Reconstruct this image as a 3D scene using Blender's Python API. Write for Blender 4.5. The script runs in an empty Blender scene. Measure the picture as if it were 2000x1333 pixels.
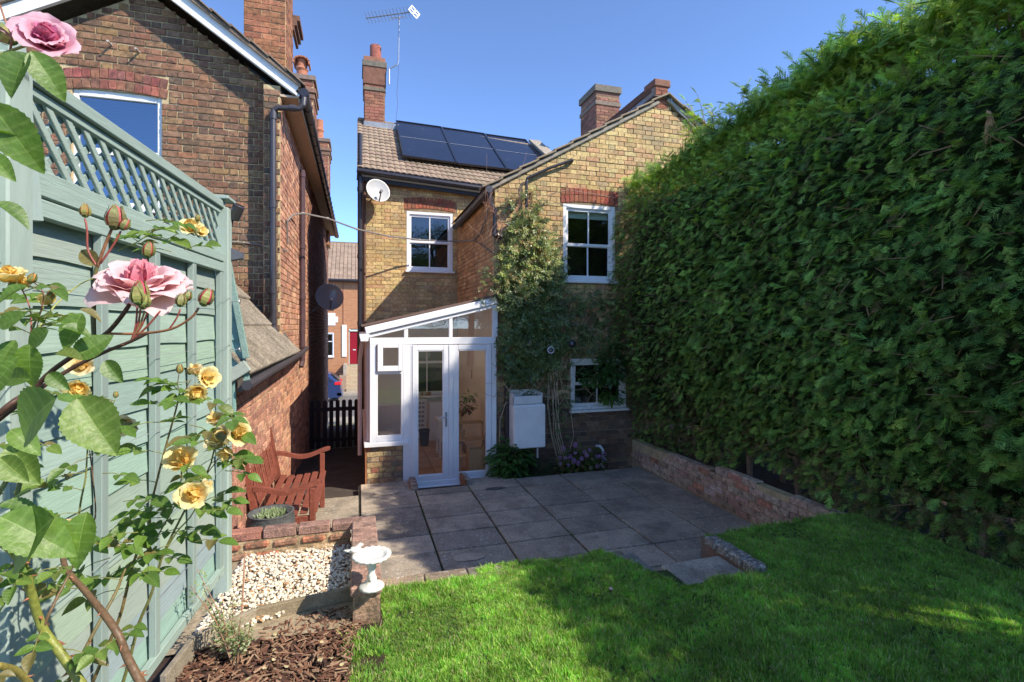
import bpy, math, random
import numpy as np
from mathutils import Vector, Matrix, Euler, Quaternion
R = random.Random(7)
rad = math.radians
S = bpy.context.scene
COL = S.collection
# ---------------------------------------------------------------- camera, world, sun, exposure
F = 1000.0; CX = 1000.0; HY = 636.0           # focal length and horizon in photograph pixels (2000 wide)
FW = Vector((.2873, .9578, 0)); RT = Vector((.9578, -.2873, 0)); UP = Vector((0, 0, 1))
cam_d = bpy.data.cameras.new('camera'); cam = bpy.data.objects.new('camera', cam_d); COL.objects.link(cam)
cam_d.sensor_width = 36; cam_d.lens = 18.0; cam_d.clip_start = .05; cam_d.clip_end = 2000
cam_d.shift_y = -(666.5 - HY) / 2000
cam.rotation_euler = (rad(90), 0, -math.atan2(.2873, .9578)); cam.location = (0, 0, 0)
S.camera = cam
SUN = Vector((1.1, -1.0, 1.3)).normalized()    # towards the sun
W = bpy.data.worlds.new('World'); S.world = W; W.use_nodes = True
nt = W.node_tree; bg = nt.nodes['Background']; sky = nt.nodes.new('ShaderNodeTexSky')
sky.sky_type = 'NISHITA'; sky.sun_disc = False
sky.sun_elevation = math.asin(SUN.z); sky.sun_rotation = math.atan2(SUN.x, SUN.y)
sky.air_density = 1.0; sky.dust_density = 3; sky.ozone_density = 4; sky.altitude = 7000
nt.links.new(sky.outputs[0], bg.inputs[0]); bg.inputs[1].default_value = .142
sd = bpy.data.lights.new('sun', 'SUN'); sun = bpy.data.objects.new('sun', sd); COL.objects.link(sun)
sd.energy = 2.1; sd.angle = rad(.5); sd.color = (1, .90, .75)
sun.rotation_euler = (-SUN).to_track_quat('-Z', 'Y').to_euler(); sun.location = (20, -20, 25)
S.view_settings.view_transform = 'Standard'; S.view_settings.look = 'None'
S.view_settings.gamma = 1; S.view_settings.use_curve_mapping = False
S.view_settings.exposure = 1.75
S.cycles.use_denoising = True
S.cycles.max_bounces = 8; S.cycles.transparent_max_bounces = 12
# ---------------------------------------------------------------- projection helpers: photograph pixel -> point in the place
def dirn(u, v):
    return FW + RT * ((u - CX) / F) + UP * ((HY - v) / F)
def at(u, v, d): return dirn(u, v) * d
def onY(u, v, Y): D = dirn(u, v); return D * (Y / D.y)
def onX(u, v, X): D = dirn(u, v); return D * (X / D.x)
def onZ(u, v, Z): D = dirn(u, v); return D * (Z / D.z)
def proj(p):
    d = p[0] * FW.x + p[1] * FW.y
    if d < .05: return (-1e4, -1e4, .05)
    r = p[0] * RT.x + p[1] * RT.y
    return (CX + F * r / d, HY - F * p[2] / d, d)
# ---------------------------------------------------------------- naming
def tag(o, label=None, cat=None, group=None, kind=None):
    if label: o['label'] = label
    if cat: o['category'] = cat
    if group: o['group'] = group
    if kind: o['kind'] = kind
    return o
def empty(name, loc=(0, 0, 0), label=None, cat=None, group=None, rz=0):
    o = bpy.data.objects.new(name, None); COL.objects.link(o); o.location = loc; o.rotation_euler[2] = rz
    o.empty_display_size = .1
    return tag(o, label, cat, group)
def link(name, me, parent=None, M=None):
    o = bpy.data.objects.new(name, me); COL.objects.link(o)
    if M is not None: o.matrix_world = M
    if parent is not None:
        o.parent = parent
        if parent.type == 'EMPTY' or True:
            o.matrix_parent_inverse = world_inv(parent)
    return o
def world_mat(o):
    m = Matrix.LocRotScale(o.location, o.rotation_euler, o.scale)
    if o.parent is not None: m = world_mat(o.parent) @ o.matrix_parent_inverse @ m
    return m
def world_inv(o): return world_mat(o).inverted()
# ---------------------------------------------------------------- mesh builder
class MB:
    def __init__(s): s.v = []; s.f = []; s.c = []; s.m = []; s.col = (1, 1, 1); s.mi = 0
    def add(s, vs, fs, col=None):
        n = len(s.v); s.v.extend([tuple(p) for p in vs])
        for f in fs: s.f.append([i + n for i in f]); s.c.append(col or s.col); s.m.append(s.mi)
        return s
    def box(s, x0, x1, y0, y1, z0, z1, col=None, bev=0):
        if x1 < x0: x0, x1 = x1, x0
        if y1 < y0: y0, y1 = y1, y0
        if z1 < z0: z0, z1 = z1, z0
        return s.obox(Vector(((x0 + x1) / 2, (y0 + y1) / 2, (z0 + z1) / 2)), Vector((1, 0, 0)), Vector((0, 1, 0)), Vector((0, 0, 1)), x1 - x0, y1 - y0, z1 - z0, col, bev)
    def obox(s, c, a, b, n, A, B, N, col=None, bev=0):
        c = Vector(c); a = Vector(a).normalized() * A / 2; b = Vector(b).normalized() * B / 2; n = Vector(n).normalized() * N / 2
        if bev <= 0:
            vs = [c + a * i + b * j + n * k for i in (-1, 1) for j in (-1, 1) for k in (-1, 1)]
            return s.add(vs, [(0, 1, 3, 2), (4, 6, 7, 5), (0, 4, 5, 1), (2, 3, 7, 6), (0, 2, 6, 4), (1, 5, 7, 3)], col)
        fa = max(0, 1 - 2 * bev / A); fb = max(0, 1 - 2 * bev / B); fn = max(0, 1 - 2 * bev / N)
        vs = []; idx = {}
        for i in (-1, 1):
            for j in (-1, 1):
                for k in (-1, 1):
                    for ax, (x, y, z) in enumerate(((i, j * fb, k * fn), (i * fa, j, k * fn), (i * fa, j * fb, k))):
                        idx[(i, j, k, ax)] = len(vs); vs.append(c + a * x + b * y + n * z)
        fs = []
        for i in (-1, 1):
            fs.append([idx[(i, -1, -1, 0)], idx[(i, 1, -1, 0)], idx[(i, 1, 1, 0)], idx[(i, -1, 1, 0)]])
            fs.append([idx[(-1, i, -1, 1)], idx[(1, i, -1, 1)], idx[(1, i, 1, 1)], idx[(-1, i, 1, 1)]])
            fs.append([idx[(-1, -1, i, 2)], idx[(1, -1, i, 2)], idx[(1, 1, i, 2)], idx[(-1, 1, i, 2)]])
            for j in (-1, 1):
                fs.append([idx[(i, j, -1, 0)], idx[(i, j, 1, 0)], idx[(i, j, 1, 1)], idx[(i, j, -1, 1)]])
                fs.append([idx[(i, -1, j, 0)], idx[(i, 1, j, 0)], idx[(i, 1, j, 2)], idx[(i, -1, j, 2)]])
                fs.append([idx[(-1, i, j, 1)], idx[(1, i, j, 1)], idx[(1, i, j, 2)], idx[(-1, i, j, 2)]])
                for k in (-1, 1): fs.append([idx[(i, j, k, 0)], idx[(i, j, k, 1)], idx[(i, j, k, 2)]])
        return s.add(vs, fs, col)
    def bar(s, p, q, w, t, up=(0, 0, 1), col=None, bev=0):
        p = Vector(p); q = Vector(q); a = q - p; L = a.length; a.normalize(); up = Vector(up)
        b = a.cross(up)
        if b.length < 1e-4: b = a.cross(Vector((1, 0, 0)))
        b.normalize(); n = b.cross(a)
        return s.obox((p + q) / 2, a, b, n, L, w, t, col, bev)
    def tube(s, pts, r, k=8, col=None, cap=True):
        pts = [Vector(p) for p in pts]; n = len(pts)
        rs = list(r) if hasattr(r, '__len__') else [r] * n
        T = []
        for i in range(n):
            t = pts[min(i + 1, n - 1)] - pts[max(i - 1, 0)]
            T.append(t.normalized() if t.length > 1e-9 else Vector((0, 0, 1)))
        x = T[0].orthogonal().normalized(); vs = []
        for i in range(n):
            x = x - T[i] * x.dot(T[i])
            x = x.normalized() if x.length > 1e-6 else T[i].orthogonal().normalized()
            y = T[i].cross(x)
            for j in range(k):
                a = 2 * math.pi * j / k; vs.append(pts[i] + (x * math.cos(a) + y * math.sin(a)) * rs[i])
        fs = [(i * k + j, i * k + (j + 1) % k, (i + 1) * k + (j + 1) % k, (i + 1) * k + j) for i in range(n - 1) for j in range(k)]
        if cap: fs += [tuple(range(k))[::-1], tuple((n - 1) * k + j for j in range(k))]
        return s.add(vs, fs, col)
    def lathe(s, c, prof, k=24, axis=(0, 0, 1), col=None):
        c = Vector(c); ax = Vector(axis).normalized(); x = ax.orthogonal().normalized(); y = ax.cross(x); vs = []
        for (r, h) in prof:
            for j in range(k):
                a = 2 * math.pi * j / k; vs.append(c + ax * h + (x * math.cos(a) + y * math.sin(a)) * r)
        n = len(prof)
        fs = [(i * k + j, i * k + (j + 1) % k, (i + 1) * k + (j + 1) % k, (i + 1) * k + j) for i in range(n - 1) for j in range(k)]
        return s.add(vs, fs, col)
    def prism(s, poly, ext, col=None):
        poly = [Vector(p) for p in poly]; e = Vector(ext); n = len(poly)
        vs = poly + [p + e for p in poly]
        return s.add(vs, [tuple(range(n)), tuple(range(2 * n - 1, n - 1, -1))] + [(i, (i + 1) % n, n + (i + 1) % n, n + i) for i in range(n)], col)
    def sphere(s, c, r, k=10, m=7, sc=(1, 1, 1), col=None):
        c = Vector(c); vs = []
        for i in range(m + 1):
            th = math.pi * i / m
            for j in range(k):
                a = 2 * math.pi * j / k
                vs.append(c + Vector((math.sin(th) * math.cos(a) * sc[0], math.sin(th) * math.sin(a) * sc[1], math.cos(th) * sc[2])) * r)
        return s.add(vs, [(i * k + j, (i + 1) * k + j, (i + 1) * k + (j + 1) % k, i * k + (j + 1) % k) for i in range(m) for j in range(k)], col)
    def mesh(s, name, mats, smooth=False):
        me = bpy.data.meshes.new(name); me.from_pydata(s.v, [], s.f)
        a = me.attributes.new('Col', 'FLOAT_COLOR', 'FACE')
        a.data.foreach_set('color', np.array([(c[0], c[1], c[2], 1) for c in s.c], dtype=np.float32).ravel())
        for m in (mats if isinstance(mats, (list, tuple)) else [mats]): me.materials.append(m)
        me.polygons.foreach_set('material_index', np.array(s.m, dtype=np.int32))
        if smooth: me.polygons.foreach_set('use_smooth', np.ones(len(s.f), dtype=bool))
        me.update(); return me
    def build(s, name, mats, parent=None, smooth=False):
        return link(name, s.mesh(name, mats, smooth), parent)
def auto_smooth(o, ang=35):
    me = o.data
    me.polygons.foreach_set('use_smooth', np.ones(len(me.polygons), dtype=bool))
    try: me.set_sharp_from_angle(angle=rad(ang))
    except Exception: pass
    return o
# ---------------------------------------------------------------- materials
def mk(name):
    m = bpy.data.materials.new(name); m.use_nodes = True; t = m.node_tree; t.nodes.clear()
    out = t.nodes.new('ShaderNodeOutputMaterial'); b = t.nodes.new('ShaderNodeBsdfPrincipled')
    t.links.new(b.outputs[0], out.inputs[0]); return m, t, b, out
def nd(t, k, **kw):
    n = t.nodes.new(k)
    for a, v in kw.items():
        if a.startswith('i_'):
            key = a[2:]; n.inputs[int(key) if key.isdigit() else key].default_value = v
        else: setattr(n, a, v)
    return n
def mat(name, col=(.5, .5, .5), rough=.8, n1=(6, .25), n2=(60, .2), bump=(80, .2), attr=False, rnd=0, hue=0, metal=0, spec=.4, trans=0,
        obj=False, stretch=(1, 1, 1), tint=None, dirt=None):
    """colour (or the Col attribute) x two noises, per-object variation, fine bump"""
    m, t, b, out = mk(name); L = t.links.new
    if obj: co = t.nodes.new('ShaderNodeTexCoord').outputs['Object']
    else: co = t.nodes.new('ShaderNodeNewGeometry').outputs['Position']
    mp = nd(t, 'ShaderNodeMapping'); mp.inputs['Scale'].default_value = stretch; L(co, mp.inputs[0]); co = mp.outputs[0]
    if attr:
        a = nd(t, 'ShaderNodeAttribute', attribute_name='Col'); c = a.outputs['Color']
    else:
        a = nd(t, 'ShaderNodeRGB'); a.outputs[0].default_value = (*col, 1); c = a.outputs[0]
    for (sc, am) in (n1, n2):
        if am <= 0: continue
        n = nd(t, 'ShaderNodeTexNoise'); n.inputs['Scale'].default_value = sc; n.inputs['Detail'].default_value = 5; n.inputs['Roughness'].default_value = .6; L(co, n.inputs['Vector'])
        mr = nd(t, 'ShaderNodeMapRange'); mr.inputs[1].default_value = .3; mr.inputs[2].default_value = .7
        mr.inputs[3].default_value = 1 - am; mr.inputs[4].default_value = 1 + am; L(n.outputs[0], mr.inputs[0])
        mx = nd(t, 'ShaderNodeMix', data_type='RGBA', blend_type='MULTIPLY'); mx.inputs[0].default_value = 1
        L(c, mx.inputs[6]); L(mr.outputs[0], mx.inputs[7]); c = mx.outputs[2]
    for d in (dirt or []):      # (scale, lo, hi, colour, amount)
        n = nd(t, 'ShaderNodeTexNoise'); n.inputs['Scale'].default_value = d[0]; n.inputs['Detail'].default_value = 6; n.inputs['Roughness'].default_value = .65; L(co, n.inputs['Vector'])
        mr = nd(t, 'ShaderNodeMapRange'); mr.inputs[1].default_value = d[1]; mr.inputs[2].default_value = d[2]; mr.inputs[3].default_value = 0; mr.inputs[4].default_value = d[4]; L(n.outputs[0], mr.inputs[0])
        mx = nd(t, 'ShaderNodeMix', data_type='RGBA'); L(mr.outputs[0], mx.inputs[0]); L(c, mx.inputs[6]); mx.inputs[7].default_value = (*d[3], 1); c = mx.outputs[2]
    if rnd or hue:
        oi = nd(t, 'ShaderNodeObjectInfo'); hs = nd(t, 'ShaderNodeHueSaturation')
        mr = nd(t, 'ShaderNodeMapRange'); mr.inputs[3].default_value = 1 - rnd; mr.inputs[4].default_value = 1 + rnd; L(oi.outputs['Random'], mr.inputs[0]); L(mr.outputs[0], hs.inputs['Value'])
        ml = nd(t, 'ShaderNodeMath', operation='MULTIPLY'); ml.inputs[1].default_value = 7.31; L(oi.outputs['Random'], ml.inputs[0])
        fr = nd(t, 'ShaderNodeMath', operation='FRACT'); L(ml.outputs[0], fr.inputs[0])
        m2 = nd(t, 'ShaderNodeMapRange'); m2.inputs[3].default_value = .5 - hue; m2.inputs[4].default_value = .5 + hue; L(fr.outputs[0], m2.inputs[0]); L(m2.outputs[0], hs.inputs['Hue'])
        L(c, hs.inputs['Color']); c = hs.outputs[0]
    L(c, b.inputs['Base Color']); b.inputs['Roughness'].default_value = rough; b.inputs['Metallic'].default_value = metal
    b.inputs['Specular IOR Level'].default_value = spec
    if bump and bump[1] > 0:
        n = nd(t, 'ShaderNodeTexNoise'); n.inputs['Scale'].default_value = bump[0]; n.inputs['Detail'].default_value = 6; L(co, n.inputs['Vector'])
        bp = nd(t, 'ShaderNodeBump'); bp.inputs['Strength'].default_value = bump[1]; bp.inputs['Distance'].default_value = .01; L(n.outputs[0], bp.inputs['Height']); L(bp.outputs[0], b.inputs['Normal'])
    if trans:
        tr = nd(t, 'ShaderNodeBsdfTranslucent'); ad = nd(t, 'ShaderNodeMixShader'); ad.inputs[0].default_value = trans
        g = nd(t, 'ShaderNodeMix', data_type='RGBA', blend_type='MULTIPLY'); g.inputs[0].default_value = 1; L(c, g.inputs[6]); g.inputs[7].default_value = (*(tint or (1.5, 1.5, .6)), 1)
        L(g.outputs[2], tr.inputs[0]); L(b.outputs[0], ad.inputs[1]); L(tr.outputs[0], ad.inputs[2]); L(ad.outputs[0], out.inputs[0])
    return m
def glass(name, tint=(.95, .97, .95), refl=.06, gcol=(1, 1, 1)):
    m, t, b, out = mk(name); L = t.links.new; t.nodes.remove(b)
    tr = nd(t, 'ShaderNodeBsdfTransparent'); tr.inputs[0].default_value = (*tint, 1)
    gl = nd(t, 'ShaderNodeBsdfGlossy'); gl.inputs['Roughness'].default_value = .01; gl.inputs[0].default_value = (*gcol, 1)
    fr = nd(t, 'ShaderNodeFresnel'); fr.inputs[0].default_value = 1.5
    ma = nd(t, 'ShaderNodeMath', operation='ADD', use_clamp=True); ma.inputs[1].default_value = refl; L(fr.outputs[0], ma.inputs[0])
    mx = nd(t, 'ShaderNodeMixShader'); L(ma.outputs[0], mx.inputs[0]); L(tr.outputs[0], mx.inputs[1]); L(gl.outputs[0], mx.inputs[2]); L(mx.outputs[0], out.inputs[0])
    return m
M_ = {}
M_['brick'] = mat('brick', attr=True, rough=.9, n1=(28, .34), n2=(110, .38), bump=(120, .7), dirt=[(2.2, .5, .75, (.17, .12, .08), .5), (11, .58, .72, (.11, .08, .055), .5), (45, .64, .7, (.10, .075, .05), .7), (30, .66, .74, (.46, .24, .14), .5)])
M_['brick_old'] = mat('brick_old', attr=True, rough=.92, n1=(18, .38), n2=(90, .4), bump=(90, .9), dirt=[(11, .52, .7, (.06, .045, .04), .75), (35, .66, .8, (.4, .34, .22), .4)])
M_['mortar'] = mat('mortar', (.27, .20, .12), .95, (12, .3), (150, .25), (200, .5))
M_['mortar_pale'] = mat('mortar_pale', (.52, .41, .23), .95, (12, .25), (150, .25), (200, .5))
M_['mortar_grey'] = mat('mortar_grey', (.24, .19, .14), .95, (12, .35), (150, .25), (200, .5))
M_['upvc'] = mat('white_upvc', (.80, .80, .81), .32, (3, .04), (50, 0), (40, .0), spec=.5, dirt=[(5, .60, .85, (.52, .50, .44), .35)])
M_['whitepaint'] = mat('white_paint', (.78, .78, .76), .5, (5, .06), (60, .04), (60, .1), dirt=[(14, .62, .78, (.4, .37, .3), .4)])
M_['cream'] = mat('cream_plaster', (.84, .74, .60), .9, (3, .04), (50, .02), (60, .05))
M_['glass'] = glass('window_glass')
M_['glass_blue'] = glass('mirror_like_glass', (.4, .45, .5), .45, (.42, .52, .62))
M_['blackpipe'] = mat('black_pipe', (.022, .02, .026), .35, (8, .2), (60, .1), (50, .05), spec=.6)
M_['greypipe'] = mat('grey_black_pipe', (.045, .042, .05), .38, (8, .2), (60, .1), (50, .05), spec=.6)
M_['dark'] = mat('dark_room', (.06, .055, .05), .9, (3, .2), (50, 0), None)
M_['attr'] = mat('painted', attr=True, rough=.6, n1=(8, .1), n2=(70, .08), bump=(60, .1))
M_['attr_rough'] = mat('weathered', attr=True, rough=.92, n1=(12, .22), n2=(90, .25), bump=(90, .5))
M_['attr_gloss'] = mat('glossy_paint', attr=True, rough=.25, n1=(3, .04), n2=(50, 0), bump=None, spec=.6)
M_['metal'] = mat('galvanised', (.45, .46, .48), .35, (9, .15), (60, .1), (60, .05), metal=.8)
M_['lead'] = mat('lead', (.26, .28, .31), .5, (7, .25), (50, .15), (30, .3), metal=.3)
# ---------------------------------------------------------------- scatter with geometry nodes (only for uncountable stuff)
def proto_set(name, meshes):
    c = bpy.data.collections.new('zz_' + name)
    for i, me in enumerate(meshes):
        c.objects.link(bpy.data.objects.new('%s_%02d' % (name, i), me))
    return c
def scatter(name, P, E, Sc, protos, parent=None, pick=None, kind='stuff'):
    P = np.asarray(P, np.float32); n = len(P)
    me = bpy.data.meshes.new(name); me.vertices.add(n); me.vertices.foreach_set('co', P.ravel())
    a = me.attributes.new('rot', 'FLOAT_VECTOR', 'POINT'); a.data.foreach_set('vector', np.asarray(E, np.float32).ravel())
    Sc = np.asarray(Sc, np.float32)
    if Sc.ndim == 1: Sc = np.repeat(Sc[:, None], 3, 1)
    a = me.attributes.new('scl', 'FLOAT_VECTOR', 'POINT'); a.data.foreach_set('vector', Sc.ravel())
    k = len(protos.objects)
    pk = np.random.RandomState(3).randint(0, k, n) if pick is None else pick
    a = me.attributes.new('pick', 'INT', 'POINT'); a.data.foreach_set('value', np.asarray(pk, np.int32))
    o = link(name, me, parent)
    g = bpy.data.node_groups.new(name, 'GeometryNodeTree')
    g.interface.new_socket('Geometry', in_out='INPUT', socket_type='NodeSocketGeometry')
    g.interface.new_socket('Geometry', in_out='OUTPUT', socket_type='NodeSocketGeometry')
    gi = g.nodes.new('NodeGroupInput'); go = g.nodes.new('NodeGroupOutput')
    ip = g.nodes.new('GeometryNodeInstanceOnPoints'); ci = g.nodes.new('GeometryNodeCollectionInfo')
    ci.inputs['Collection'].default_value = protos; ci.inputs['Separate Children'].default_value = True; ci.inputs['Reset Children'].default_value = True
    ip.inputs['Pick Instance'].default_value = True
    def na(nm, ty):
        x = g.nodes.new('GeometryNodeInputNamedAttribute'); x.data_type = ty; x.inputs[0].default_value = nm; return x.outputs[0]
    er = g.nodes.new('FunctionNodeEulerToRotation')
    L = g.links.new
    L(gi.outputs[0], ip.inputs['Points']); L(ci.outputs[0], ip.inputs['Instance']); L(na('pick', 'INT'), ip.inputs['Instance Index'])
    L(na('rot', 'FLOAT_VECTOR'), er.inputs[0]); L(er.outputs[0], ip.inputs['Rotation']); L(na('scl', 'FLOAT_VECTOR'), ip.inputs['Scale'])
    L(ip.outputs[0], go.inputs[0])
    md = o.modifiers.new('scatter', 'NODES'); md.node_group = g
    if kind: o['kind'] = kind
    return o
def eul(xa, za):
    """euler for local X along xa and local Z near za"""
    x = Vector(xa).normalized(); z = Vector(za); z = (z - x * z.dot(x)).normalized(); y = z.cross(x)
    return Matrix((x, y, z)).transposed().to_euler()
# ---------------------------------------------------------------- bricks
class Bricks:
    """all the bricks of one thing: the 300 that show largest become objects, the rest one joined part"""
    def __init__(s, owner, matr, palette, seed=1, rough=.02, name='brick', rest='brickwork'):
        s.o = owner; s.m = matr; s.rec = []; s.R = random.Random(seed); s.name = name; s.rest = rest
        s.vars = []
        for k in range(36):
            pr = s.R.random() * sum(w for _, w in palette)
            for c, w in palette:
                pr -= w
                if pr <= 0: break
            q = 1 + s.R.uniform(-.16, .16); c = tuple(x * q * (1 + s.R.uniform(-.06, .06)) for x in c)
            j = lambda a=rough: s.R.uniform(-a, a)
            v = []
            ix, iz = .022, .075
            for (y, ox, oz) in ((0, 0, 0), (.82, 0, 0), (1, ix, iz)):
                for (x, z) in ((-.5, -.5), (.5, -.5), (.5, .5), (-.5, .5)):
                    sx = -ox if x > 0 else ox; sz = -oz if z > 0 else oz
                    v.append((x + sx + (j() * .5 if y else 0), y + (j(.06) if y == 1 else 0), z + sz + (j() * 1.6 if y else 0)))
            f = [(8, 9, 10, 11)]
            for a in (0, 4):
                for i in range(4): f.append((a + i, a + (i + 1) % 4, a + 4 + (i + 1) % 4, a + 4 + i))
            s.vars.append((np.array(v), f, c))
        s.meshes = {}
    def add(s, c, ux, uz, n, L, H, D=.012, var=None, pal=None, hid=False):
        """c centre of the brick on the wall plane; stands D proud along n"""
        ux = Vector(ux).normalized(); uz = Vector(uz).normalized(); n = Vector(n).normalized()
        s.rec.append((Vector(c), ux * L, n * D, uz * H, s.R.randrange(len(s.vars)) if var is None else var, pal, hid))
    def face(s, o, ux, n, W, H, course=.075, L=.225, joint=.011, top=None, holes=(), bond='flemish', D=.012, hid=None, sw=1.0, x0=0, ph=None):
        o = Vector(o); ux = Vector(ux).normalized(); uz = Vector((0, 0, 1)); nrow = int(H / course + .5)
        hl = L / 2
        for r in range(nrow):
            z = (r + .5) * course
            a0 = x0; a1 = W
            if top:
                sp = top(z)
                if sp is None: continue
                a0 = max(a0, sp[0]); a1 = min(a1, sp[1])
            if a1 - a0 < .05: continue
            iv = [(a0, a1)]
            for (hx0, hx1, hz0, hz1) in holes:
                if hz0 < z + course * .25 and z - course * .25 < hz1:
                    nw = []
                    for (p, q) in iv:
                        if hx1 <= p or hx0 >= q: nw.append((p, q))
                        else:
                            if hx0 > p: nw.append((p, hx0))
                            if hx1 < q: nw.append((hx1, q))
                    iv = nw
            if bond == 'flemish': seq = [L, hl]; off = 0 if r % 2 == 0 else (L - hl) / 2 + hl
            elif bond == 'english': seq = [L] if r % 2 else [hl]; off = 0 if r % 2 else hl / 2
            else: seq = [L]; off = 0 if r % 2 else hl
            x = -off - 2 * (L + hl); k = 0
            zj = s.R.uniform(-.0025, .0025)
            while x < W:
                w = seq[k % len(seq)]; k += 1
                for (p, q) in iv:
                    aa = max(x, p); bb = min(x + w, q)
                    if bb - aa > .035:
                        lj = joint * s.R.uniform(.6, 1.5)
                        c = o + ux * ((aa + bb) / 2) + uz * (z + zj)
                        if hid and hid(c): continue
                        s.add(c, ux, uz, n, bb - aa - lj, course - joint * s.R.uniform(.75, 1.25), D * s.R.uniform(.7, 1.3))
                x += w
    def finish(s, limit=300):
        sc = []
        for i, r in enumerate(s.rec):
            u, v, d = proj(r[0]); px = r[1].length / d * F
            ok = -10 < u < 2010 and -10 < v < 1343 and d > .2 and not r[6]
            facing = -(r[0].normalized().dot(r[2].normalized()))
            sc.append((px * max(facing, 0) if ok else -1, i))
        sc.sort(reverse=True)
        single = set(i for p, i in sc[:limit] if p > 4)
        V = []; Fc = []; C = []
        for i, (c, a, b, z, k, pal, hid) in enumerate(s.rec):
            vs, f, col = s.vars[k]
            if pal is not None:
                q = .8 + .4 * ((k * 37 % 100) / 100); col = tuple(x * q for x in pal)
            if i in single:
                key = (k, pal)
                if key not in s.meshes:
                    mb = MB(); mb.add([tuple(p) for p in vs], f, col); s.meshes[key] = mb.mesh(s.name, s.m)
                M = Matrix(((a.x, b.x, z.x, c.x), (a.y, b.y, z.y, c.y), (a.z, b.z, z.z, c.z), (0, 0, 0, 1)))
                bo = bpy.data.objects.new(s.name, s.meshes[key]); COL.objects.link(bo); bo.parent = s.o
                bo.matrix_parent_inverse = world_inv(s.o) @ M
            else:
                Mx = np.array([list(a), list(b), list(z)]); w = vs @ Mx + np.array(list(c))
                n0 = sum(len(x) for x in V); V.append(w); Fc.append((n0, f)); C.extend([col] * len(f))
        if V:
            allv = np.concatenate(V); ff = []
            base = 0
            for w, (n0, f) in zip(V, Fc):
                for q in f: ff.append([x + base for x in q])
                base += len(w)
            mb = MB(); mb.v = [tuple(p) for p in allv]; mb.f = ff; mb.c = C; mb.m = [0] * len(ff)
            o = mb.build(s.rest, s.m, s.o); o['kind'] = 'stuff'
def panel(mb, o, ux, W, top, bottom=0, holes=(), depth=0, n=None, col=None, xs=()):
    """flat wall sheet with real openings; top(x) gives its height; reveals go back by depth"""
    o = Vector(o); ux = Vector(ux).normalized(); uz = Vector((0, 0, 1))
    br = sorted(set([0, W] + [h[0] for h in holes] + [h[1] for h in holes] + list(xs)))
    br = [b for b in br if 0 <= b <= W]
    for a, b in zip(br, br[1:]):
        if b - a < 1e-5: continue
        m = (a + b) / 2; segs = [(bottom, None)]
        hs = sorted([(h[2], h[3]) for h in holes if h[0] <= m <= h[1]])
        cur = bottom
        for (z0, z1) in hs:
            if z0 > cur: mb.add([o + ux * a + uz * cur, o + ux * b + uz * cur, o + ux * b + uz * z0, o + ux * a + uz * z0], [(0, 1, 2, 3)], col)
            cur = z1
        ta, tb = top(a), top(b)
        if max(ta, tb) > cur: mb.add([o + ux * a + uz * cur, o + ux * b + uz * cur, o + ux * b + uz * tb, o + ux * a + uz * ta], [(0, 1, 2, 3)], col)
    if depth:
        d = -Vector(n).normalized() * depth
        for (x0, x1, z0, z1) in holes:
            q = [o + ux * x0 + uz * z0, o + ux * x1 + uz * z0, o + ux * x1 + uz * z1, o + ux * x0 + uz * z1]
            for i in range(4):
                mb.add([q[i], q[(i + 1) % 4], q[(i + 1) % 4] + d, q[i] + d], [(0, 1, 2, 3)], col)
def bake(P, ang=0): return P
# ================================================================ structure: ground and street
def sheet(name, xs, ys, zf, m, kind='structure', parent=None):
    mb = MB(); nx, ny = len(xs), len(ys)
    mb.v = [(x, y, zf(x, y)) for y in ys for x in xs]
    mb.f = [(j * nx + i, j * nx + i + 1, (j + 1) * nx + i + 1, (j + 1) * nx + i) for j in range(ny - 1) for i in range(nx - 1)]
    mb.c = [(1, 1, 1)] * len(mb.f); mb.m = [0] * len(mb.f)
    o = mb.build(name, m, parent, True)
    if kind: o['kind'] = kind
    return o
def lerp(a, b, t): return a + (b - a) * max(0, min(1, t))
def gz(x, y):
    if y < 12: return -2.62
    if y < 22: return lerp(-2.62, -3.95, (y - 12) / 10)
    return -3.95
M_['earth'] = mat('earth', (.17, .17, .085), .95, (3, .3), (60, .35), (40, .8))
M_['asphalt'] = mat('asphalt', (.16, .155, .15), .9, (2, .15), (120, .3), (150, .4))
M_['pave'] = mat('pavement', (.36, .32, .27), .9, (1.5, .15), (80, .2), (80, .3))
sheet('ground', [-400, -60, -12, -6, -3, 0, 3, 6, 12, 60, 400], [-400, -60, -12, -3, 0, 4, 8, 12, 14, 16, 18, 20, 22, 40, 400], gz, M_['earth'])
sheet('road', [-60, -10, 10, 60], [22.6, 30.2], lambda x, y: -3.94, M_['asphalt'])
mb = MB(); mb.box(-60, 60, 30.2, 33.2, -4.0, -3.82); o = mb.build('pavement', M_['pave']); o['kind'] = 'structure'
mb = MB(); mb.box(-60, 60, 19.5, 22.6, -4.0, -3.84); o = mb.build('pavement', M_['pave']); o['kind'] = 'structure'
sheet('alley_path', [-1.0, .1], [6.9, 9, 11.5, 14, 18, 19.6], lambda x, y: gz(x, y) + .004 if y > 9 else (-2.29 if y < 8 else -2.4), mat('dark_path', (.06, .05, .04), .95, (3, .3), (60, .35), (40, .8)))

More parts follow.
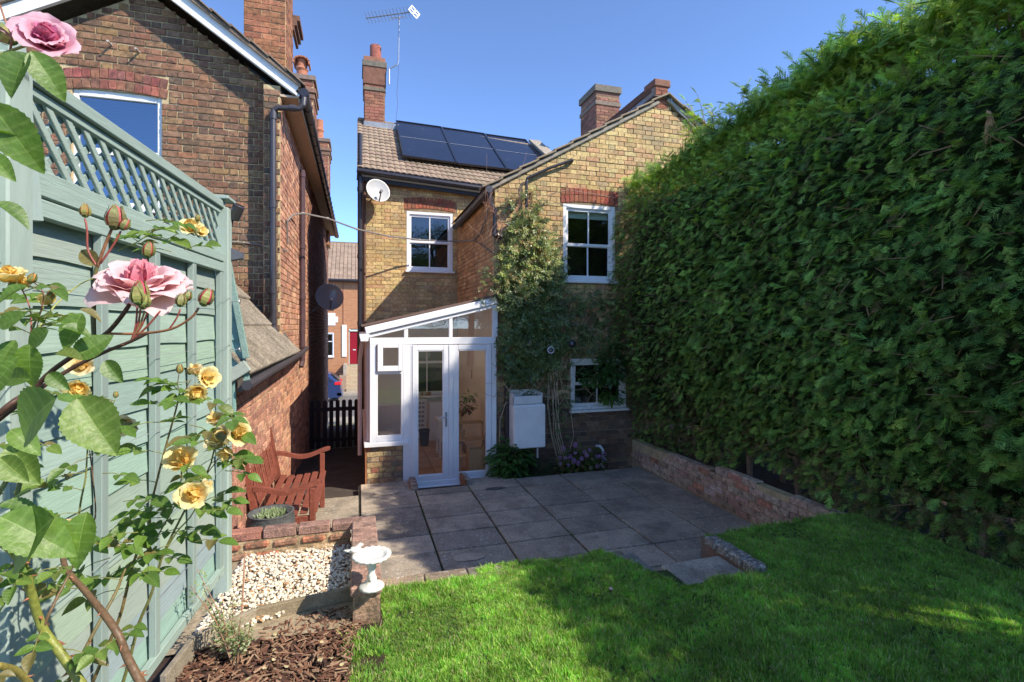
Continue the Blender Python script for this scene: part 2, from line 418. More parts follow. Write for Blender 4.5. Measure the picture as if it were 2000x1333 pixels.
YEL = [((.50, .355, .165), 6), ((.54, .395, .19), 3), ((.50, .325, .15), 3), ((.50, .28, .155), 1.2), ((.45, .335, .175), 1.6), ((.34, .255, .15), .5), ((.56, .44, .24), 1.5)]
DUL = [((.20, .12, .07), 4), ((.24, .17, .10), 3), ((.14, .08, .055), 3), ((.10, .075, .06), 2)]
REDS = [((.34, .11, .065), 3), ((.28, .09, .06), 2), ((.38, .16, .10), 1)]
BRN = [((.235, .128, .076), 5), ((.265, .15, .088), 3), ((.20, .115, .073), 3), ((.15, .098, .068), 1.4), ((.30, .185, .095), 1), ((.27, .13, .08), 1)]
ORG = [((.46, .20, .11), 4), ((.40, .16, .09), 3), ((.34, .15, .10), 2), ((.50, .27, .15), 1.5), ((.24, .12, .09), .6)]
RED = (.33, .105, .06)
def sash(parent, o, ux, n, Wd, H, m='upvc', blind=None, bars=1, sill=True, gl='glass', dep=.09, meet=.5):
    """a sliding sash window filling an opening; returns the window part"""
    o = Vector(o); ux = Vector(ux).normalized(); n = Vector(n).normalized(); uz = Vector((0, 0, 1)); t = .055
    def bx(mb, x0, x1, z0, z1, b, th, bev=.004):   # b: how far behind the wall face the front of this bar sits
        mb.obox(o + ux * ((x0 + x1) / 2) + uz * ((z0 + z1) / 2) - n * (b + th / 2), ux, uz, n, x1 - x0, z1 - z0, th, (.8, .8, .82), bev)
    w = MB(); bx(w, 0, t, 0, H, .0, .11); bx(w, Wd - t, Wd, 0, H, .0, .11); bx(w, t, Wd - t, H - t * 1.1, H, .001, .11); bx(w, t, Wd - t, 0, t * .8, .001, .11)
    wo = w.build('window', M_[m], parent)
    mz = t * .8 + (H - 2 * t) * meet
    for (z0, z1, b) in ((mz - .02, H - t * 1.1, .03), (t * .8, mz + .02, .055)):
        s = MB(); f = .042
        bx(s, t, t + f, z0, z1, b, .035); bx(s, Wd - t - f, Wd - t, z0, z1, b, .035)
        bx(s, t + f, Wd - t - f, z0, z0 + f * 1.1, b + .001, .035); bx(s, t + f, Wd - t - f, z1 - f * 1.1, z1, b + .001, .035)
        for k in range(bars):
            x = t + f + (Wd - 2 * t - 2 * f) * (k + 1) / (bars + 1); bx(s, x - .011, x + .011, z0 + f, z1 - f, b + .006, .022)
        s.build('sash', M_[m], wo)
        gx0, gx1 = t + f, Wd - t - f
        for k in range(bars + 1):
            a = gx0 + (gx1 - gx0) * k / (bars + 1); c = gx0 + (gx1 - gx0) * (k + 1) / (bars + 1)
            g = MB(); q = [o + ux * xx + uz * zz - n * (b + .02) for xx, zz in ((a, z0 + f), (c, z0 + f), (c, z1 - f), (a, z1 - f))]
            g.add(q, [(0, 1, 2, 3)]); g.build('pane', M_[gl], wo)
    if blind:
        s = MB(); bx(s, t + .02, Wd - t - .02, H - blind, H - t, .12, .004, 0); s.build('blind', M_['blind'], wo)
    if sill:
        s = MB(); s.obox(o + ux * (Wd / 2) - uz * .02 + n * .02, ux, uz, n, Wd + .06, .04, .12, None, .006); s.build('sill', M_[m], wo)
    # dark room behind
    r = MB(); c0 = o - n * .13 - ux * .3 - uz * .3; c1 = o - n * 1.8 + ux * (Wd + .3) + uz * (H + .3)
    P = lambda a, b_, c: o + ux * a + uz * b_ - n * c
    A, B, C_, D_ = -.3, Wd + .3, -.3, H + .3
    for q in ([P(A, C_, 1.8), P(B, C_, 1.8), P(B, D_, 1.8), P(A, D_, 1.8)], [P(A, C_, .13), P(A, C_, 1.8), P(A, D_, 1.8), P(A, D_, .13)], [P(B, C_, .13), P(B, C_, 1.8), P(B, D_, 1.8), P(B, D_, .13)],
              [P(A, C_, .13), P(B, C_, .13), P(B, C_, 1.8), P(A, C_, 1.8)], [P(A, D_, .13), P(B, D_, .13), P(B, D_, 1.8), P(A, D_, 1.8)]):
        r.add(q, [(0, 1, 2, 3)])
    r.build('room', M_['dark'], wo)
    return wo
M_['blind'] = mat('pale_blind', (.6, .72, .62), .8, (3, .03), (50, 0), None)
# ================================================================ our house: yellow stock brick with a gabled wing
H1 = empty('brick_house', (1.97, 7.5, -2.6), 'yellow stock brick house with gabled wing, solar roof and white sash windows facing the patio', 'house')
B1 = Bricks(H1, M_['brick'], YEL, 11)
B1d = YEL
WY = 7.5; FYW = 10.5
def w_top(z):
    z = z - 2.6
    if z < 2.08: return (0, 5.7)
    if z > 3.78: return None
    return ((z - 2.08) / .573, 2.84 + (3.78 - z) / .573)
o_w = Vector((1.97, WY, -2.6)); UX = Vector((1, 0, 0)); NF = Vector((0, -1, 0))
h_up = (3.09 - 1.97, 4.0 - 1.97, .71 + 2.6, 1.925 + 2.6); h_lo = (3.22 - 1.97, 4.2 - 1.97, -1.34 + 2.6, -.53 + 2.6)
arch_up = (1.07, 2.08, 1.9 + 2.6, 2.17 + 2.6)
def hid_w(c): return c.x > 4.35 and c.z < 2.0
_n0 = len(B1.rec)
B1.face(o_w, UX, NF, 5.7, 6.4, .0757, .225, .009, w_top, [h_up, h_lo, arch_up], 'flemish', .010, hid_w)
for r in B1.rec[_n0:]:
    pass
# darker bricks towards the foot of the wing wall
for i, r in enumerate(B1.rec):
    if r[0].z < -1.15: B1.rec[i] = r[:5] + (B1.R.choice([(.16, .09, .055), (.12, .08, .06), (.2, .13, .08), (.1, .065, .05)]),) + r[6:]
    elif r[0].z < .4 and B1.R.random() < .75: B1.rec[i] = r[:5] + (B1.R.choice([(.3, .2, .11), (.34, .22, .11), (.26, .15, .09)]),) + r[6:]
# rubbed red arches: rings of brick ends
def arch(Bk, cx, z0, half, rise, rows, hw, hh, Yp, n, proud=.012, pal=RED):
    for rr in range(rows):
        k = int(2 * half / hw); 
        for i in range(k):
            x = -half + (i + .5) * 2 * half / k; zz = z0 + rise * (1 - (x / half) ** 2) + rr * (hh + .006) + hh / 2
            a = -2 * rise * x / half ** 2; u = Vector((1, 0, a)).normalized()
            Bk.add((cx + x, Yp, zz), u, Vector((-a, 0, 1)), n, 2 * half / k - .009, hh - .004, proud, None, (pal[0] * R.uniform(.8, 1.15), pal[1] * R.uniform(.8, 1.2), pal[2]))
arch(B1, 3.545, 1.93, .5, .035, 2, .074, .11, WY, NF)
mb = MB(); panel(mb, o_w + Vector((0, .0, 0)), UX, 5.7, lambda x: 2.6 + (2.08 + x * .573 if x < 2.84 else 3.71 - (x - 2.84) * .573), 0, [h_up, h_lo], .14, NF, xs=[2.84])
mb.build('wall', M_['mortar'], H1)
# west side wall of the wing (X = 1.97), far wall (Y = 10.5), alley side wall (X = .1)
B1.face((1.97, FYW, -.3), (0, -1, 0), (-1, 0, 0), 3.0, 2.3, .0757, .225, .009, None, (), 'flemish', .010)
_k = len(B1.rec)
for i, r in enumerate(B1.rec):
    if abs(r[0].x - 1.97) < .02 and r[0].y > WY + .05: B1.rec[i] = r[:5] + (B1.R.choice([(.54, .32, .15), (.50, .28, .13), (.56, .36, .18), (.46, .26, .12)]),) + r[6:]  # orange of the bounced light put into the side wall bricks
h_far = (.83, 1.77, 1.11 + .4, 2.31 + .4)
B1.face((.1, FYW, -.4), UX, NF, 3.3, 3.2, .0757, .225, .007, None, [h_far, (.78, 1.85, 2.29 + .4, 2.56 + .4)], 'flemish', .008)
arch(B1, 1.4, 2.33, .53, .045, 2, .074, .115, FYW, NF)
mb = MB(); panel(mb, (.1, FYW, -2.6), UX, 3.3, lambda x: 5.55, 0, [(.83, 1.77, 3.71, 4.91), (.85, 1.75, 1.2, 2.2)], .14, NF)
mb.add([(1.97, WY, -2.6), (1.97, FYW, -2.6), (1.97, FYW, 2.1), (1.97, WY, 2.1)], [(0, 1, 2, 3)])
mb.add([(.1, FYW, -3.2), (.1, 17, -3.9), (.1, 17, 2.9), (.1, 13.4, 4.9), (.1, FYW, 2.95)], [(0, 1, 2, 3, 4)])
mb.build('wall', M_['mortar'], H1)
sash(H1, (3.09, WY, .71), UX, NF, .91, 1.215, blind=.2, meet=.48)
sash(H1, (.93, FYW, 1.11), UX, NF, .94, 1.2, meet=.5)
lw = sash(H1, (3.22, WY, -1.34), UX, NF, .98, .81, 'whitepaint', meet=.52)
# ---- verge of the wing: mortar bedding and stepped tile ends
sl = Vector((1, 0, .573)).normalized(); nn = Vector((-.573, 0, 1)).normalized()
mb = MB(); p0 = Vector((1.84, WY, 2.03)); mb.obox(p0 + sl * 1.7 + Vector((0, .02, 0)), sl, Vector((0, 1, 0)), nn, 3.4, .16, .06, (.3, .27, .22), .01)
mb.obox(Vector((4.95, WY + .02, 3.78)) + Vector((1, 0, -.573)).normalized() * 1.6, Vector((1, 0, -.573)), Vector((0, 1, 0)), Vector((.573, 0, 1)), 3.2, .16, .06, (.3, .27, .22), .01)
mb.build('verge', M_['attr_rough'], H1)
tm = MB(); tm.obox((0, 0, 0), (1, 0, -.07), (0, 1, 0), (.07, 0, 1), .36, .22, .028, (.28, .22, .15), .006); tm = tm.mesh('verge_tile', M_['attr_rough'])
for k in range(11):
    c = p0 + sl * (.12 + k * .33) + nn * .055
    link('verge_tile', tm, H1, Matrix.Translation(c + Vector((0, .0, 0))) @ Matrix.Rotation(-math.atan(.573), 4, 'Y'))
for k in range(9):
    c = Vector((5.0, WY, 3.82)) + Vector((1, 0, -.573)).normalized() * (.1 + k * .33)
    link('verge_tile', tm, H1, Matrix.Translation(c) @ Matrix.Rotation(math.atan(.573), 4, 'Y'))
# wing roof sheets
mb = MB(); mb.add([(1.8, WY + .05, 2.06), (4.85, WY + .05, 3.8), (4.85, 12.5, 3.8), (1.8, 10.35, 2.06)], [(0, 1, 2, 3)])
mb.add([(4.85, WY + .05, 3.8), (7.9, WY + .05, 2.06), (7.9, 12, 2.06), (4.85, 12.5, 3.8)], [(0, 1, 2, 3)])
M_['tile_far'] = mat('roof_tiles_far', (.19, .14, .10), .9, (6, .25), (60, .3), (40, .8))
mb.build('wing_roof', M_['tile_far'], H1)
# party parapet on the wing ridge, with its brick pier
B1b = B1
mb = MB(); mb.box(4.74, 4.98, WY + .14, 10.4, 3.5, 3.93, (.10, .115, .14)); mb.build('lead_parapet', M_['lead'], H1)
mb = MB(); mb.box(4.72, 5.0, WY + .1, 10.4, 3.93, 4.06, (.16, .085, .055), .01); mb.build('parapet_coping', M_['attr_rough'], H1)
mb = MB(); mb.box(4.735, 4.985, WY - .004, WY + .3, 3.6, 4.0, (.3, .25, .2)); mb.build('pier', M_['attr_rough'], H1)
for r in range(5):
    for j in range(2 if r % 2 else 1):
        w = .24 / (2 if r % 2 else 1); B1.add((4.74 + w * (j + .5), WY - .006, 3.66 + r * .076), UX, (0, 0, 1), NF, w - .01, .066, .012, None, (.26, .10, .06))
mb = MB(); mb.box(4.70, 5.03, WY - .05, WY + .3, 3.80, 3.825, (.1, .09, .08), .004); mb.box(4.71, 5.02, WY - .04, WY + .3, 3.99, 4.11, (.24, .12, .08), .012); mb.build('pier_cap', M_['attr_rough'], H1)
mb = MB(); mb.tube([onY(1309, 186, WY - .05), onY(1312, 200, WY - .05), onY(1322, 215, WY - .04), onY(1340, 232, WY - .04), onY(1372, 268, WY - .04)], .018, 6, (.5, .52, .5)); mb.build('flashing', M_['lead'], H1)
# ---- main roof with single tiles
def er(X): return Vector((X, 10.28, 3.02 - .062 * X))
def rr_(X): return Vector((X, 13.2, 5.03 - .045 * X))
mb = MB(); mb.add([er(-.02), er(5.0), rr_(5.0), rr_(-.02)], [(0, 1, 2, 3)]); mb.add([rr_(-.02), rr_(5.0), (5, 16.6, 2.6), (-.02, 16.6, 2.6)], [(0, 1, 2, 3)])
mb.add([er(4.9), (9, 10.28, 2.7), (9, 13.2, 4.8), rr_(4.9)], [(0, 1, 2, 3)])
mb.build('roof', M_['tile_far'], H1)
M_['tile'] = mat('roof_tile', (.30, .225, .16), .9, (5, .2), (60, .3), (60, .6), rnd=.16, hue=.01, obj=False, dirt=[(14, .55, .75, (.12, .09, .06), .5)])
tile = MB(); prof = []
for i in range(13):
    x = i / 12; prof.append((x * .236, .016 * abs(math.sin(math.pi * (x * 2))) ** .7))
vs = []
for (yy, dz) in ((0, .034), (.29, .010)):
    for (x, z) in prof: vs.append((x - .118, yy, z + dz))
for (x, z) in prof: vs.append((x - .118, 0, z + .014))
tile.add(vs, [(i, i + 1, 14 + i, 13 + i) for i in range(12)] + [(26 + i, 27 + i, i + 1, i) for i in range(12)]); tile_me = tile.mesh('roof_tile', M_['tile'], False)
rsl = (rr_(1) - er(1)); NR = 15
nrm_roof = (er(2) - er(1)).cross(rsl).normalized()
PAN = [((774, 237), (861, 249), (892, 319), (788, 305)), ((863, 250), (945, 262), (990, 331), (894, 320)), ((947, 263), (1026, 274), (1082, 343), (993, 331.5))]
def onroof(u, v, off=0):
    D = dirn(u, v); p0_ = er(1) + nrm_roof * off
    return D * (p0_.dot(nrm_roof) / D.dot(nrm_roof))
def in_pan(p):
    u, v, d = proj(p)
    # inside the block of panels, a little shrunk
    l = 774 + (v - 237) * (788 - 774) / 68 + 10; t = 237 + (u - 774) * .139 + 4; b = 305 + (u - 788) * .127 - 10
    return u > l + 4 and t < v < b
for r in range(NR):
    for c in range(21):
        X = .09 + c * .236; t = (r + .02) / NR
        p = er(X).lerp(rr_(X), t); m_ = er(X).lerp(rr_(X), (r + .5) / NR)
        if in_pan(m_) or proj(m_)[0] > 1060: continue
        a = (er(X + .1) - er(X)).normalized(); b = (rr_(X) - er(X)).normalized(); n = a.cross(b)
        M = Matrix(((a.x, b.x, n.x, p.x), (a.y, b.y, n.y, p.y), (a.z, b.z, n.z, p.z), (0, 0, 0, 1)))
        link('roof_tile', tile_me, H1, M)
# parapet on main roof
pp = [Vector((4.5, y, er(4.5).z + (y - 10.28) * .668)) for y in (10.3, 13.2)]
mb = MB(); mb.prism([pp[0], pp[1], pp[1] + Vector((0, .1, .33)), pp[0] + Vector((0, 0, .33))], (.26, 0, 0), (.1, .115, .15)); mb.build('lead_parapet', M_['lead'], H1)
mb = MB(); mb.bar(pp[0] + Vector((.13, -.05, .36)), pp[1] + Vector((.13, .12, .38)), .32, .07, col=(.33, .29, .23), bev=.01); mb.build('parapet_coping', M_['attr_rough'], H1)
# ---- gutters, fascia and pipes of our house
mb = MB(); a, b = er(-.03), er(1.9); dd = Vector((0, -.05, -.055))
b = er(3.02); mb.bar(a + Vector((0, .08, -.12)), b + Vector((0, .08, -.12)), .03, .17, col=(.03, .03, .035)); mb.build('fascia', M_['attr'], H1)
mb = MB(); mb.tube([a + dd, b + dd], .052, 10); mb.build('gutter', M_['blackpipe'], H1)
mb = MB(); mb.tube([(1.86, 7.36, 2.02), (1.86, 10.2, 1.98)], .055, 10); mb.build('gutter', M_['greypipe'], H1)
mb = MB(); mb.tube([(1.87, 7.41, 2.0), (1.9, 7.42, 1.82), (1.96, 7.42, 1.72), (1.96, 7.42, 1.38)], .036, 10)
mb.tube([(1.96, 7.42, 1.42), (1.96, 7.42, 1.34)], .046, 10); mb.tube([(1.96, 7.42, 1.36), (2.06, 7.44, 1.33)], .04, 8); mb.build('drainpipe', M_['blackpipe'], H1)
mb = MB(); mb.tube([(.03, 10.36, 3.72), (.03, 10.36, -1.4)], .048, 12)
for z in (2.6, 1.3, .0): mb.tube([(.03, 10.36, z), (.03, 10.36, z + .08)], .056, 12)
mb.build('soil_pipe', M_['blackpipe'], H1)
mb = MB(); mb.tube([(.115, 10.44, 2.85), (.115, 10.44, -.2)], .026, 8, (.12, .06, .045)); mb.build('drainpipe', M_['attr'], H1)
q = [onY(1118, 313, 7.42), onY(1075, 328, 7.42), onY(1030, 349, 7.42), onY(1028.5, 354, 7.42), onY(1028.5, 440, 7.42)]
mb = MB(); mb.tube(q, .024, 8); mb.tube([q[0] + Vector((-.02, 0, -.01)), q[0] + Vector((.02, .08, .01))], .035, 8); mb.build('waste_pipe', M_['blackpipe'], H1)
mb = MB(); mb.tube([onY(990, 700, 7.43), onY(990, 905, 7.43)], .038, 10); mb.build('drainpipe', M_['blackpipe'], H1)
mb = MB(); a = onY(1172, 874, 7.4); mb.tube([a + Vector((-.02, .1, 0)), a + Vector((0, .0, .015)), a + Vector((.035, -.02, -.03)), a + Vector((.045, -.02, -.32))], .022, 8); mb.build('waste_pipe', M_['upvc'], H1)
# ---- chimney on our house
def chimney(Bk, X0, X1, Y0, Y1, z0, z1, bands, owner, pots, matm='mortar', pal=(.32, .13, .08), course=.0757, cap=True, flare=.03, left=True, right=True, L=.225):
    mb = MB(); mb.box(X0, X1, Y0, Y1, z0, z1, (.35, .28, .18)); st = mb.build('chimney', M_[matm], owner)
    def p_(): q = R.uniform(.72, 1.2); return (pal[0] * q, pal[1] * q * R.uniform(.9, 1.1), pal[2] * q)
    n = int((z1 - z0) / course)
    for (o, ux, nv, Wd, use) in (((X0, Y0, z0), UX, NF, X1 - X0, True), ((X0, Y1, z0), Vector((0, -1, 0)), Vector((-1, 0, 0)), Y1 - Y0, left), ((X1, Y0, z0), Vector((0, 1, 0)), Vector((1, 0, 0)), Y1 - Y0, right)):
        if not use: continue
        i0 = len(Bk.rec); Bk.face(o, ux, nv, Wd, z1 - z0, course, L, .010, None, (), 'stretcher', .01)
        for i in range(i0, len(Bk.rec)): Bk.rec[i] = Bk.rec[i][:5] + (p_(),) + Bk.rec[i][6:]
    for (za, zb, fl, c) in bands:
        mb = MB(); mb.box(X0 - fl, X1 + fl, Y0 - fl, Y1 + fl, za, zb, c, .006); mb.build('band', M_['attr_rough'], st)
    for (px, py, r, h, zb, c) in pots:
        mb = MB(); mb.lathe((px, py, zb), [(r * 1.02, 0), (r, h * .1), (r * .97, h * .97), (r * .9, h), (r * .8, h), (r * .75, h * .3)], 20, col=c); auto_smooth(mb.build('chimney_pot', M_['attr_rough'], st), 50)
    return st
c0 = onY(712, 240, 12.9); c1 = onY(751, 240, 12.9); zt = onY(730, 122, 12.9).z
zz = lambda v, u=730, Y=12.9: onY(u, v, Y).z
chimney(B1, c0.x, c1.x, 12.9, 13.55, 4.55, zt, [(zz(178), zz(171), .03, (.17, .14, .10)), (zz(166), zz(126), .035, (.19, .09, .06)), (zz(132), zz(121), .055, (.16, .14, .11)), (zz(121), zz(112), .02, (.28, .13, .08))], H1,
        [((c0.x + c1.x) / 2 + .03, 13.1, .14, zz(82) - zz(113), zz(113), (.30, .10, .07))], pal=(.30, .125, .08))
mb = MB(); mb.box(c0.x - .03, c1.x + .35, 12.86, 13.2, 4.75, 4.95, None, .02); mb.build('flashing', M_['lead'], H1)
mb = MB(); mb.bar(rr_(-.02) + Vector((0, 0, .04)), rr_(5) + Vector((0, 0, .04)), .2, .09, col=(.25, .2, .15), bev=.03); mb.build('ridge', M_['attr_rough'], H1)
yb = 11.8; zc = lambda v: onY(1163, v, yb).z
chimney(B1, 5.76, 6.42, yb, 12.72, 3.6, zc(186), [(zc(204), zc(196), .03, (.22, .17, .13)), (zc(186), zc(178), -.002, (.2, .11, .08)), (zc(178), zc(165), .045, (.17, .15, .12))], H1, [], pal=(.27, .13, .085), right=False)
B1.finish(300)
# things standing on our roof ------------------------------------------------
M_['solar'] = mat('solar_glass', (.012, .014, .028), .22, (1.5, .2), (30, .1), None, spec=.7, dirt=[(5, .62, .8, (.3, .32, .36), .18)])
for k, (Q, lb) in enumerate(zip(PAN, ('solar panel nearest the brick chimney on the tiled roof', 'middle solar panel of the three on the tiled roof', 'solar panel beside the roof parapet, partly hidden by the gable edge'))):
    q = [onroof(u, v, .14) for u, v in Q]; n = nrm_roof
    sp = empty('solar_panel', q[3], lb, 'solar panel', 'solar panels on the tiled roof')
    mb = MB(); mb.prism([p - n * .02 for p in q], n * -.02 if False else n * .018, (.02, .02, .03)); mb.build('panel', M_['solar'], sp)
    mb = MB(); ctr = sum(q, Vector()) / 4
    for i in range(4): mb.bar(q[i], q[(i + 1) % 4], .03, .045, n, (.015, .015, .02))
    mb.build('frame', M_['attr_gloss'], sp)
    mb = MB(); mid0 = q[0].lerp(q[3], .48); mid1 = q[1].lerp(q[2], .48); mb.bar(mid0 + n * .003, mid1 + n * .003, .012, .003, n, (.35, .36, .4)); mb.build('joint_strip', M_['attr'], sp)
# aerial on the chimney
ae = empty('tv_aerial', onY(760, 160, 12.85), 'tall grey television aerial clamped to the slim chimney', 'aerial')
P = lambda u, v, Y=12.8: onY(u, v, Y)
mb = MB(); mb.tube([P(760, 165), P(760, 135), P(776, 127), P(778, 120), P(779.5, 33)], .018, 8); mb.tube([P(762, 38), P(764, 36), P(790, 33)], .012, 6); mb.build('mast', M_['metal'], ae)
mb = MB(); a, b = P(715, 36, 13.0), P(803, 24, 12.5); mb.tube([a, b], .014, 6, (.25, .26, .28))
for k in range(13):
    c = a.lerp(b, k / 13 + .02); mb.tube([c + Vector((-.06, -.16, .04)), c + Vector((.06, .16, -.04))], .006, 4, (.2, .21, .24))
mb.build('boom', M_['attr'], ae)
mb = MB(); c = P(809, 24, 12.5); a = Vector((.8, .3, -.55)).normalized(); b = Vector((0, .1, 1)); b = (b - a * b.dot(a)).normalized()
n = a.cross(b)
for s_ in (-1, 1):
    mb.obox(c + b * .085 * s_, a, b, n, .26, .03, .012, (.8, .8, .8)); mb.obox(c + a * .12 * s_, a, b, n, .03, .2, .012, (.8, .8, .8))
mb.obox(c, a, b, n, .04, .2, .012, (.8, .8, .8)); mb.obox(c, a, b, n, .24, .03, .0125, (.8, .8, .8))
mb.build('reflector', M_['attr'], ae)
mb = MB(); mb.tube([P(779, 125), P(777, 160), P(775, 185), P(777, 205), P(773, 236)], .006, 5, (.1, .13, .25)); mb.build('cable', M_['attr'], ae)
# satellite dishes
def dish(name, c, rad_, nv, col, lb, wall, dark=False):
    c = Vector(c); nv = Vector(nv).normalized(); e = empty(name, c, lb, 'satellite dish')
    mb = MB(); prof = [(rad_ * t, .28 * rad_ * t * t) for t in (0, .25, .5, .75, .93, 1)]; prof2 = [(r, h - .012) for r, h in prof[::-1]]
    mb.lathe(c - nv * .28 * rad_, prof + prof2, 28, nv, col); o = mb.build('reflector', M_['attr_gloss'], e, True)
    dn = Vector((0, 0, -1)); dn = (dn - nv * dn.dot(nv)).normalized(); f = c + nv * rad_ * .55 + dn * rad_ * .35
    mb = MB(); mb.tube([c + dn * rad_ * .98 - nv * .02, f], .012, 6, (.1, .1, .11)); mb.build('arm', M_['attr'], e)
    mb = MB(); mb.tube([f + nv * .02, f - nv * .07], [.03, .022], 10, (.12, .12, .13) if not dark else (.5, .52, .55)); mb.build('receiver', M_['attr'], e)
    mb = MB(); mb.tube([c - nv * .3 * rad_, c - nv * .3 * rad_ + (Vector(wall) - c) * .5, Vector(wall)], .016, 6, (.15, .15, .16)); mb.build('bracket', M_['attr'], e)
    return e
dish('satellite_dish', onY(739, 372, 10.15), .235, (.35, -1, .28), (.46, .46, .44), 'white satellite dish on yellow brick under the tiled eaves', onY(722, 395, 10.5))
# ================================================================ neighbour's house on the left, with its lean-to
H2 = empty('brick_house', (-1.0, 7.66, -2.6), 'dark red brick neighbouring house with white bargeboards beyond the green fence', 'house')
B2 = Bricks(H2, M_['brick_old'], BRN, 23, .035)
LY = 7.66; CO = .087; LL = .24
def g_top(x):   # wall height under the gable
    return 3.12 + .70 * (-.94 - x) if x > -2.6 else 4.28 - .58 * (-2.6 - x)
def l_top(zr):
    z = zr - 2.6; 
    if z < 3.1: return (0, 3.4)
    if z > 4.2: return None
    return (max(0, -2.6 - (4.26 - z) / .58 + 4.6), min(3.4, -.94 - (z - 3.12) / .7 + 4.6))
hw = (-3.41 + 4.6, -2.44 + 4.6, 1.5 + 2.6, 2.97 + 2.6)
B2.face((-4.6, LY, -2.6), UX, NF, 3.395, 7, CO, LL, .014, l_top, [hw, (-3.5 + 4.6, -2.36 + 4.6, 2.9 + 2.6, 3.21 + 2.6)], 'flemish', .014, lambda c: c.z < -.6)
arch(B2, -2.93, 2.93, .56, .05, 2, .087, .125, LY, NF, .014, (.27, .105, .075))
# corner pier standing proud
PY = LY - .21
B2.face((-1.205, PY, -.6), UX, NF, .205, 3.75, CO, LL, .012, None, (), 'flemish', .012)
B2.face((-1.205, LY, -.6), (0, -1, 0), (-1, 0, 0), .21, 3.7, CO, LL, .012, None, (), 'stretcher', .01)
mb = MB(); mb.box(-1.205, -1.0, PY, LY, -2.6, 3.2)
panel(mb, (-4.6, LY, -2.6), UX, 3.6, lambda x: 2.6 + g_top(x - 4.6), 0, [hw], .12, NF, xs=[2.0])
mb.add([(-1.0, LY, -2.6), (-1.0, 18.6, -4), (-1.0, 18.6, 3.1), (-1.0, LY, 3.1)], [(0, 1, 2, 3)])
mb.add([(-4.6, LY, -2.6), (-4.6, 18.6, -4), (-4.6, 18.6, 3.1), (-4.6, LY, 3.1)], [(0, 1, 2, 3)])
mb.add([(-4.6, 18.6, -4), (-1.0, 18.6, -4), (-1.0, 18.6, 3.1), (-4.6, 18.6, 3.1)], [(0, 1, 2, 3)])
mb.build('wall', M_['mortar_pale'], H2)
def recolour(Bk, i0, pal):
    for i in range(i0, len(Bk.rec)):
        q = R.uniform(.85, 1.15); c = R.choice(pal); Bk.rec[i] = Bk.rec[i][:5] + ((c[0] * q, c[1] * q, c[2] * q),) + Bk.rec[i][6:]
ORc = [(.56, .29, .18), (.52, .25, .15), (.46, .22, .15), (.60, .35, .22), (.38, .2, .14)]
i0 = len(B2.rec); B2.face((-1.0, PY, -2.6), (0, 1, 0), (1, 0, 0), 4.0, 5.7, CO, LL, .014, None, (), 'flemish', .010); recolour(B2, i0, ORc)
i0 = len(B2.rec); B2.face((-1.0, 11.5, -3.3), (0, 1, 0), (1, 0, 0), 7.1, 6.4, CO, LL, .012, None, (), 'flemish', .010); recolour(B2, i0, [(.3, .14, .09), (.26, .13, .09), (.2, .1, .07)])  # far bricks darker: the house shadow on this wall, put into colour
i0 = len(B2.rec); B2.face((-1.0, 4.3, -2.6), (0, 1, 0), (1, 0, 0), PY - 4.3 - .01, 2.15, CO, LL, .015, None, (), 'flemish', .012); recolour(B2, i0, [(.50, .25, .17), (.46, .22, .15), (.54, .30, .20), (.40, .2, .15)])
mb = MB(); mb.box(-1.2, -1.002, 4.3, PY, -2.6, -.42); mb.box(-1.9, -1.2, 4.32, 4.5, -2.6, .3); mb.build('lean_to_wall', M_['mortar_pale'], H2)
# big sky-reflecting window
hwW = .97
wo = MB(); o_ = Vector((-3.41, LY, 1.5))
for (x0, x1, z0, z1, b) in ((0, .06, 0, 1.47, .03), (.91, .97, 0, 1.47, .03), (.06, .91, 1.38, 1.47, .031), (.06, .91, 0, .07, .031), (.06, .91, .66, .74, .028)):
    wo.box(o_.x + x0, o_.x + x1, LY + b, LY + b + .08, o_.z + z0, o_.z + z1, None, .006)
wo = wo.build('window', M_['whitepaint'], H2)
for (z0, z1) in ((.07, .66), (.74, 1.38)):
    g = MB(); g.add([(o_.x + .06, LY + .06, o_.z + z0), (o_.x + .91, LY + .06, o_.z + z0), (o_.x + .91, LY + .06, o_.z + z1), (o_.x + .06, LY + .06, o_.z + z1)], [(0, 1, 2, 3)]); g.build('pane', M_['glass_blue'], wo)
mb = MB()
for k in range(34): mb.obox((o_.x + .485, LY + .13, o_.z + .08 + k * .04), UX, (0, 1, .5), (0, -.5, 1), .84, .03, .003, (.16, .18, .22))
mb.build('blind', M_['attr'], wo)
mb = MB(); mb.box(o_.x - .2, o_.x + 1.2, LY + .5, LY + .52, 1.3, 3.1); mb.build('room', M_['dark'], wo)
mb = MB(); mb.box(o_.x - .04, o_.x + 1.01, LY - .06, LY + .05, 1.44, 1.5, None, .006); mb.build('sill', M_['whitepaint'], wo)
# iron pegs
for (u, v) in ((219, 90), (273, 104)):
    p = onY(u, v, LY); mb = MB(); mb.tube([p + Vector((0, .02, 0)), p + Vector((0, -.13, -.005))], .014, 6, (.5, .45, .4)); mb.build('peg', M_['attr'], H2)
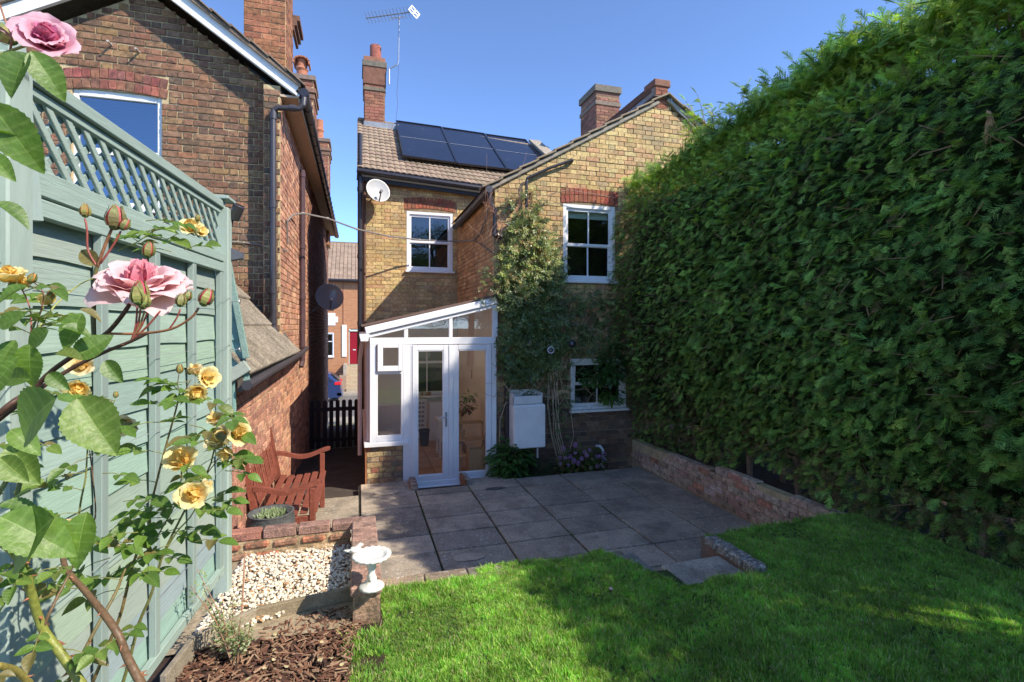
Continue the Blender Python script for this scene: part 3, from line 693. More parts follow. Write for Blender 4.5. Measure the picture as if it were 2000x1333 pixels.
# bargeboards, roof, soffit, gutter
mb = MB(); YB = 7.42
A = Vector((-.78, YB, 3.12)); Bp = Vector((-2.6, YB, 4.40)); C_ = Vector((-5.1, YB, 2.95))
mb.bar(A + Vector((0, 0, .06)), Bp + Vector((0, 0, .06)), .03, .2, (0, -1, 0) if False else (0, 0, 1)); 
mb.bar(C_ + Vector((0, 0, .06)), Bp + Vector((0, 0, .06)), .03, .2)
mb.build('bargeboard', M_['whitepaint'], H2)
mb = MB(); mb.bar(A + Vector((.02, -.005, -.045)), Bp + Vector((0, -.005, -.045)), .05, .03); mb.bar(C_ + Vector((0, -.005, -.045)), Bp + Vector((0, -.005, -.045)), .05, .03); mb.build('barge_trim', M_['whitepaint'], H2)
mb = MB(); a = Vector((-.74, 7.36, 3.19)); b = Vector((-2.6, 7.36, 4.52)); c = Vector((-5.2, 7.36, 3.02))
mb.prism([a, b, b + Vector((0, 11.3, 0)), a + Vector((0, 11.3, 0))], (0, 0, .05)); mb.prism([c, b, b + Vector((0, 11.3, 0)), c + Vector((0, 11.3, 0))], (0, 0, .05)); mb.build('roof', M_['tile_far'], H2)
tm = MB(); tm.obox((0, 0, 0), (1, 0, -.08), (0, 1, 0), (.08, 0, 1), .31, .3, .02, (.2, .15, .11), .005); tm = tm.mesh('roof_tile', M_['attr_rough'])
sA = (b - a).normalized()
for j in range(3):
    for k in range(9):
        p = a + sA * (.08 + k * .27) + Vector((0, .13 + j * .28, .075)); link('roof_tile', tm, H2, Matrix.Translation(p + Vector((0, R.uniform(-.01, .01), 0))) @ Matrix.Rotation(math.atan2(sA.z, -sA.x), 4, 'Y'))
sC = (b - c).normalized()
for k in range(10):
    p = c + sC * (.08 + k * .27) + Vector((0, .12, .075)); link('roof_tile', tm, H2, Matrix.Translation(p) @ Matrix.Rotation(-math.atan2(sC.z, sC.x), 4, 'Y'))
mb = MB(); mb.box(-1.0, -.76, 7.44, 18.6, 3.06, 3.09, (.55, .42, .3)); mb.box(-.775, -.755, 7.44, 18.6, 3.0, 3.2, (.4, .32, .24)); mb.build('soffit', M_['attr'], H2)
mb = MB(); mb.tube([(-.70, 7.36, 3.12), (-.70, 18.6, 3.05)], .058, 10)
for k in range(24): mb.tube([(-.70, 7.4 + k * .48, 3.12 - .07 * k / 24), (-.70, 7.45 + k * .48, 3.12 - .07 * k / 24)], .067, 10)
mb.build('gutter', M_['blackpipe'], H2)
PYp = 7.38
q = [Vector((-.70, 7.40, 3.08)), Vector((-.71, PYp, 2.95)), Vector((-.76, PYp, 2.90)), Vector((-1.02, PYp, 2.88)), Vector((-1.075, PYp, 2.84)), Vector((-1.08, PYp, 2.75)), Vector((-1.075, PYp, -.02)), Vector((-1.03, PYp, -.14))]
mb = MB(); mb.tube(q, .037, 12)
for (i, z) in ((0, 2.72), (0, 1.55), (0, .42), (0, .02)): mb.tube([(-1.078, PYp, z), (-1.078, PYp, z + .09)], .045, 12)
mb.tube([(-.80, PYp, 2.9), (-.88, PYp, 2.895)], .045, 12)
for z in (1.57, .44): mb.bar((-1.08, PYp + .02, z + .02), (-1.16, PY, z - .02), .015, .02)
mb.build('drainpipe', M_['greypipe'], H2)
mb = MB(); mb.tube([(-.94, 9.66, 2.72), (-.94, 9.66, -.62), (-.96, 9.6, -.72)], .045, 10)
for z in (2.6, 1.35, .45, -.45): mb.tube([(-.94, 9.66, z), (-.94, 9.66, z + .07)], .055, 10); mb.box(-1.0, -.94, 9.65, 9.67, z + .02, z + .04)
mb.build('drainpipe', mat('maroon_pipe', (.085, .05, .055), .45, (8, .2), (60, .1), None), H2)
# chimneys of the left house
c0 = onY(476, 100, 8.2); c1 = onY(558, 100, 8.2)
st = chimney(B2, c0.x, c1.x, 8.2, 9.0, 2.9, 5.6, [], H2, [], 'mortar_pale', (.33, .145, .075), .085, left=False, L=.24)
zt = onY(560, 10, 8.2).z
for k in range(3):
    mb = MB(); mb.box(c1.x, c1.x + .04 + k * .04, 8.9 + .0, 9.5, zt + .02 + k * .08, zt + .10 + k * .08, (.16, .09, .065)); mb.build('band', M_['attr_rough'], st)
for k in range(5):
    p = Vector((c0.x + .12 + k * .12, 8.19, g_top(c0.x + .12 + k * .12) + .17)); mb = MB(); mb.obox(p, (1, 0, -.7), (0, 1, 0), (.7, 0, 1), .16, .02, .1, None); mb.build('flashing', M_['lead'], H2)
def far_chimney(Yc, u0, u1, vt, vb, pot_u, pot_v, lb):
    a = onY(u0, vt, Yc); b = onY(u1, vb, Yc)
    st = chimney(B2, a.x, b.x, Yc, Yc + .9, 2.6, a.z, [(a.z - .06, a.z + .05, .05, (.2, .15, .12)), (a.z - .35, a.z - .25, .06, (.22, .13, .09)), (a.z - .48, a.z - .36, .03, (.2, .12, .08))], H2, [], 'mortar_pale', (.32, .14, .09), .085, left=False)
    c = onY(pot_u, pot_v, Yc + .25); r = .13
    mb = MB(); h = c.z - a.z; mb.lathe((c.x, Yc + .25, a.z + .04), [(r, 0), (r * .9, h * .4), (r * 1.1, h * .5), (r * .9, h * .62), (r * .9, h)], 16, col=(.4, .16, .09))
    if lb: 
        for i in range(7):
            t = math.pi * i / 6 - math.pi / 2; mb.obox((c.x + math.sin(t) * r * 1.25, Yc + .25, a.z + h * .85 + math.cos(t) * r * .9), (math.cos(t), 0, -math.sin(t)), (0, 1, 0), (math.sin(t), 0, math.cos(t)), .08, .36, .03, (.36, .15, .09))
    mb.build('chimney_pot', M_['attr_rough'], st)
far_chimney(12.6, 568, 612, 148, 200, 590, 121, True)
far_chimney(17.5, 612, 642, 272, 330, 624, 238, False)
# ---- lean-to: corrugated sheets, rafters of tile, gutter, green weatherboards
def corr(X0, z0, X1, z1, Y0, Y1, name, th=.008):
    mb = MB(); n = int((Y1 - Y0) / .01); up = Vector((z0 - z1, 0, X1 - X0)).normalized(); up = up if up.z > 0 else -up
    for i in range(n + 1):
        y = Y0 + (Y1 - Y0) * i / n; w = math.sin(2 * math.pi * (y - Y0) / .078) * .027
        for (x, z) in ((X0, z0), (X1, z1)):
            mb.v.append(tuple(Vector((x, y, z)) + up * (w + .03))); mb.v.append(tuple(Vector((x, y, z)) + up * (w + .03 - th)))
    for i in range(n):
        a = i * 4; b = a + 4
        mb.add([], [])
        for f in ((a, b, b + 2, a + 2), (a + 1, a + 3, b + 3, b + 1), (a, a + 1, b + 1, b), (a + 2, b + 2, b + 3, a + 3)): mb.f.append(f); mb.c.append((.23, .195, .15)); mb.m.append(0)
    return mb.build(name, M_['corr'], H2)
M_['corr'] = mat('weathered_asbestos_cement', attr=True, rough=.95, n1=(5, .3), n2=(60, .4), bump=(60, .9), dirt=[(18, .6, .72, (.42, .38, .3), .5), (7, .55, .7, (.08, .07, .05), .5)])
corr(-.80, -.38, -1.16, -.02, 4.28, 7.62, 'corrugated_sheet'); corr(-1.12, -.02, -1.46, .32, 4.28, 7.62, 'corrugated_sheet'); corr(-1.42, .33, -1.8, .71, 4.28, 7.62, 'corrugated_sheet')
mb = MB(); mb.prism([(-.82, 7.62, -.36), (-1.9, 7.62, .72), (-1.9, 7.62, .86), (-.95, 7.62, -.12)], (0, .035, 0), (.2, .17, .14)); mb.build('mortar_fillet', M_['attr_rough'], H2)
mb = MB(); mb.tube([(-.80, 4.24, -.45), (-.80, 7.95, -.42), (-.86, 9.5, -.40), (-.93, 9.62, -.42)], .038, 10); mb.build('gutter', M_['greypipe'], H2)
mb = MB(); mb.box(-.87, -.835, 4.28, 7.6, -.5, -.36, (.1, .08, .06)); mb.build('fascia', M_['attr'], H2)
GR = (.20, .33, .29)
M_['green'] = mat('green_fence_paint', attr=True, rough=.72, n1=(5, .10), n2=(70, .16), bump=(60, .5), stretch=(1, 1, 1), dirt=[(6, .6, .8, (.3, .27, .2), .28)])
M_['greenw'] = mat('green_wood_grain', attr=True, rough=.78, n1=(3, .07), n2=(34, .10), bump=(50, .22), stretch=(1, .22, 3.2), dirt=[(3.0, .62, .85, (.36, .33, .24), .3), (30, .70, .76, (.16, .2, .17), .4)])
yc = 4.3
for k in range(6):
    z0 = -.42 + k * .155; x1 = -.815 - (z0 + .05 + .24) * .20
    mb = MB(); mb.prism([(-1.6, yc, z0), (x1, yc, z0), (x1 - .03, yc + .012, z0 + .155), (-1.6, yc + .012, z0 + .155)], (0, .015, 0), GR); mb.build('weatherboard', M_['greenw'], H2)
mb = MB(); mb.bar(onY(443, 500, yc - .02), onY(481, 700, yc - .02), .03, .045, (1, 0, .3), (.2, .3, .26), .004); mb.build('verge_board', M_['green'], H2)
mb = MB(); mb.bar((-1.1, yc - .02, -.50), (-.8, yc - .02, -.30), .05, .09, col=(.32, .36, .31), bev=.005); mb.build('rafter_end', M_['greenw'], H2)
for k in range(3):
    p = onY(444 + k * 7, 745, yc + .02); mb = MB(); mb.box(p.x - .012, p.x + .012, yc, yc + .03, p.z - .33, p.z, GR, .003); mb.build('slat', M_['green'], H2)
B2.finish(300)
dish('satellite_dish', at(644, 580, 11.3), .30, (.25, -1, .25), (.22, .23, .25), 'grey satellite dish on the alley wall above the picket gate', (-.98, 12.0, .3), True)
# cable strung across the alley
cb = MB(); pts = [onX(562, 478, -.97), onX(561, 432, -.965), onX(572, 420, -.95), at(592, 417, 8.3), at(640, 427, 8.6), at(697, 448, 9.0), at(760, 462, 9.6), at(820, 469, 10.0), at(890, 472, 10.35), onX(925, 470, 1.93), onX(938, 455, 1.92), onX(948, 430, 1.93), onX(953, 408, 1.93)]
cb.tube(pts, .014, 6, (.22, .2, .18))
for i in range(3, 9): cb.tube([pts[i] - Vector((.02, 0, 0)), pts[i] + Vector((.02, 0, 0))], .02, 6, (.35, .33, .3))
tag(cb.build('overhead_cable', M_['attr']), 'grey cable sagging across the alley between both brick houses', 'cable')
cb = MB(); cb.tube([onX(928, 471, 1.93), onX(945, 482, 1.93), onY(965, 497, 7.45)], .008, 5, (.1, .1, .1)); tag(cb.build('cable', M_['attr']), 'thin black cable clipped to the orange side wall', 'cable')
cb = MB(); cb.tube([onY(440, 471, LY - .03), onY(470, 474, LY - .03), onY(505, 478, LY - .03), onY(522, 484, LY - .03), onY(545, 486, PY - .03), onX(560, 490, -.97)], .009, 5, (.25, .22, .2)); tag(cb.build('cable', M_['attr']), 'dusty cable running level along the red brick wall', 'cable')
# ================================================================ conservatory (lean-to porch)
CY = 7.43; FLZ = -2.27
H3 = empty('conservatory', (.1, CY, FLZ), 'white framed lean-to conservatory with glazed double doors on a low brick pier', 'conservatory')
def zc_(v, u): return onY(u, v, CY).z
def xc_(u, v=700): return onY(u, v, CY).x
XL, XR = xc_(722), xc_(966); ZT = -.20; zb = FLZ
U = M_['upvc']
def cb_(name, bars, parent=H3, m=U, bev=.005):
    mb = MB()
    for (x0, x1, z0, z1, y0, y1) in bars: mb.box(x0, x1, CY + y0, CY + y1, z0, z1, (.8, .8, .82), bev)
    return mb.build(name, m, parent)
def pane(x0, x1, z0, z1, parent, y=.03): 
    mb = MB(); mb.add([(x0, CY + y, z0), (x1, CY + y, z0), (x1, CY + y, z1), (x0, CY + y, z1)], [(0, 1, 2, 3)]); return mb.build('pane', M_['glass'], parent)
roofz = lambda x: -.13 + (x - XL) * (.30 + .13) / (XR - XL)      # underside line of the sloping bar
zs = -1.64
x_d0, x_d1 = xc_(801), xc_(966)
frame = cb_('frame', [(XL, x_d1 + .02, -.275, -.175, 0, .07), (XL, XL + .09, zs, -.275, 0, .07), (x_d0 - .10, x_d0, zs - .62, -.275, .002, .07),
                      (x_d1 - .045, x_d1 + .03, zb, -.275, .001, .07), (XR - .03, XR + .05, -.175, .34, .001, .07)])
# sloping bars
mb = MB(); a = Vector((XL - .06, CY + .02, -.075)); b = Vector((XR + .03, CY + .02, .375))
mb.bar(a, b, .12, .10, (0, 0, 1), None, .008); mb.build('rafter_bar', U, H3)
mb = MB(); mb.bar(a + Vector((.05, .01, -.075)), b + Vector((0, .01, -.075)), .07, .05, (0, 0, 1), None, .004); mb.build('rafter_trim', U, H3)
mb = MB(); mb.prism([a + Vector((-.04, -.034, .055)), b + Vector((0, -.034, .055)), b + Vector((0, -.034, .09)), a + Vector((-.04, -.034, .09))], (0, .06, 0), (.16, .10, .075)); mb.build('roof_edge', M_['attr'], H3)
mb = MB(); mb.prism([a + Vector((-.04, .028, .06)), b + Vector((0, .028, .06)), b + Vector((0, .028, .085)), a + Vector((-.04, .028, .085))], (0, 3.0, 0), (.46, .44, .42)); mb.build('roof', mat('translucent_roof_sheet', attr=True, rough=.5, n1=(5, .1), n2=(50, 0), bump=None, trans=.75, tint=(1.9, 1.9, 1.9)), H3)
for (ua, ub) in ((789, 797), (877, 884)):
    x0, x1 = xc_(ua), xc_(ub); cb_('mullion', [(x0, x1, -.176, roofz((x0 + x1) / 2) + .01, .003, .065)])
for (ua, ub) in ((722, 789), (797, 877), (884, 961)):
    x0, x1 = xc_(ua), xc_(ub)
    mb = MB(); mb.add([(x0, CY + .03, -.18), (x1, CY + .03, -.18), (x1, CY + .03, max(-.17, roofz(x1))), (x0, CY + .03, max(-.17, roofz(x0)))], [(0, 1, 2, 3)]); mb.build('pane', M_['glass'], H3)
# top-hung vent and the fixed light under it
x0, x1 = xc_(737), xc_(786); z0, z1 = zc_(726, 737), zc_(671, 760); zf1 = zc_(730, 760)
ve = cb_('vent_window', [(x0, x0 + .075, z0, z1, -.035, .03), (x1 - .06, x1, z0, z1, -.035, .03), (x0 + .075, x1 - .06, z1 - .065, z1, -.034, .03), (x0 + .075, x1 - .06, z0, z0 + .075, -.034, .03)])
pane(x0 + .07, x1 - .055, z0 + .07, z1 - .06, ve, 0)
cb_('frame', [(XL + .09, x_d0 - .1, zf1 - .01, z0 - .003, .003, .07), (XL + .09, x0 + .006, zs, zf1, .004, .07), (x1 - .02, x_d0 - .1, zs, zf1, .004, .07), (x0, x1, zs + .0, zs + .085, .006, .07)])
pane(x0, x1 - .01, zs + .05, zf1, H3)
cb_('sill', [(xc_(711), xc_(796), zs - .055, zs, -.07, .08)])
# brick pier
B3 = Bricks(H3, M_['brick'], [((.46, .33, .17), 4), ((.42, .26, .13), 3), ((.34, .13, .08), 1.6), ((.22, .17, .12), 1.6), ((.5, .38, .22), 2)], 31)
B3.face((xc_(716), CY + .0, zb - .03), UX, NF, x_d0 - .1 - xc_(716) - .01, zs - .06 - zb + .03, .0757, .225, .012, None, (), 'flemish', .009)
B3.face((xc_(716), 10.4, zb - .03), (0, -1, 0), (-1, 0, 0), 2.97, zs - .06 - zb + .03, .0757, .225, .012, None, (), 'flemish', .009)
mb = MB(); mb.box(xc_(716) + .001, x_d0 - .1, CY + .001, CY + .2, zb - .1, zs - .056); mb.box(xc_(716) + .001, xc_(716) + .2, CY, 10.45, zb - .1, zs - .056); mb.build('pier', M_['mortar_grey'], H3)
B3.finish(200)
mb = MB(); mb.box(xc_(713), xc_(716) - .002, CY - .01, CY + .06, zb - .02, zs - .06, (.45, .18, .08), .004); mb.build('corner_strip', M_['attr_rough'], H3)
# glazed flank towards the alley
fx = XL + .01
mb = MB(); 
for y in (CY + .08, 8.4, 9.4, 10.35): mb.box(fx - .05, fx + .01, y, y + .06, zs, -.14)
mb.box(fx - .05, fx + .011, CY + .07, 10.45, -.2, -.12); mb.box(fx - .09, fx + .02, CY + .07, 10.45, zs - .05, zs); mb.build('frame', mat('pinkish_upvc', (.62, .48, .42), .5, (3, .05), (50, 0), None), H3)
mb = MB(); mb.add([(fx - .02, CY + .07, zs), (fx - .02, 10.4, zs), (fx - .02, 10.4, -.15), (fx - .02, CY + .07, -.15)], [(0, 1, 2, 3)]); mb.build('pane', M_['glass'], H3)
mb = MB(); g0 = Vector((XL - .07, CY - .05, -.17)); mb.prism([g0 + Vector((-.07, 0, .05)), g0 + Vector((.07, 0, .05)), g0 + Vector((.05, 0, -.05)), g0 + Vector((-.05, 0, -.05))], (0, 3.0, 0)); mb.build('gutter', U, H3)
mb = MB(); mb.tube([g0 + Vector((-.03, .1, -.05)), (.02, CY + .3, -.5), (.02, CY + .4, -.7), (.02, CY + .4, -1.9)], .03, 8, (.55, .42, .38)); mb.build('drainpipe', M_['attr'], H3)
# the double door
xm0, xm1 = xc_(874), xc_(884)
def leaf(x0, x1, lb, hand):
    zz0, zz1 = zb + .03, -.285; f = .075
    d = cb_('door', [(x0, x0 + f, zz0, zz1, -.012, .05), (x1 - f, x1, zz0, zz1, -.012, .05), (x0 + f, x1 - f, zz1 - f, zz1, -.011, .05), (x0 + f, x1 - f, zz0, zz0 + f * 1.05, -.011, .05)])
    if lb: d['label'] = lb
    pane(x0 + f, x1 - f, zz0 + f, zz1 - f, d, .02)
    mb = MB(); a_ = .012
    for (p, q) in (((x0 + f, zz0 + f), (x0 + f, zz1 - f)), ((x1 - f, zz0 + f), (x1 - f, zz1 - f)), ((x0 + f, zz0 + f), (x1 - f, zz0 + f)), ((x0 + f, zz1 - f), (x1 - f, zz1 - f))):
        mb.box(p[0] - a_, q[0] + a_, CY - .004, CY + .015, p[1] - a_, q[1] + a_)
    mb.build('bead', U, d)
    if hand:
        xh = x1 - f / 2; zh = zc_(816, 870)
        mb = MB(); mb.box(xh - .014, xh + .014, CY - .022, CY - .012, zh - .13, zh + .08, (.3, .3, .32), .003)
        mb.tube([(xh, CY - .02, zh + .01), (xh, CY - .06, zh + .01), (xh - .03, CY - .065, zh + .012), (xh - .12, CY - .06, zh + .014)], .010, 8, (.5, .5, .52)); mb.build('handle', mat('pewter', attr=True, rough=.3, n1=(5, 0), n2=(5, 0), bump=None, metal=.8), d)
leaf(x_d0 + .03, xm0 + .015, 'left glazed door leaf with the handle', True); leaf(xm1 - .015 + .02, x_d1 - .05, 'right glazed door leaf', False)
cb_('door_frame', [(x_d0, x_d0 + .03, zb, -.275, .001, .07), (xm0 + .016, xm1 + .004, zb + .03, -.285, -.022, .06)])
cb_('threshold', [(x_d0 - .02, x_d1 + .03, zb - .03, zb + .03, -.03, .07), (x_d0 + .0, x_d1, zb - .075, zb - .03, -.09, .07), (x_d0 + .03, x_d1 - .03, zb - .14, zb - .075, -.16, .07)], bev=.008)
# ---- inside: plaster, floor tiles
mb = MB(); mb.box(1.955, 1.965, CY + .08, 10.4, zb, .33); mb.build('plaster', M_['cream'], H3)
iw = (1.0, 1.72, -1.40, -.42)
mb = MB(); panel(mb, (.12, 10.46, zb), UX, 1.84, lambda x: 1.9 + (x + .1 - XL) * .235 + .15, 0, [(iw[0] - .12, iw[1] - .12, iw[2] - zb, iw[3] - zb)], .06, NF); mb.build('plaster', mat('white_plaster', (.84, .82, .78), .9, (3, .03), (50, 0), None), H3)
mb = MB(); mb.box(.12, 1.96, CY + .07, 10.46, zb - .12, zb - .006, (.2, .1, .07)); mb.build('floor_bed', M_['attr'], H3)
FT = MB(); FT.box(-.165, .165, -.165, .165, -.004, .004, (.42, .25, .155), .002); FT = FT.mesh('floor_tile', mat('terracotta_tile', attr=True, rough=.45, n1=(5, .15), n2=(50, .1), bump=None, rnd=.12))
for i in range(5):
    for j in range(9): link('floor_tile', FT, H3, Matrix.Translation((.28 + i * .34, CY + .24 + j * .34, zb)))
wn = MB(); x0, x1, z0, z1 = iw
for (a, b, c, d, y) in ((x0, x0 + .05, z0, z1, 0), (x1 - .05, x1, z0, z1, 0), (x0, x1, z1 - .06, z1, .001), (x0, x1, z0, z0 + .06, .001), (x0, x1, (z0 + z1) / 2 + .14, (z0 + z1) / 2 + .19, .002), (x0 + .32, x0 + .345, z0, z1, .003)):
    wn.box(a, b, 10.44 + y, 10.49, c, d, None, .004)
wn = wn.build('window', M_['whitepaint'], H3)
mb = MB(); mb.add([(x0, 10.47, z0), (x1, 10.47, z0), (x1, 10.47, z1), (x0, 10.47, z1)], [(0, 1, 2, 3)]); mb.build('pane', M_['glass'], wn)
mb = MB(); mb.box(.6, 1.9, 10.72, 10.75, -1.9, -.1); mb.build('room', M_['dark'], wn)
mb = MB(); mb.box(x0 - .08, x1 + .08, 10.30, 10.46, z0 - .05, z0 - .01, None, .005); mb.build('window_board', M_['whitepaint'], H3)
mb = MB(); mb.box(1.945, 1.955, 9.0, 9.03, -.95, -.80, (.15, .1, .08)); mb.build('thermometer', M_['attr'], H3)
# things standing inside
WOOD = (.50, .33, .17)
M_['wood'] = mat('pine_wood', attr=True, rough=.6, n1=(5, .15), n2=(40, .15), bump=(40, .2), stretch=(1, 1, .2))
e = empty('white_cupboard', (1.5, 10.2, zb), 'white cupboard inside the conservatory beneath the dark inner window', 'cupboard')
mb = MB(); mb.box(1.34, 1.68, 10.1, 10.28, zb, -1.52, None, .005); mb.build('body', M_['whitepaint'], e)
mb = MB(); mb.box(1.36, 1.66, 10.085, 10.1, zb + .06, -1.56, None, .004); mb.build('door', M_['whitepaint'], e)
e = empty('number_chart', (1.2, 10.0, -1.9), 'long pale paper chart of paired dark figures leaning behind the left door', 'chart')
mb = MB(); p = Vector((1.14, 9.9, -1.98)); ax = Vector((1, 0, 0)); az = Vector((.06, .12, 1)).normalized()
mb.obox(p + az * .25, ax, az, ax.cross(az), .17, .62, .004, (.62, .6, .57)); mb.build('sheet', M_['attr'], e)
mb = MB()
for k in range(7):
    for s_ in (-1, 1):
        c = p + az * (-.02 + k * .085) + ax * (.032 * s_) + Vector((0, -.006, 0))
        mb.lathe(c, [(.010, 0), (.024, .0), (.024, .002), (.010, .002)], 10, (0, 1, 0), (.1, .1, .1))
mb.build('figures', M_['attr'], e)
e = empty('grey_bin', (1.2, 9.75, zb), 'dark grey waste bin standing on the terracotta floor', 'bin')
mb = MB(); mb.lathe((1.19, 9.72, zb + .005), [(.001, 0), (.075, 0), (.10, .30), (.09, .30), (.07, .02)], 16, col=(.05, .06, .07)); mb.build('bucket', M_['attr'], e)
mb = MB(); mb.lathe((1.19, 9.72, zb + .29), [(.096, 0), (.107, 0), (.107, .02), (.096, .02), (.096, 0)], 16, col=(.09, .1, .11)); mb.build('rim', M_['attr'], e)
for k, (x, c, h, lb) in enumerate(((1.22, (.35, .3, .2), .07, 'small glass jar nearest the glazing bar on the inner window board'), (1.30, (.5, .4, .3), .06, 'small pale jar in the middle of the inner window board'), (1.37, (.4, .2, .1), .065, 'small brown jar beside the plant box on the window board'))):
    e = empty('jar', (x, 10.36, iw[2]), lb, 'jar', 'jars on the inner window board'); mb = MB(); mb.lathe((x, 10.36, iw[2] - .01), [(.001, 0), (.032, 0), (.034, h * .8), (.024, h), (.001, h)], 12, col=c); mb.build('body', M_['attr_gloss'], e)
    mb = MB(); mb.lathe((x, 10.36, iw[2] - .01 + h), [(.026, 0), (.026, .012), (.001, .012)], 12, col=(.5, .5, .48)); mb.build('lid', M_['attr'], e)
# folding plant stand and its plants
e = empty('plant_stand', (1.6, 8.0, zb), 'folding pine plant stand with stepped shelves inside the right door', 'plant stand')
for s_ in (0, .38):
    mb = MB(); mb.bar((1.52 + s_, 7.85, zb), (1.62 + s_, 8.35, zb + .85), .025, .045, (1, 0, 0), WOOD, .003); mb.build('leg', M_['wood'], e)
    mb = MB(); mb.bar((1.52 + s_, 8.3, zb), (1.60 + s_, 7.95, zb + .62), .025, .04, (1, 0, 0), WOOD, .003); mb.build('leg', M_['wood'], e)
for k, (y, z) in enumerate(((7.88, .22), (8.05, .44), (8.2, .68))):
    mb = MB(); mb.box(1.47, 1.94, y - .09, y + .09, zb + z, zb + z + .022, WOOD, .003); mb.build('shelf', M_['wood'], e)
e = empty('wooden_trough', (1.8, 7.66, zb), 'small pine planter box on the floor behind the right door pane', 'planter')
mb = MB(); mb.box(1.62, 1.92, 7.6, 7.62, zb + .03, zb + .38, WOOD, .003); mb.box(1.62, 1.92, 7.78, 7.8, zb + .03, zb + .38, WOOD, .003); mb.box(1.60, 1.62, 7.6, 7.8, zb + .03, zb + .38, WOOD, .003); mb.box(1.92, 1.935, 7.6, 7.8, zb + .03, zb + .38, WOOD, .003)
mb.build('box', M_['wood'], e); mb = MB(); mb.box(1.62, 1.92, 7.62, 7.78, zb + .04, zb + .3, (.05, .035, .025)); mb.build('soil', M_['attr_rough'], e)
e = empty('side_table', (1.5, 8.9, zb), 'low white table inside the conservatory behind the plant stand', 'table')
mb = MB(); mb.box(1.3, 1.72, 8.7, 9.1, zb + .62, zb + .66, None, .005); mb.build('top', M_['whitepaint'], e)
for x in (1.32, 1.68):
    for y in (8.72, 9.06): mb = MB(); mb.box(x, x + .035, y, y + .035, zb, zb + .62); mb.build('leg', M_['whitepaint'], e)
mb = MB(); mb.box(1.34, 1.69, 8.74, 9.06, zb + .28, zb + .30); mb.build('shelf', M_['whitepaint'], e)
# ================================================================ patio, walls, steps
PZ = -2.2
from mathutils import noise as _nz
M_['slab'] = mat('concrete_slab', attr=True, rough=.9, n1=(3, .22), n2=(70, .35), bump=(110, .7), rnd=.12, dirt=[(26, .59, .64, (.66, .63, .55), .8), (75, .585, .64, (.58, .55, .47), .6), (60, .60, .66, (.12, .11, .09), .5), (2.5, .48, .7, (.11, .10, .085), .6), (9, .56, .7, (.10, .105, .07), .4)])
pt = MB(); pt.box(.0, 4.25, 3.56, 7.08, PZ - .3, PZ - .03, (.05, .045, .03)); pt.box(.0, .72, 7.08, CY - .005, PZ - .3, PZ - .03, (.05, .045, .03)); pt.box(1.5, 2.0, 7.08, 7.25, PZ - .3, PZ - .03, (.05, .045, .03)); pt = pt.build('patio', mat('slab_joint_soil', (.045, .042, .03), .95, (12, .4), (60, .3), (60, .6), dirt=[(9, .6, .7, (.08, .10, .03), .6)])); pt['kind'] = 'structure'
XS = [.02, .73, 1.44, 2.15, 2.85, 3.55, 4.2]; YS = [3.6, 4.10, 4.54, 4.98, 5.42, 5.86, 6.30, 6.68, 7.06]
SC = [(.39, .325, .25), (.45, .37, .28), (.34, .285, .225), (.47, .38, .285)]
def slab(x0, x1, y0, y1, z, col, par=pt, name='paving_slab'):
    mb = MB(); w, d = x1 - x0 - .020, y1 - y0 - .022; a = R.uniform(-.007, .007)
    mb.obox((0, 0, 0), (1, 0, a), (0, 1, R.uniform(-.003, .003)), (-a, 0, 1), w, d, .045, col, .006)
    link(name, mb.mesh(name, M_['slab']), par, Matrix.Translation(((x0 + x1) / 2, (y0 + y1) / 2, z - .0225 + R.uniform(-.003, .003))) @ Matrix.Rotation(R.uniform(-.004, .004), 4, 'Z'))
for i in range(6):
    for j in range(8):
        if i == 1 and j == 7: continue
        slab(XS[i], XS[i + 1], YS[j], YS[j + 1], PZ, R.choice(SC))
slab(.02, .70, 7.06, 7.40, PZ, SC[3]); slab(1.48, 2.0, 7.06, 7.24, PZ, SC[0]); slab(.73, 1.44, 6.68, 6.92, PZ, SC[0])
for (u, v, a, b) in ((757, 962, .17, .085), (916, 1088, .17, .085), (968, 954, .14, .05)):
    p = onZ(u, v, PZ + .006); mb = MB()
    n = 20; ring = [(p.x + a * math.cos(2 * math.pi * k / n) * R.uniform(.88, 1.1), p.y + b * math.sin(2 * math.pi * k / n) * R.uniform(.88, 1.1), PZ + .004) for k in range(n)]
    mb.prism(ring, (0, 0, .004), (.50, .42, .32) if u < 960 else (.10, .10, .095)); mb.build('cement_patch', M_['attr_rough'], pt)
mo = MB()
for i in range(1500):
    if R.random() < .5: x, y = R.choice(XS[1:-1]) + R.gauss(0, .004), R.uniform(3.6, 7.05)
    else: x, y = R.uniform(.03, 4.2), R.choice(YS[1:-1]) + R.gauss(0, .004)
    if _nz.noise((x * 2, y * 2, 4)) < -.05: continue
    q = R.uniform(.5, 1.2); r = R.uniform(.004, .011); mo.sphere((x, y, PZ - .012), r, 5, 3, (1, 1, .9), (.10 * q, .13 * q, .035 * q))
tag(mo.build('moss', M_['attr_rough']), 'green moss growing in the joints of the patio slabs', 'moss', kind='stuff')
# pale paving under the bench
bp = MB(); bp.box(-1.0, .0, 4.16, 6.92, PZ - .3, PZ - .04, (.1, .08, .06)); bp = bp.build('side_paving', M_['attr_rough']); bp['kind'] = 'structure'
for (x0, x1) in ((-1.0, -.5), (-.5, .01)):
    y = 4.16
    while y < 6.8: slab(x0, x1, y, min(y + .46, 6.92), PZ, (.34, .285, .21), bp); y += .46
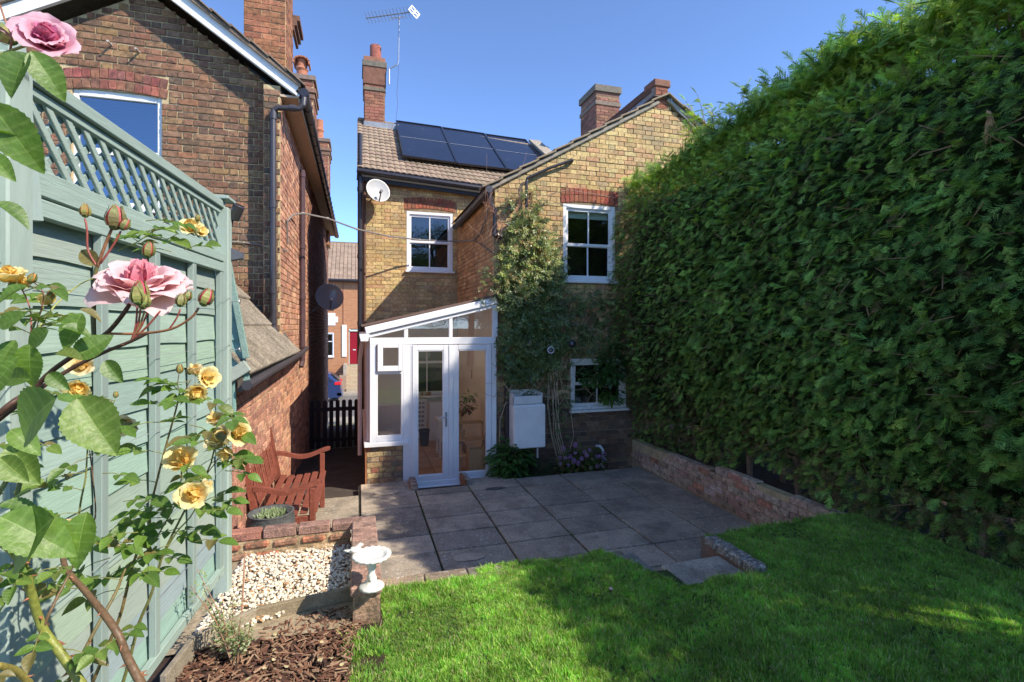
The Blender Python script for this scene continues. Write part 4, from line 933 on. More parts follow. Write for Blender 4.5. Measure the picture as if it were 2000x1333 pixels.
# step well at the door: sunken floor and the two small brick cheeks
st = empty('step_kerb', (.7, 7.0, PZ), 'short upright brick kerb left of the sunken door step', 'kerb', 'brick kerbs at the door step')
BK = Bricks(st, M_['brick_old'], [((.42, .30, .18), 1), ((.36, .22, .14), 1)], 5)
for k in range(3): BK.add((.745, 6.93 + k * .13 + .06, PZ + .0 + .035), (0, 1, 0), (0, 0, 1), (-1, 0, 0), .12, .07, .07, None, (.36, .28, .22)); BK.add((.745, 6.93 + k * .13 + .06, PZ + .035), (0, -1, 0), (0, 0, 1), (1, 0, 0), .12, .07, .02, None, (.36, .24, .18))
BK.finish()
mb = MB(); mb.box(.67, .765, 6.92, 7.32, PZ - .2, PZ, (.3, .24, .18)); mb.build('base', M_['attr_rough'], st)
st = empty('step_kerb', (1.48, 7.0, PZ), 'short upright brick kerb right of the sunken door step, orange inside', 'kerb', 'brick kerbs at the door step')
BK = Bricks(st, M_['brick_old'], [((.42, .30, .18), 1)], 6)
for k in range(3): BK.add((1.43, 6.93 + k * .13 + .06, PZ + .01), (0, 1, 0), (0, 0, 1), (-1, 0, 0), .12, .12, .03, None, (.42, .2, .1)); BK.add((1.43, 6.93 + k * .13 + .06, PZ + .01), (0, -1, 0), (0, 0, 1), (1, 0, 0), .12, .12, .07, None, (.33, .30, .26))
BK.finish()
mb = MB(); mb.box(1.41, 1.5, 6.92, 7.32, PZ - .2, PZ - .05, (.42, .22, .12)); mb.build('base', M_['attr_rough'], st)
mb = MB(); mb.box(.7, 4.3, 6.9, 7.5, PZ - .5, PZ - .22, (.07, .06, .045)); o = mb.build('step_floor', M_['attr_rough']); o['kind'] = 'structure'
# ---- lawn-edge retaining wall (mostly under the grass), coping strip
LZ = -1.72
e = empty('retaining_wall', (2, 3.56, PZ), 'low retaining wall and stone edging under the lawn edge above the patio', 'wall')
mb = MB(); mb.box(.13, 1.95, 3.42, 3.57, PZ, LZ - .03, (.25, .2, .15)); mb.box(2.72, 4.2, 3.5, 3.62, PZ, LZ - .03, (.2, .17, .14)); mb.build('wall', M_['attr_rough'], e)
for k in range(3):
    x = .13 + k * .3; mb = MB(); mb.box(x + .004, x + .296, 3.43, 3.58, LZ - .035, LZ - .0 + R.uniform(-.003, .003), (.33, .24, .17) if k < 2 else (.2, .17, .15), .008); mb.build('edging_stone', M_['slab'], e)
# step down from the lawn
e = empty('garden_step', (2.5, 3.3, PZ), 'worn concrete step set into the lawn above the patio', 'step')
mb = MB(); mb.box(2.10, 2.61, 2.93, 3.26, PZ - .1, -1.735, (.54, .46, .36), .015); mb.build('tread', M_['slab'], e)
mb = MB(); mb.box(2.10, 2.61, 3.26, 3.60, PZ - .1, -1.97, (.2, .18, .16), .012); mb.build('tread', M_['slab'], e)
e = empty('kerb_stone', (2.65, 3.2, PZ), 'lichen-covered low brick kerb beside the garden step', 'kerb')
mb = MB(); mb.box(2.615, 2.70, 2.90, 3.42, PZ, -1.725, (.24, .16, .12)); mb.build('base', M_['attr_rough'], e)
M_['lichen'] = mat('lichen_stone', attr=True, rough=.95, n1=(20, .3), n2=(80, .4), bump=(60, 1), dirt=[(40, .52, .6, (.5, .5, .45), .8), (25, .6, .7, (.2, .24, .08), .6)])
for k in range(4): mb = MB(); y = 2.88 + k * .138; mb.box(2.60, 2.71, y, y + .13, -1.725, -1.655 + R.uniform(-.006, .006), (.24, .2, .17), .014); mb.build('brick', M_['lichen'], e)
mb = MB(); mb.box(1.86, 2.095, 3.16, 3.62, PZ - .05, -1.80, (.34, .31, .28), .012); mb.build('side_slab', M_['slab'], e)
# ---- right-hand retaining wall under the hedge
e = empty('retaining_wall', (4.2, 5.3, PZ), 'long low brick retaining wall at the foot of the tall conifer hedge', 'wall')
B5 = Bricks(e, M_['brick_old'], [((.46, .31, .23), 4), ((.50, .37, .28), 3), ((.54, .42, .33), 2), ((.36, .23, .18), 2), ((.48, .24, .17), 1)], 41, .03)
for r in range(6):
    y = 3.5 - (0 if r % 2 else .115)
    while y < 7.2:
        zt_ = -1.745 if y < 5.9 else -1.98
        z = PZ + .01 + (r + .5) * .0765
        top = 6 if y < 4.1 else (5 if y < 4.6 else (6 if y < 5.2 else (5 if y < 6.2 else 3)))
        if r < top: B5.add((4.2, y + .11, z), (0, 1, 0), (0, 0, 1), (-1, 0, 0), .213, .066, .014)
        if r == top - 1 and r < 6: B5.add((4.25, y + .11, z + .033), (0, 1, 0), (1, 0, 0), (0, 0, 1), .213, .10, .01)
        y += .225
mb = MB(); mb.box(4.2, 4.31, 3.5, 7.3, PZ - .1, -1.83); mb.box(4.2, 4.31, 3.5, 5.2, -1.83, -1.75); mb.build('mortar_bed', M_['mortar_pale'], e)
B5.finish()
# ---- gravel bed wall in front of the bench
e = empty('garden_wall', (-.4, 4.15, PZ), 'low red brick wall wrapping the white gravel bed beside the bench', 'wall')
GW = -1.476
M_['crumb'] = mat('crumbling_mortar', attr=True, rough=.95, n1=(14, .45), n2=(60, .4), bump=(35, 1.4), dirt=[(9, .5, .62, (.11, .085, .055), .7), (16, .62, .7, (.5, .36, .2), .6)])
mb = MB(); mb.box(-1.1, -.06, 4.055, 4.14, PZ, GW - .066, (.36, .26, .15)); mb.box(-.03, .12, 3.03, 4.13, PZ, GW - .05, (.28, .18, .12)); mb.build('wall', M_['crumb'], e)
for k in range(12):
    x = -1.08 + (k % 6) * .19 + (0 if k < 6 else .07); mb = MB(); z = GW - .105 - .07 * (k // 6)
    mb.obox((x, 4.05, z + R.uniform(-.006, .006)), (1, 0, R.uniform(-.03, .03)), (0, 1, 0), (0, 0, 1), .16, .03, .045, R.choice([(.36, .14, .08), (.3, .16, .1), (.42, .3, .18)]), .012); mb.build('brick', M_['crumb'], e)
CR = [(.46, .20, .10), (.36, .16, .11), (.27, .16, .125), (.31, .18, .14), (.28, .165, .13)]
for k in range(5):
    x = -1.13 + k * .235; mb = MB(); mb.box(x, x + .222, 4.045, 4.145, GW - .066, GW + R.uniform(-.004, .004), CR[k], .008); mb.build('coping_brick', M_['brick_old'], e)
for k in range(5):
    y = 3.0 + k * .226; mb = MB(); mb.box(-.045, .128, y, y + .22, GW - .05, GW - .002 * k + .004, (.36 + R.uniform(-.04, .04), .22, .17), .008); mb.build('coping_brick', M_['brick_old'], e)
GZ = -1.65
# ================================================================ green fence with trellis
FE = empty('garden_fence', (-.83, 3.6, -1.65), 'sage green wooden fence with diamond trellis top along the left side', 'fence')
FD = Vector((.0765, .997, 0)).normalized(); FN = Vector((FD.y, -FD.x, 0))       # along the fence, towards the garden
def fp(Y, z, off=0):      # point of the fence plane at depth Y
    return Vector((-.896 + .0767 * (Y - 2.74), Y, z)) + FN * off
GN = M_['greenw']; gcol = (.30, .39, .345)
def fbar(name, p, q, w, t, up, col=gcol, m=GN, bev=.003):
    mb = MB(); mb.bar(p, q, w, t, up, col, bev); return mb.build(name, m, FE)
M_['greenv'] = mat('green_wood_upright', attr=True, rough=.72, n1=(5, .10), n2=(60, .045), bump=(70, .10), stretch=(3, 3, .35), dirt=[(3.5, .60, .85, (.34, .29, .2), .35)])
PN = [(-.4, 1.72), (1.80, 3.53)]
for (Y0, Y1) in PN:
    # feather boards, slightly uneven
    nb = 14; z = -1.52; k = 0
    while z < .34:
        h = .145 + R.uniform(-.008, .008); s = R.uniform(-.012, .012)
        mb = MB(); a, b = fp(Y0 + .03, z, -.005), fp(Y1 - .02, z + s, -.005); up = Vector((0, 0, h + .012))
        c = tuple(x * R.uniform(.9, 1.1) for x in gcol)
        n = 14; vs = []; 
        for i in range(n + 1):
            p = a.lerp(b, i / n); w = math.sin(i * 1.3 + k) * .004
            vs += [p + FN * .012 + Vector((0, 0, w)), p + FN * .0 + up + Vector((0, 0, w * .5))]
        mb.add(vs, [(2 * i, 2 * i + 2, 2 * i + 3, 2 * i + 1) for i in range(n)] + [(2 * i, 2 * i + 1, 2 * i + 3, 2 * i + 2) for i in range(0)], c)
        lo = [v - FN * .012 for v in vs[::2]]; mb.add([q for pr in zip(vs[::2], lo) for q in pr], [(2 * i, 2 * i + 1, 2 * i + 3, 2 * i + 2) for i in range(n)], c)
        mb.build('board', GN, FE); z += h; k += 1
    fbar('rail', fp(Y0, .355, .028), fp(Y1, .355, .028), .035, .055, (0, 0, 1)); fbar('rail', fp(Y0, .415, .022), fp(Y1, .415, .022), .05, .05, (0, 0, 1))
    fbar('rail', fp(Y0, -1.50, .03), fp(Y1, -1.50, .03), .03, .05, (0, 0, 1))
    fbar('top_rail', fp(Y0, .745, .012), fp(Y1 + .03, .745, .012), .06, .045, (0, 0, 1), (.29, .375, .335)); fbar('trellis_rail', fp(Y0, .462, .01), fp(Y1, .462, .01), .035, .035, (0, 0, 1))
    fbar('trellis_rail', fp(Y0, .705, .01), fp(Y1, .705, .01), .03, .03, (0, 0, 1))
    Y = Y0 + .44
    while Y < Y1 - .1: fbar('batten', fp(Y, -1.52, .027), fp(Y - .0, .34, .027), .045, .03, FN, (.25, .32, .295), M_['greenv']); Y += .42
    fbar('batten', fp(Y1 - .03, -1.52, .027), fp(Y1 - .03, .34, .027), .04, .03, FN, (.25, .32, .295), M_['greenv'])
    # diamond trellis, each slat its own piece
    h = .245; Y = Y0 - h
    while Y < Y1:
        for sgn, off, cc in ((1, .012, (.31, .395, .35)), (-1, -.004, (.25, .335, .31))):
            ya, yb_ = (Y, Y + h * 1.0) if sgn > 0 else (Y + h, Y)
            za, zb_ = .715, .47
            A_, B_ = [ya, za], [yb_, zb_]
            def clip(A_, B_):
                for lim, s_ in ((Y0 + .01, 1), (Y1 - .01, -1)):
                    for P_, Q_ in ((A_, B_), (B_, A_)):
                        if (P_[0] - lim) * s_ < 0:
                            if (Q_[0] - lim) * s_ <= 0: return False
                            t = (lim - P_[0]) / (Q_[0] - P_[0]); P_[1] += (Q_[1] - P_[1]) * t; P_[0] = lim
                return True
            if clip(A_, B_) and abs(A_[0] - B_[0]) > .02:
                fbar('trellis_slat', fp(A_[0], A_[1], off), fp(B_[0], B_[1], off), .026, .012, FN.cross(Vector((0, .7, -.7))) if False else FN, cc, GN, .002)
        Y += .098
# posts
def post(Y, z1, w=.085, d=.085, off=.0, lean=0):
    mb = MB(); mb.bar(fp(Y, -1.7, off), fp(Y, z1, off + lean), w, d, FN, (.32, .40, .355), .006); mb.build('post', M_['greenv'], FE)
post(1.76, .74, .10, .09, .03); post(3.575, .73, .075, .09, .02); post(3.66, .66, .05, .08, -.01)
mb = MB(); mb.bar(fp(3.50, .785, .02), fp(3.66, .785, .02), .11, .022, (0, 0, 1), (.3, .38, .34), .004); mb.build('post_cap', GN, FE)
mb = MB(); mb.bar(fp(1.74, .82, .05), fp(1.82, .3, .05), .07, .05, FN, (.34, .43, .40), .004); mb.build('brace', M_['greenv'], FE)
for (z, Y) in ((.15, 3.575), (-.15, 3.575), (-.9, 3.575)):
    mb = MB(); c = fp(Y, z, .075); mb.tube([c - FN * .01, c + FN * .03], .003, 5)
    n = 10; mb.tube([c + FN * .045 + Vector((0, 0, 0)) + (FD * math.cos(k * .63) * .014 + Vector((0, 0, 1)) * math.sin(k * .63) * .014) for k in range(n + 1)], .0025, 5); mb.build('vine_eye', M_['metal'], FE)
for z in (.17, -.12, -.45, -.85, -1.2):
    mb = MB(); mb.tube([fp(.2, z, .06), fp(1.0, z - .008, .058), fp(1.8, z, .06), fp(2.7, z - .012, .06), fp(3.575, z, .07)], .0012, 4, (.3, .32, .33)); mb.build('wire', M_['attr'], FE)
# ---- two outdoor fittings on the far post
e = empty('spotlight', fp(3.66, .64, .04), 'black cylinder spotlight on the far fence post', 'spotlight')
c = onY(462, 415, 3.60); ax = Vector((.35, -.25, .75)).normalized()
mb = MB(); mb.lathe(c - ax * .05, [(.001, 0), (.032, 0), (.034, .01), (.034, .095), (.028, .1), (.026, .085), (.001, .08)], 20, ax, (.05, .045, .05)); auto_smooth(mb.build('lamp_head', M_['attr_gloss'], e))
mb = MB(); mb.tube([c - ax * .01, fp(3.66, .66, .04)], .014, 8, (.04, .04, .04)); mb.lathe(fp(3.66, .66, .03), [(.001, 0), (.03, 0), (.03, .018), (.001, .018)], 14, FN, (.04, .04, .04)); mb.build('bracket', M_['attr'], e)
e = empty('sensor_box', fp(3.66, .37, .04), 'small grey wedge sensor box on the far fence post', 'sensor')
c = fp(3.62, .46, .04); mb = MB(); mb.prism([c + Vector((0, -.035, .035)), c + Vector((.085, -.035, .0)), c + Vector((.085, -.035, -.035)), c + Vector((0, -.035, -.055))], (0, .07, 0), (.1, .11, .14)); mb.build('housing', M_['attr'], e)
mb = MB(); mb.box(c.x - .02, c.x - .001, c.y - .03, c.y + .03, c.z - .045, c.z + .03, (.2, .3, .28)); mb.build('back_plate', M_['attr'], e)
# ================================================================ gravel, mulch, edging, lawn
def gfloor(x, y): return GZ - .02 + .05 * max(0, (y - 3.3)) * .5
sheet('gravel_bed', [-1.0, -.7, -.4, -.2, .0], [3.0, 3.4, 3.7, 4.06], lambda x, y: GZ - .03, mat('gravel_soil', (.3, .24, .16), .95, (20, .3), (80, .3), None))
peb = []
for k in range(8):
    mb = MB(); q = R.choice([(.68, .60, .47), (.62, .53, .40), (.72, .66, .55), (.56, .44, .30), (.50, .38, .25), (.68, .61, .5)] if k < 7 else [(.42, .24, .12)])
    mb.sphere((0, 0, 0), 1, 7, 5, (1, R.uniform(.62, .8), R.uniform(.42, .6)), q); mb.v = [tuple(c * R.uniform(.86, 1.12) for c in v) for v in mb.v]; peb.append(mb.mesh('pebble', mat('pebble_%d' % k, attr=True, rough=.7, n1=(60, .15), n2=(200, .1), bump=None, rnd=.12, obj=True) if k == 0 else bpy.data.materials['pebble_0'], True))
pr = proto_set('pebble', peb); P_ = []; E_ = []; S_ = []
def seg_y(x): return 3.30 + (x + .02) * -.12       # front edge (timber) of the gravel bed as Y(x), behind it gravel
for i in range(5200):
    y = R.uniform(3.02, 4.06); x = R.uniform(-.98, -.04)
    if x < fp(y, 0).x + .02 or y < 3.28 - (x + .05) * -.05 - .32 * max(0, (-x - .25)): continue
    P_.append((x, y, GZ - .012 + R.uniform(-.008, .014) + .02 * max(0, y - 3.7))); E_.append((R.uniform(-.5, .5), R.uniform(-.5, .5), R.uniform(0, 6.3))); S_.append(R.uniform(.009, .0155))
scatter('gravel', P_, E_, S_, pr)
# timber edging
e = empty('timber_edging', (-.3, 3.2, -1.68), 'weathered timber boards edging the gravel bed', 'edging')
a = onZ(702, 1162, -1.66); b = onZ(500, 1208, -1.66); c = onZ(380, 1262, -1.66); d_ = onZ(318, 1345, -1.66)
for p, q, cc in ((a, b, (.24, .19, .12)), (b, c, (.30, .25, .18)), (c, d_, (.26, .22, .16))): mb = MB(); mb.bar(p, q, .03, .12, (0, 0, 1), cc, .004); mb.build('board', M_['attr_rough'], e)
sheet('mulch_bed', [-1.2, -.8, -.4, -.1, .13], [-1, 1.0, 2, 2.6, 3.25], lambda x, y: -1.70, mat('mulch_soil', (.035, .02, .014), .95, (14, .4), (80, .4), (40, .8)))
chips = []
for k in range(10):
    mb = MB(); L_ = R.uniform(.6, 1.2); w = R.uniform(.14, .34); c_ = R.choice([(.13, .055, .035), (.17, .08, .05), (.085, .038, .028), (.24, .13, .08), (.055, .028, .02), (.30, .19, .12)])
    mb.obox((0, 0, 0), (1, 0, 0), (0, 1, R.uniform(-.2, .2)), (0, 0, 1), L_, w, .09, c_, .02); mb.v = [tuple(q + R.uniform(-.05, .05) * (1 if i < 1 else .6) for i, q in enumerate(v)) for v in mb.v]
    chips.append(mb.mesh('chip', M_['attr_rough']))
pr = proto_set('chip', chips); P_ = []; E_ = []; S_ = []
for i in range(9000):
    y = R.uniform(1.2, 3.28); x = R.uniform(-1.0, .08)
    if x < fp(y, 0).x + .03: continue
    if y > 3.2 - .30 * max(0, (-x - .2)) : continue
    if x > -.02 + .10 * max(0, (2.6 - y)) * -1 + .02 * math.sin(y * 9): continue
    P_.append((x, y, -1.69 + R.uniform(-.006, .02))); E_.append((R.uniform(-.35, .35), R.uniform(-.35, .35), R.uniform(0, 6.3))); S_.append(R.uniform(.022, .055))
scatter('mulch', P_, E_, S_, pr)
# lawn
def lz(x, y):
    h = 0
    if y > 3.3: h -= .02 * (y - 3.3) / .25
    return LZ + .006 * math.sin(x * 5) * math.cos(y * 4) + .02 * lerp(0, 1, (x - 2.5) / 1.7) + h * .5
def lawn_ok(x, y):
    if x < -.03 + .03 * math.sin(y * 7) - .07 * max(0, 2.7 - y) * .6: return False
    if -.06 < x < .14 and y > 2.94: return False
    if y > 3.54 + .03 * math.sin(x * 8): return False
    if x < .8 and y > 3.40 + .02 * math.sin(x * 9): return False
    if 2.04 < x < 2.70 and y > 2.92 + .03 * math.sin(x * 14): return False
    if 1.78 < x <= 2.04 and y > 3.50 - (x - 1.78) * 2.1 + .02 * math.sin(x * 30): return False
    if x > 4.24 + .08 * math.sin(y * 2.3) + .15 * (3.4 - y): return False
    return True
M_['turf'] = mat('turf', (.045, .075, .018), .95, (5, .25), (90, .4), (60, .8))
sheet('lawn', [-.2, -.08, .0] + [0.13 + i * .14 for i in range(14)] + [2.09], [-6, -3, -1, 0, 1, 2, 2.6, 2.92], lz, M_['turf'])
sheet('lawn', [.13 + i * .14 for i in range(12)] + [1.8], [2.92, 3.1, 3.3, 3.43], lz, M_['turf'])
sheet('lawn', [1.8, 1.9, 2.09], [2.92, 3.05, 3.15], lz, M_['turf'])
sheet('lawn', [2.09, 2.3, 2.62], [-6, -3, -1, 0, 1, 2, 2.6, 2.92], lz, M_['turf'])
sheet('lawn', [2.62, 2.9, 3.3, 3.8, 4.4, 4.8], [-6, -3, -1, 0, 1, 2, 2.6, 2.89], lz, M_['turf'])
sheet('lawn', [2.712, 3.3, 3.8, 4.195], [2.89, 3.3, 3.5, 3.56], lz, M_['turf']); sheet('lawn', [4.195, 4.4], [2.89, 3.2, 3.48], lz, M_['turf'])
tuf = []
M_['grass'] = mat('grass_blade', attr=True, rough=.55, n1=(1.6, .28), n2=(9, .3), bump=None, rnd=.3, hue=.025, trans=.35, tint=(1.4, 1.5, .5))
for k in range(10):
    mb = MB()
    for b_ in range(13):
        a = R.uniform(0, 6.28); r = R.uniform(0, .016); h = R.uniform(.017, .036) * (1.6 if R.random() < .04 else 1); ln = R.uniform(.1, .75); w = R.uniform(.0011, .0019)
        x, y = r * math.cos(a), r * math.sin(a); dx, dy = math.cos(a + R.uniform(-1, 1)) * ln * h, math.sin(a + R.uniform(-1, 1)) * ln * h; px, py = -math.sin(a) * w, math.cos(a) * w
        c_ = R.choice([(.27, .50, .08), (.31, .56, .10), (.21, .43, .07), (.40, .58, .14), (.24, .47, .075)]) if R.random() > (.05 if k < 8 else .45) else (.50, .44, .26)
        mb.add([(x - px, y - py, -.004), (x + px, y + py, -.004), (x + dx * .4 + px, y + dy * .4 + py, h * .6), (x + dx * .4 - px, y + dy * .4 - py, h * .6), (x + dx, y + dy, h)], [(0, 1, 2, 3), (3, 2, 4)], c_)
    tuf.append(mb.mesh('tuft', M_['grass']))
pr = proto_set('tuft', tuf); P_ = []; E_ = []; S_ = []
from mathutils import noise as _ns
def gadd(n, x0, x1, y0, y1):
    for i in range(n):
        x, y = R.uniform(x0, x1), R.uniform(y0, y1)
        if not lawn_ok(x, y): continue
        if y < 1.5 and x < -.2: continue
        q = .85 + .55 * _ns.noise((x * 2.2, y * 2.2, 0)) + .4 * _ns.noise((x * 7, y * 7, 3)); q = max(.35, q) * (1.35 if R.random() < .03 else 1)
        P_.append((x, y, lz(x, y))); E_.append((R.uniform(-.25, .25), R.uniform(-.25, .25), R.uniform(0, 6.3))); S_.append((q * R.uniform(.8, 1.2), q * R.uniform(.8, 1.2), q * R.uniform(.75, 1.15)))
gadd(66000, -.15, 4.4, 1.25, 3.57); gadd(3500, -.2, 4.4, -1, 1.25)
for i in range(420):    # longer ragged grass at the wall and step edges
    t = R.random()
    if i < 170: x, y = R.uniform(-.07, .15), R.uniform(2.72, 2.95)
    elif i < 300: x, y = R.uniform(.15, .8), 3.37 + R.uniform(-.03, .03)
    else: x, y = R.uniform(2.93, 4.15), 3.54 + R.uniform(-.04, .02)
    P_.append((x, y, lz(x, y))); E_.append((R.uniform(-.3, .3), R.uniform(-.3, .3), t * 6.3)); q = R.uniform(1.1, 1.7); S_.append((q, q, q))
scatter('grass', P_, E_, S_, pr)
# soil bed under the hedge
def bz(x, y): return -1.80 + .05 * math.sin(x * 3 + y * 5) * .4 + (x - 4.2) * .04
from mathutils import noise as _ns
sheet('hedge_bed', [4.30, 4.6, 5, 5.6, 6.5, 8], [3.2, 4.0, 4.6, 5.2, 6, 7.0, 7.48], bz, mat('litter_soil', (.075, .05, .035), .95, (30, .4), (120, .5), (50, .9)))
sheet('hedge_bed', [3.9, 4.3, 4.6, 5, 6.5, 8], [-6, -2, 0, 1, 2, 2.6, 3.3], lambda x, y: -1.765 + (x - 3.9) * .02, bpy.data.materials['litter_soil'])

# a little leaf litter lying on lawn and paving
lf = []
for k in range(4):
    mb = MB(); c_ = R.choice([(.22, .12, .05), (.30, .2, .08), (.14, .08, .04)]); mb.add([(0, 0, 0), (.5, .22, .06), (1, 0, .02), (.5, -.2, .08)], [(0, 1, 2, 3)], c_); lf.append(mb.mesh('litter', M_['attr_rough']))
P_ = []; E_ = []; S_ = []
for i in range(150):
    if i < 90: x, y = R.uniform(.1, 4.1), R.uniform(1.7, 3.4); z = LZ + .03; ok = lawn_ok(x, y)
    else: x, y = 4.15 - abs(R.gauss(0, .9)), R.uniform(3.7, 7.0); z = PZ + .006; ok = x > .1
    if ok: P_.append((x, y, z)); E_.append((R.uniform(-.3, .3), R.uniform(-.3, .3), R.uniform(0, 6.3))); S_.append(R.uniform(.01, .022))
tag(scatter('leaf_litter', P_, E_, S_, proto_set('litter', lf)), 'small dry leaves scattered over lawn and patio', 'leaves')
# ================================================================ tall conifer hedge
def spray_mesh(name, m, cols, droop=.25, wid=.40, dens=9, seed=0):
    r_ = random.Random(seed); mb = MB(); n = dens
    def cen(t): return Vector((t, 0, -droop * t * t))
    def leafq(p, d, L, w, c):
        d = d.normalized(); s = Vector((-d.y, d.x, 0)).normalized() * w
        mb.add([p, p + d * L * .45 + s, p + d * L, p + d * L * .45 - s], [(0, 1, 2, 3)], c)
    stemc = cols[0]
    mb.add([cen(0) + Vector((0, .008, 0)), cen(0) - Vector((0, .008, 0)), cen(.6) - Vector((0, .006, 0)), cen(1), cen(.6) + Vector((0, .006, 0))], [(0, 1, 2, 3, 4)], (cols[0][0] * .9, cols[0][1] * .8, cols[0][2]))
    for i in range(n):
        t = .08 + .9 * i / n
        for s in (-1, 1):
            L = wid * (math.sin(math.pi * min(1, t * .9 + .22)) ** .8) * r_.uniform(.75, 1.15) + .05; a = rad(r_.uniform(38, 56))
            d = Vector((math.cos(a), s * math.sin(a), r_.uniform(-.35, .1))); p = cen(t + r_.uniform(-.02, .02)); c = r_.choice(cols)
            k = max(2, int(L / .055))
            for j in range(k):
                q = p + d * (L * j / k) + Vector((0, 0, -.25 * (L * j / k) ** 2)); w = .020 * (1 - .5 * j / k); l2 = .13 * (1 - .45 * j / k)
                d1 = (d + Vector((.9, 0, 0)) * .8).normalized(); d2 = Vector((d.x - .3, d.y * 1.3, d.z))
                leafq(q, d1 + Vector((0, 0, r_.uniform(-.2, .2))), l2, w, c); 
                if j % 2 == 0 or k < 4: leafq(q, d2, l2 * .9, w, c)
            leafq(p + d * L * .9, d, .12, .02, c)
    return mb.mesh(name, m)
M_['conifer'] = mat('conifer_spray', attr=True, rough=.6, n1=(1.3, .22), n2=(6, .25), bump=None, rnd=.42, hue=.02, spec=.25, trans=.32, tint=(1.3, 1.5, .5))
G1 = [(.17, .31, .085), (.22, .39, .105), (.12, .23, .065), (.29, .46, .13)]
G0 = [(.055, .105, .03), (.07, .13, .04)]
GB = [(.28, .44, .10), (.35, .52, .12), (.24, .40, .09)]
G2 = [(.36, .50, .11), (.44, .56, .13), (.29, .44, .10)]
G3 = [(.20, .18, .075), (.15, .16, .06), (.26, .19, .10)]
dark = proto_set('spray', [spray_mesh('spray', M_['conifer'], G1, .3, .38, 8, k) for k in range(5)] + [spray_mesh('spray', M_['conifer'], G1, .1, .3, 7, 9)] + [spray_mesh('spray', M_['conifer'], G3, .2, .3, 7, 12)] + [spray_mesh('spray', M_['conifer'], G2, .2, .34, 8, 22)] + [spray_mesh('spray', M_['conifer'], G0, .25, .36, 8, 31 + k) for k in range(2)] + [spray_mesh('spray', M_['conifer'], GB, .25, .32, 9, 41 + k) for k in range(2)])
young = proto_set('young', [spray_mesh('young', M_['conifer'], G2, .35, .30, 9, 50 + k) for k in range(4)])
HG = empty('conifer_hedge', (5, 4, -1.75), 'tall dark green conifer hedge with ragged top along the right side', 'hedge')
def sstep(a, b, x): t = max(0, min(1, (x - a) / (b - a))); return t * t * (3 - 2 * t)
def hx(y, z):
    w = .10 * _ns.noise((0, y * 1.3, z * 1.3)) + .06 * _ns.noise((5, y * 3.2, z * 3.2))
    return 4.28 - .36 * sstep(-1.7, -.2, z) + .50 * sstep(1.45, 2.6, z) + w - .06 * sstep(6.0, 7.3, y) + .18 * sstep(3.2, 2.2, y) * sstep(-.4, -1.7, z)
def htop(y):
    if y < 1.7: return lerp(1.95, 2.5, (y - 1.0) / .9) + (.38 * _ns.noise((y * 1.1, 3, 0)) if y < 1.4 else .12 * _ns.noise((y * .9, 3, 0)))
    return 2.52 + .12 * _ns.noise((y * .9, 3, 0)) + .05 * math.sin(y * 2.1) - .22 * sstep(5.2, 7.2, y)
def hbot(y): return -1.72 - .1 * sstep(3.6, 3.0, y) + .12 * _ns.noise((y * 2.5, 0, 9)) + (.22 if 4.35 < y < 5.1 else 0) - .2 * sstep(5.6, 6.6, y)
P_ = []; E_ = []; S_ = []; K_ = []
SPOT = onZ(1880, 1212, -1.70)
def in_gap(p, r=.15):
    w = Vector(p) - SPOT; t = w.dot(SUN); return t > 0 and (w - SUN * t).length < r
def addspray(p, out, L, kind_):
    if in_gap(p): return
    P_.append(p); 
    K_.append(kind_); S_.append(L)
    ax = Vector(out); nz = Vector((-.6, R.uniform(-.5, .5), .75 + R.uniform(-.3, .3))); E_.append(tuple(eul(ax, nz)))
def hpick(): 
    t = R.random(); return R.randrange(6) if t < .86 else (6 if t < .92 else 7)
for i in range(50000):
    y = R.uniform(-2.6, 7.44)
    if y < 1.3 and R.random() < .6: continue
    z = R.uniform(hbot(y), htop(y)); dep = abs(R.gauss(0, .15)); x = hx(y, z) + dep
    far = sstep(5.0, 7.0, y)
    L = R.uniform(.065, .135) * (1 - .2 * far)
    up_ = R.uniform(-.75, .35) + .5 * sstep(1.6, 2.3, z)
    a = Vector((-R.uniform(.3, .9), R.uniform(-.8, .6), up_ + R.uniform(-.3, .3)))
    k = hpick()
    if far > .3 and R.random() < .28 * far: k = 6
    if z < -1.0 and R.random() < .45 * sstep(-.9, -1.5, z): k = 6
    if z > 1.5 and R.random() < .75 * sstep(1.5, 2.2, z): k = 7  # paler sprays towards the crest: new growth, plus sunlight put into colour
    if k < 6: k = R.choice([8, 9]) if dep > .11 + R.uniform(-.03, .03) else (R.choice([10, 11]) if dep < .05 and R.random() < .6 else k)  # deep sprays darker, tips brighter: shade between sprays put into colour
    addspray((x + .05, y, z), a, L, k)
for i in range(6000):    # top surface
    y = R.uniform(-2.6, 7.44); x = R.uniform(hx(y, 2.2), 5.9); z = htop(y) + R.uniform(-.12, .06) + .05 * (x - 4.9)
    a = Vector((R.uniform(-.8, .3), R.uniform(-.8, .5), R.uniform(.1, .9))); addspray((x, y, z), a, R.uniform(.12, .22), 7 if R.random() < .5 else R.randrange(5))
for i in range(2600):    # back face and far end
    y = R.uniform(-2.6, 7.44); z = R.uniform(-1.5, 2.5); addspray((5.95 + R.uniform(-.1, .1), y, z), (1, R.uniform(-.6, .6), R.uniform(-.6, .4)), R.uniform(.2, .3), R.randrange(5))
fo = scatter('foliage', P_, E_, S_, dark, HG, K_)
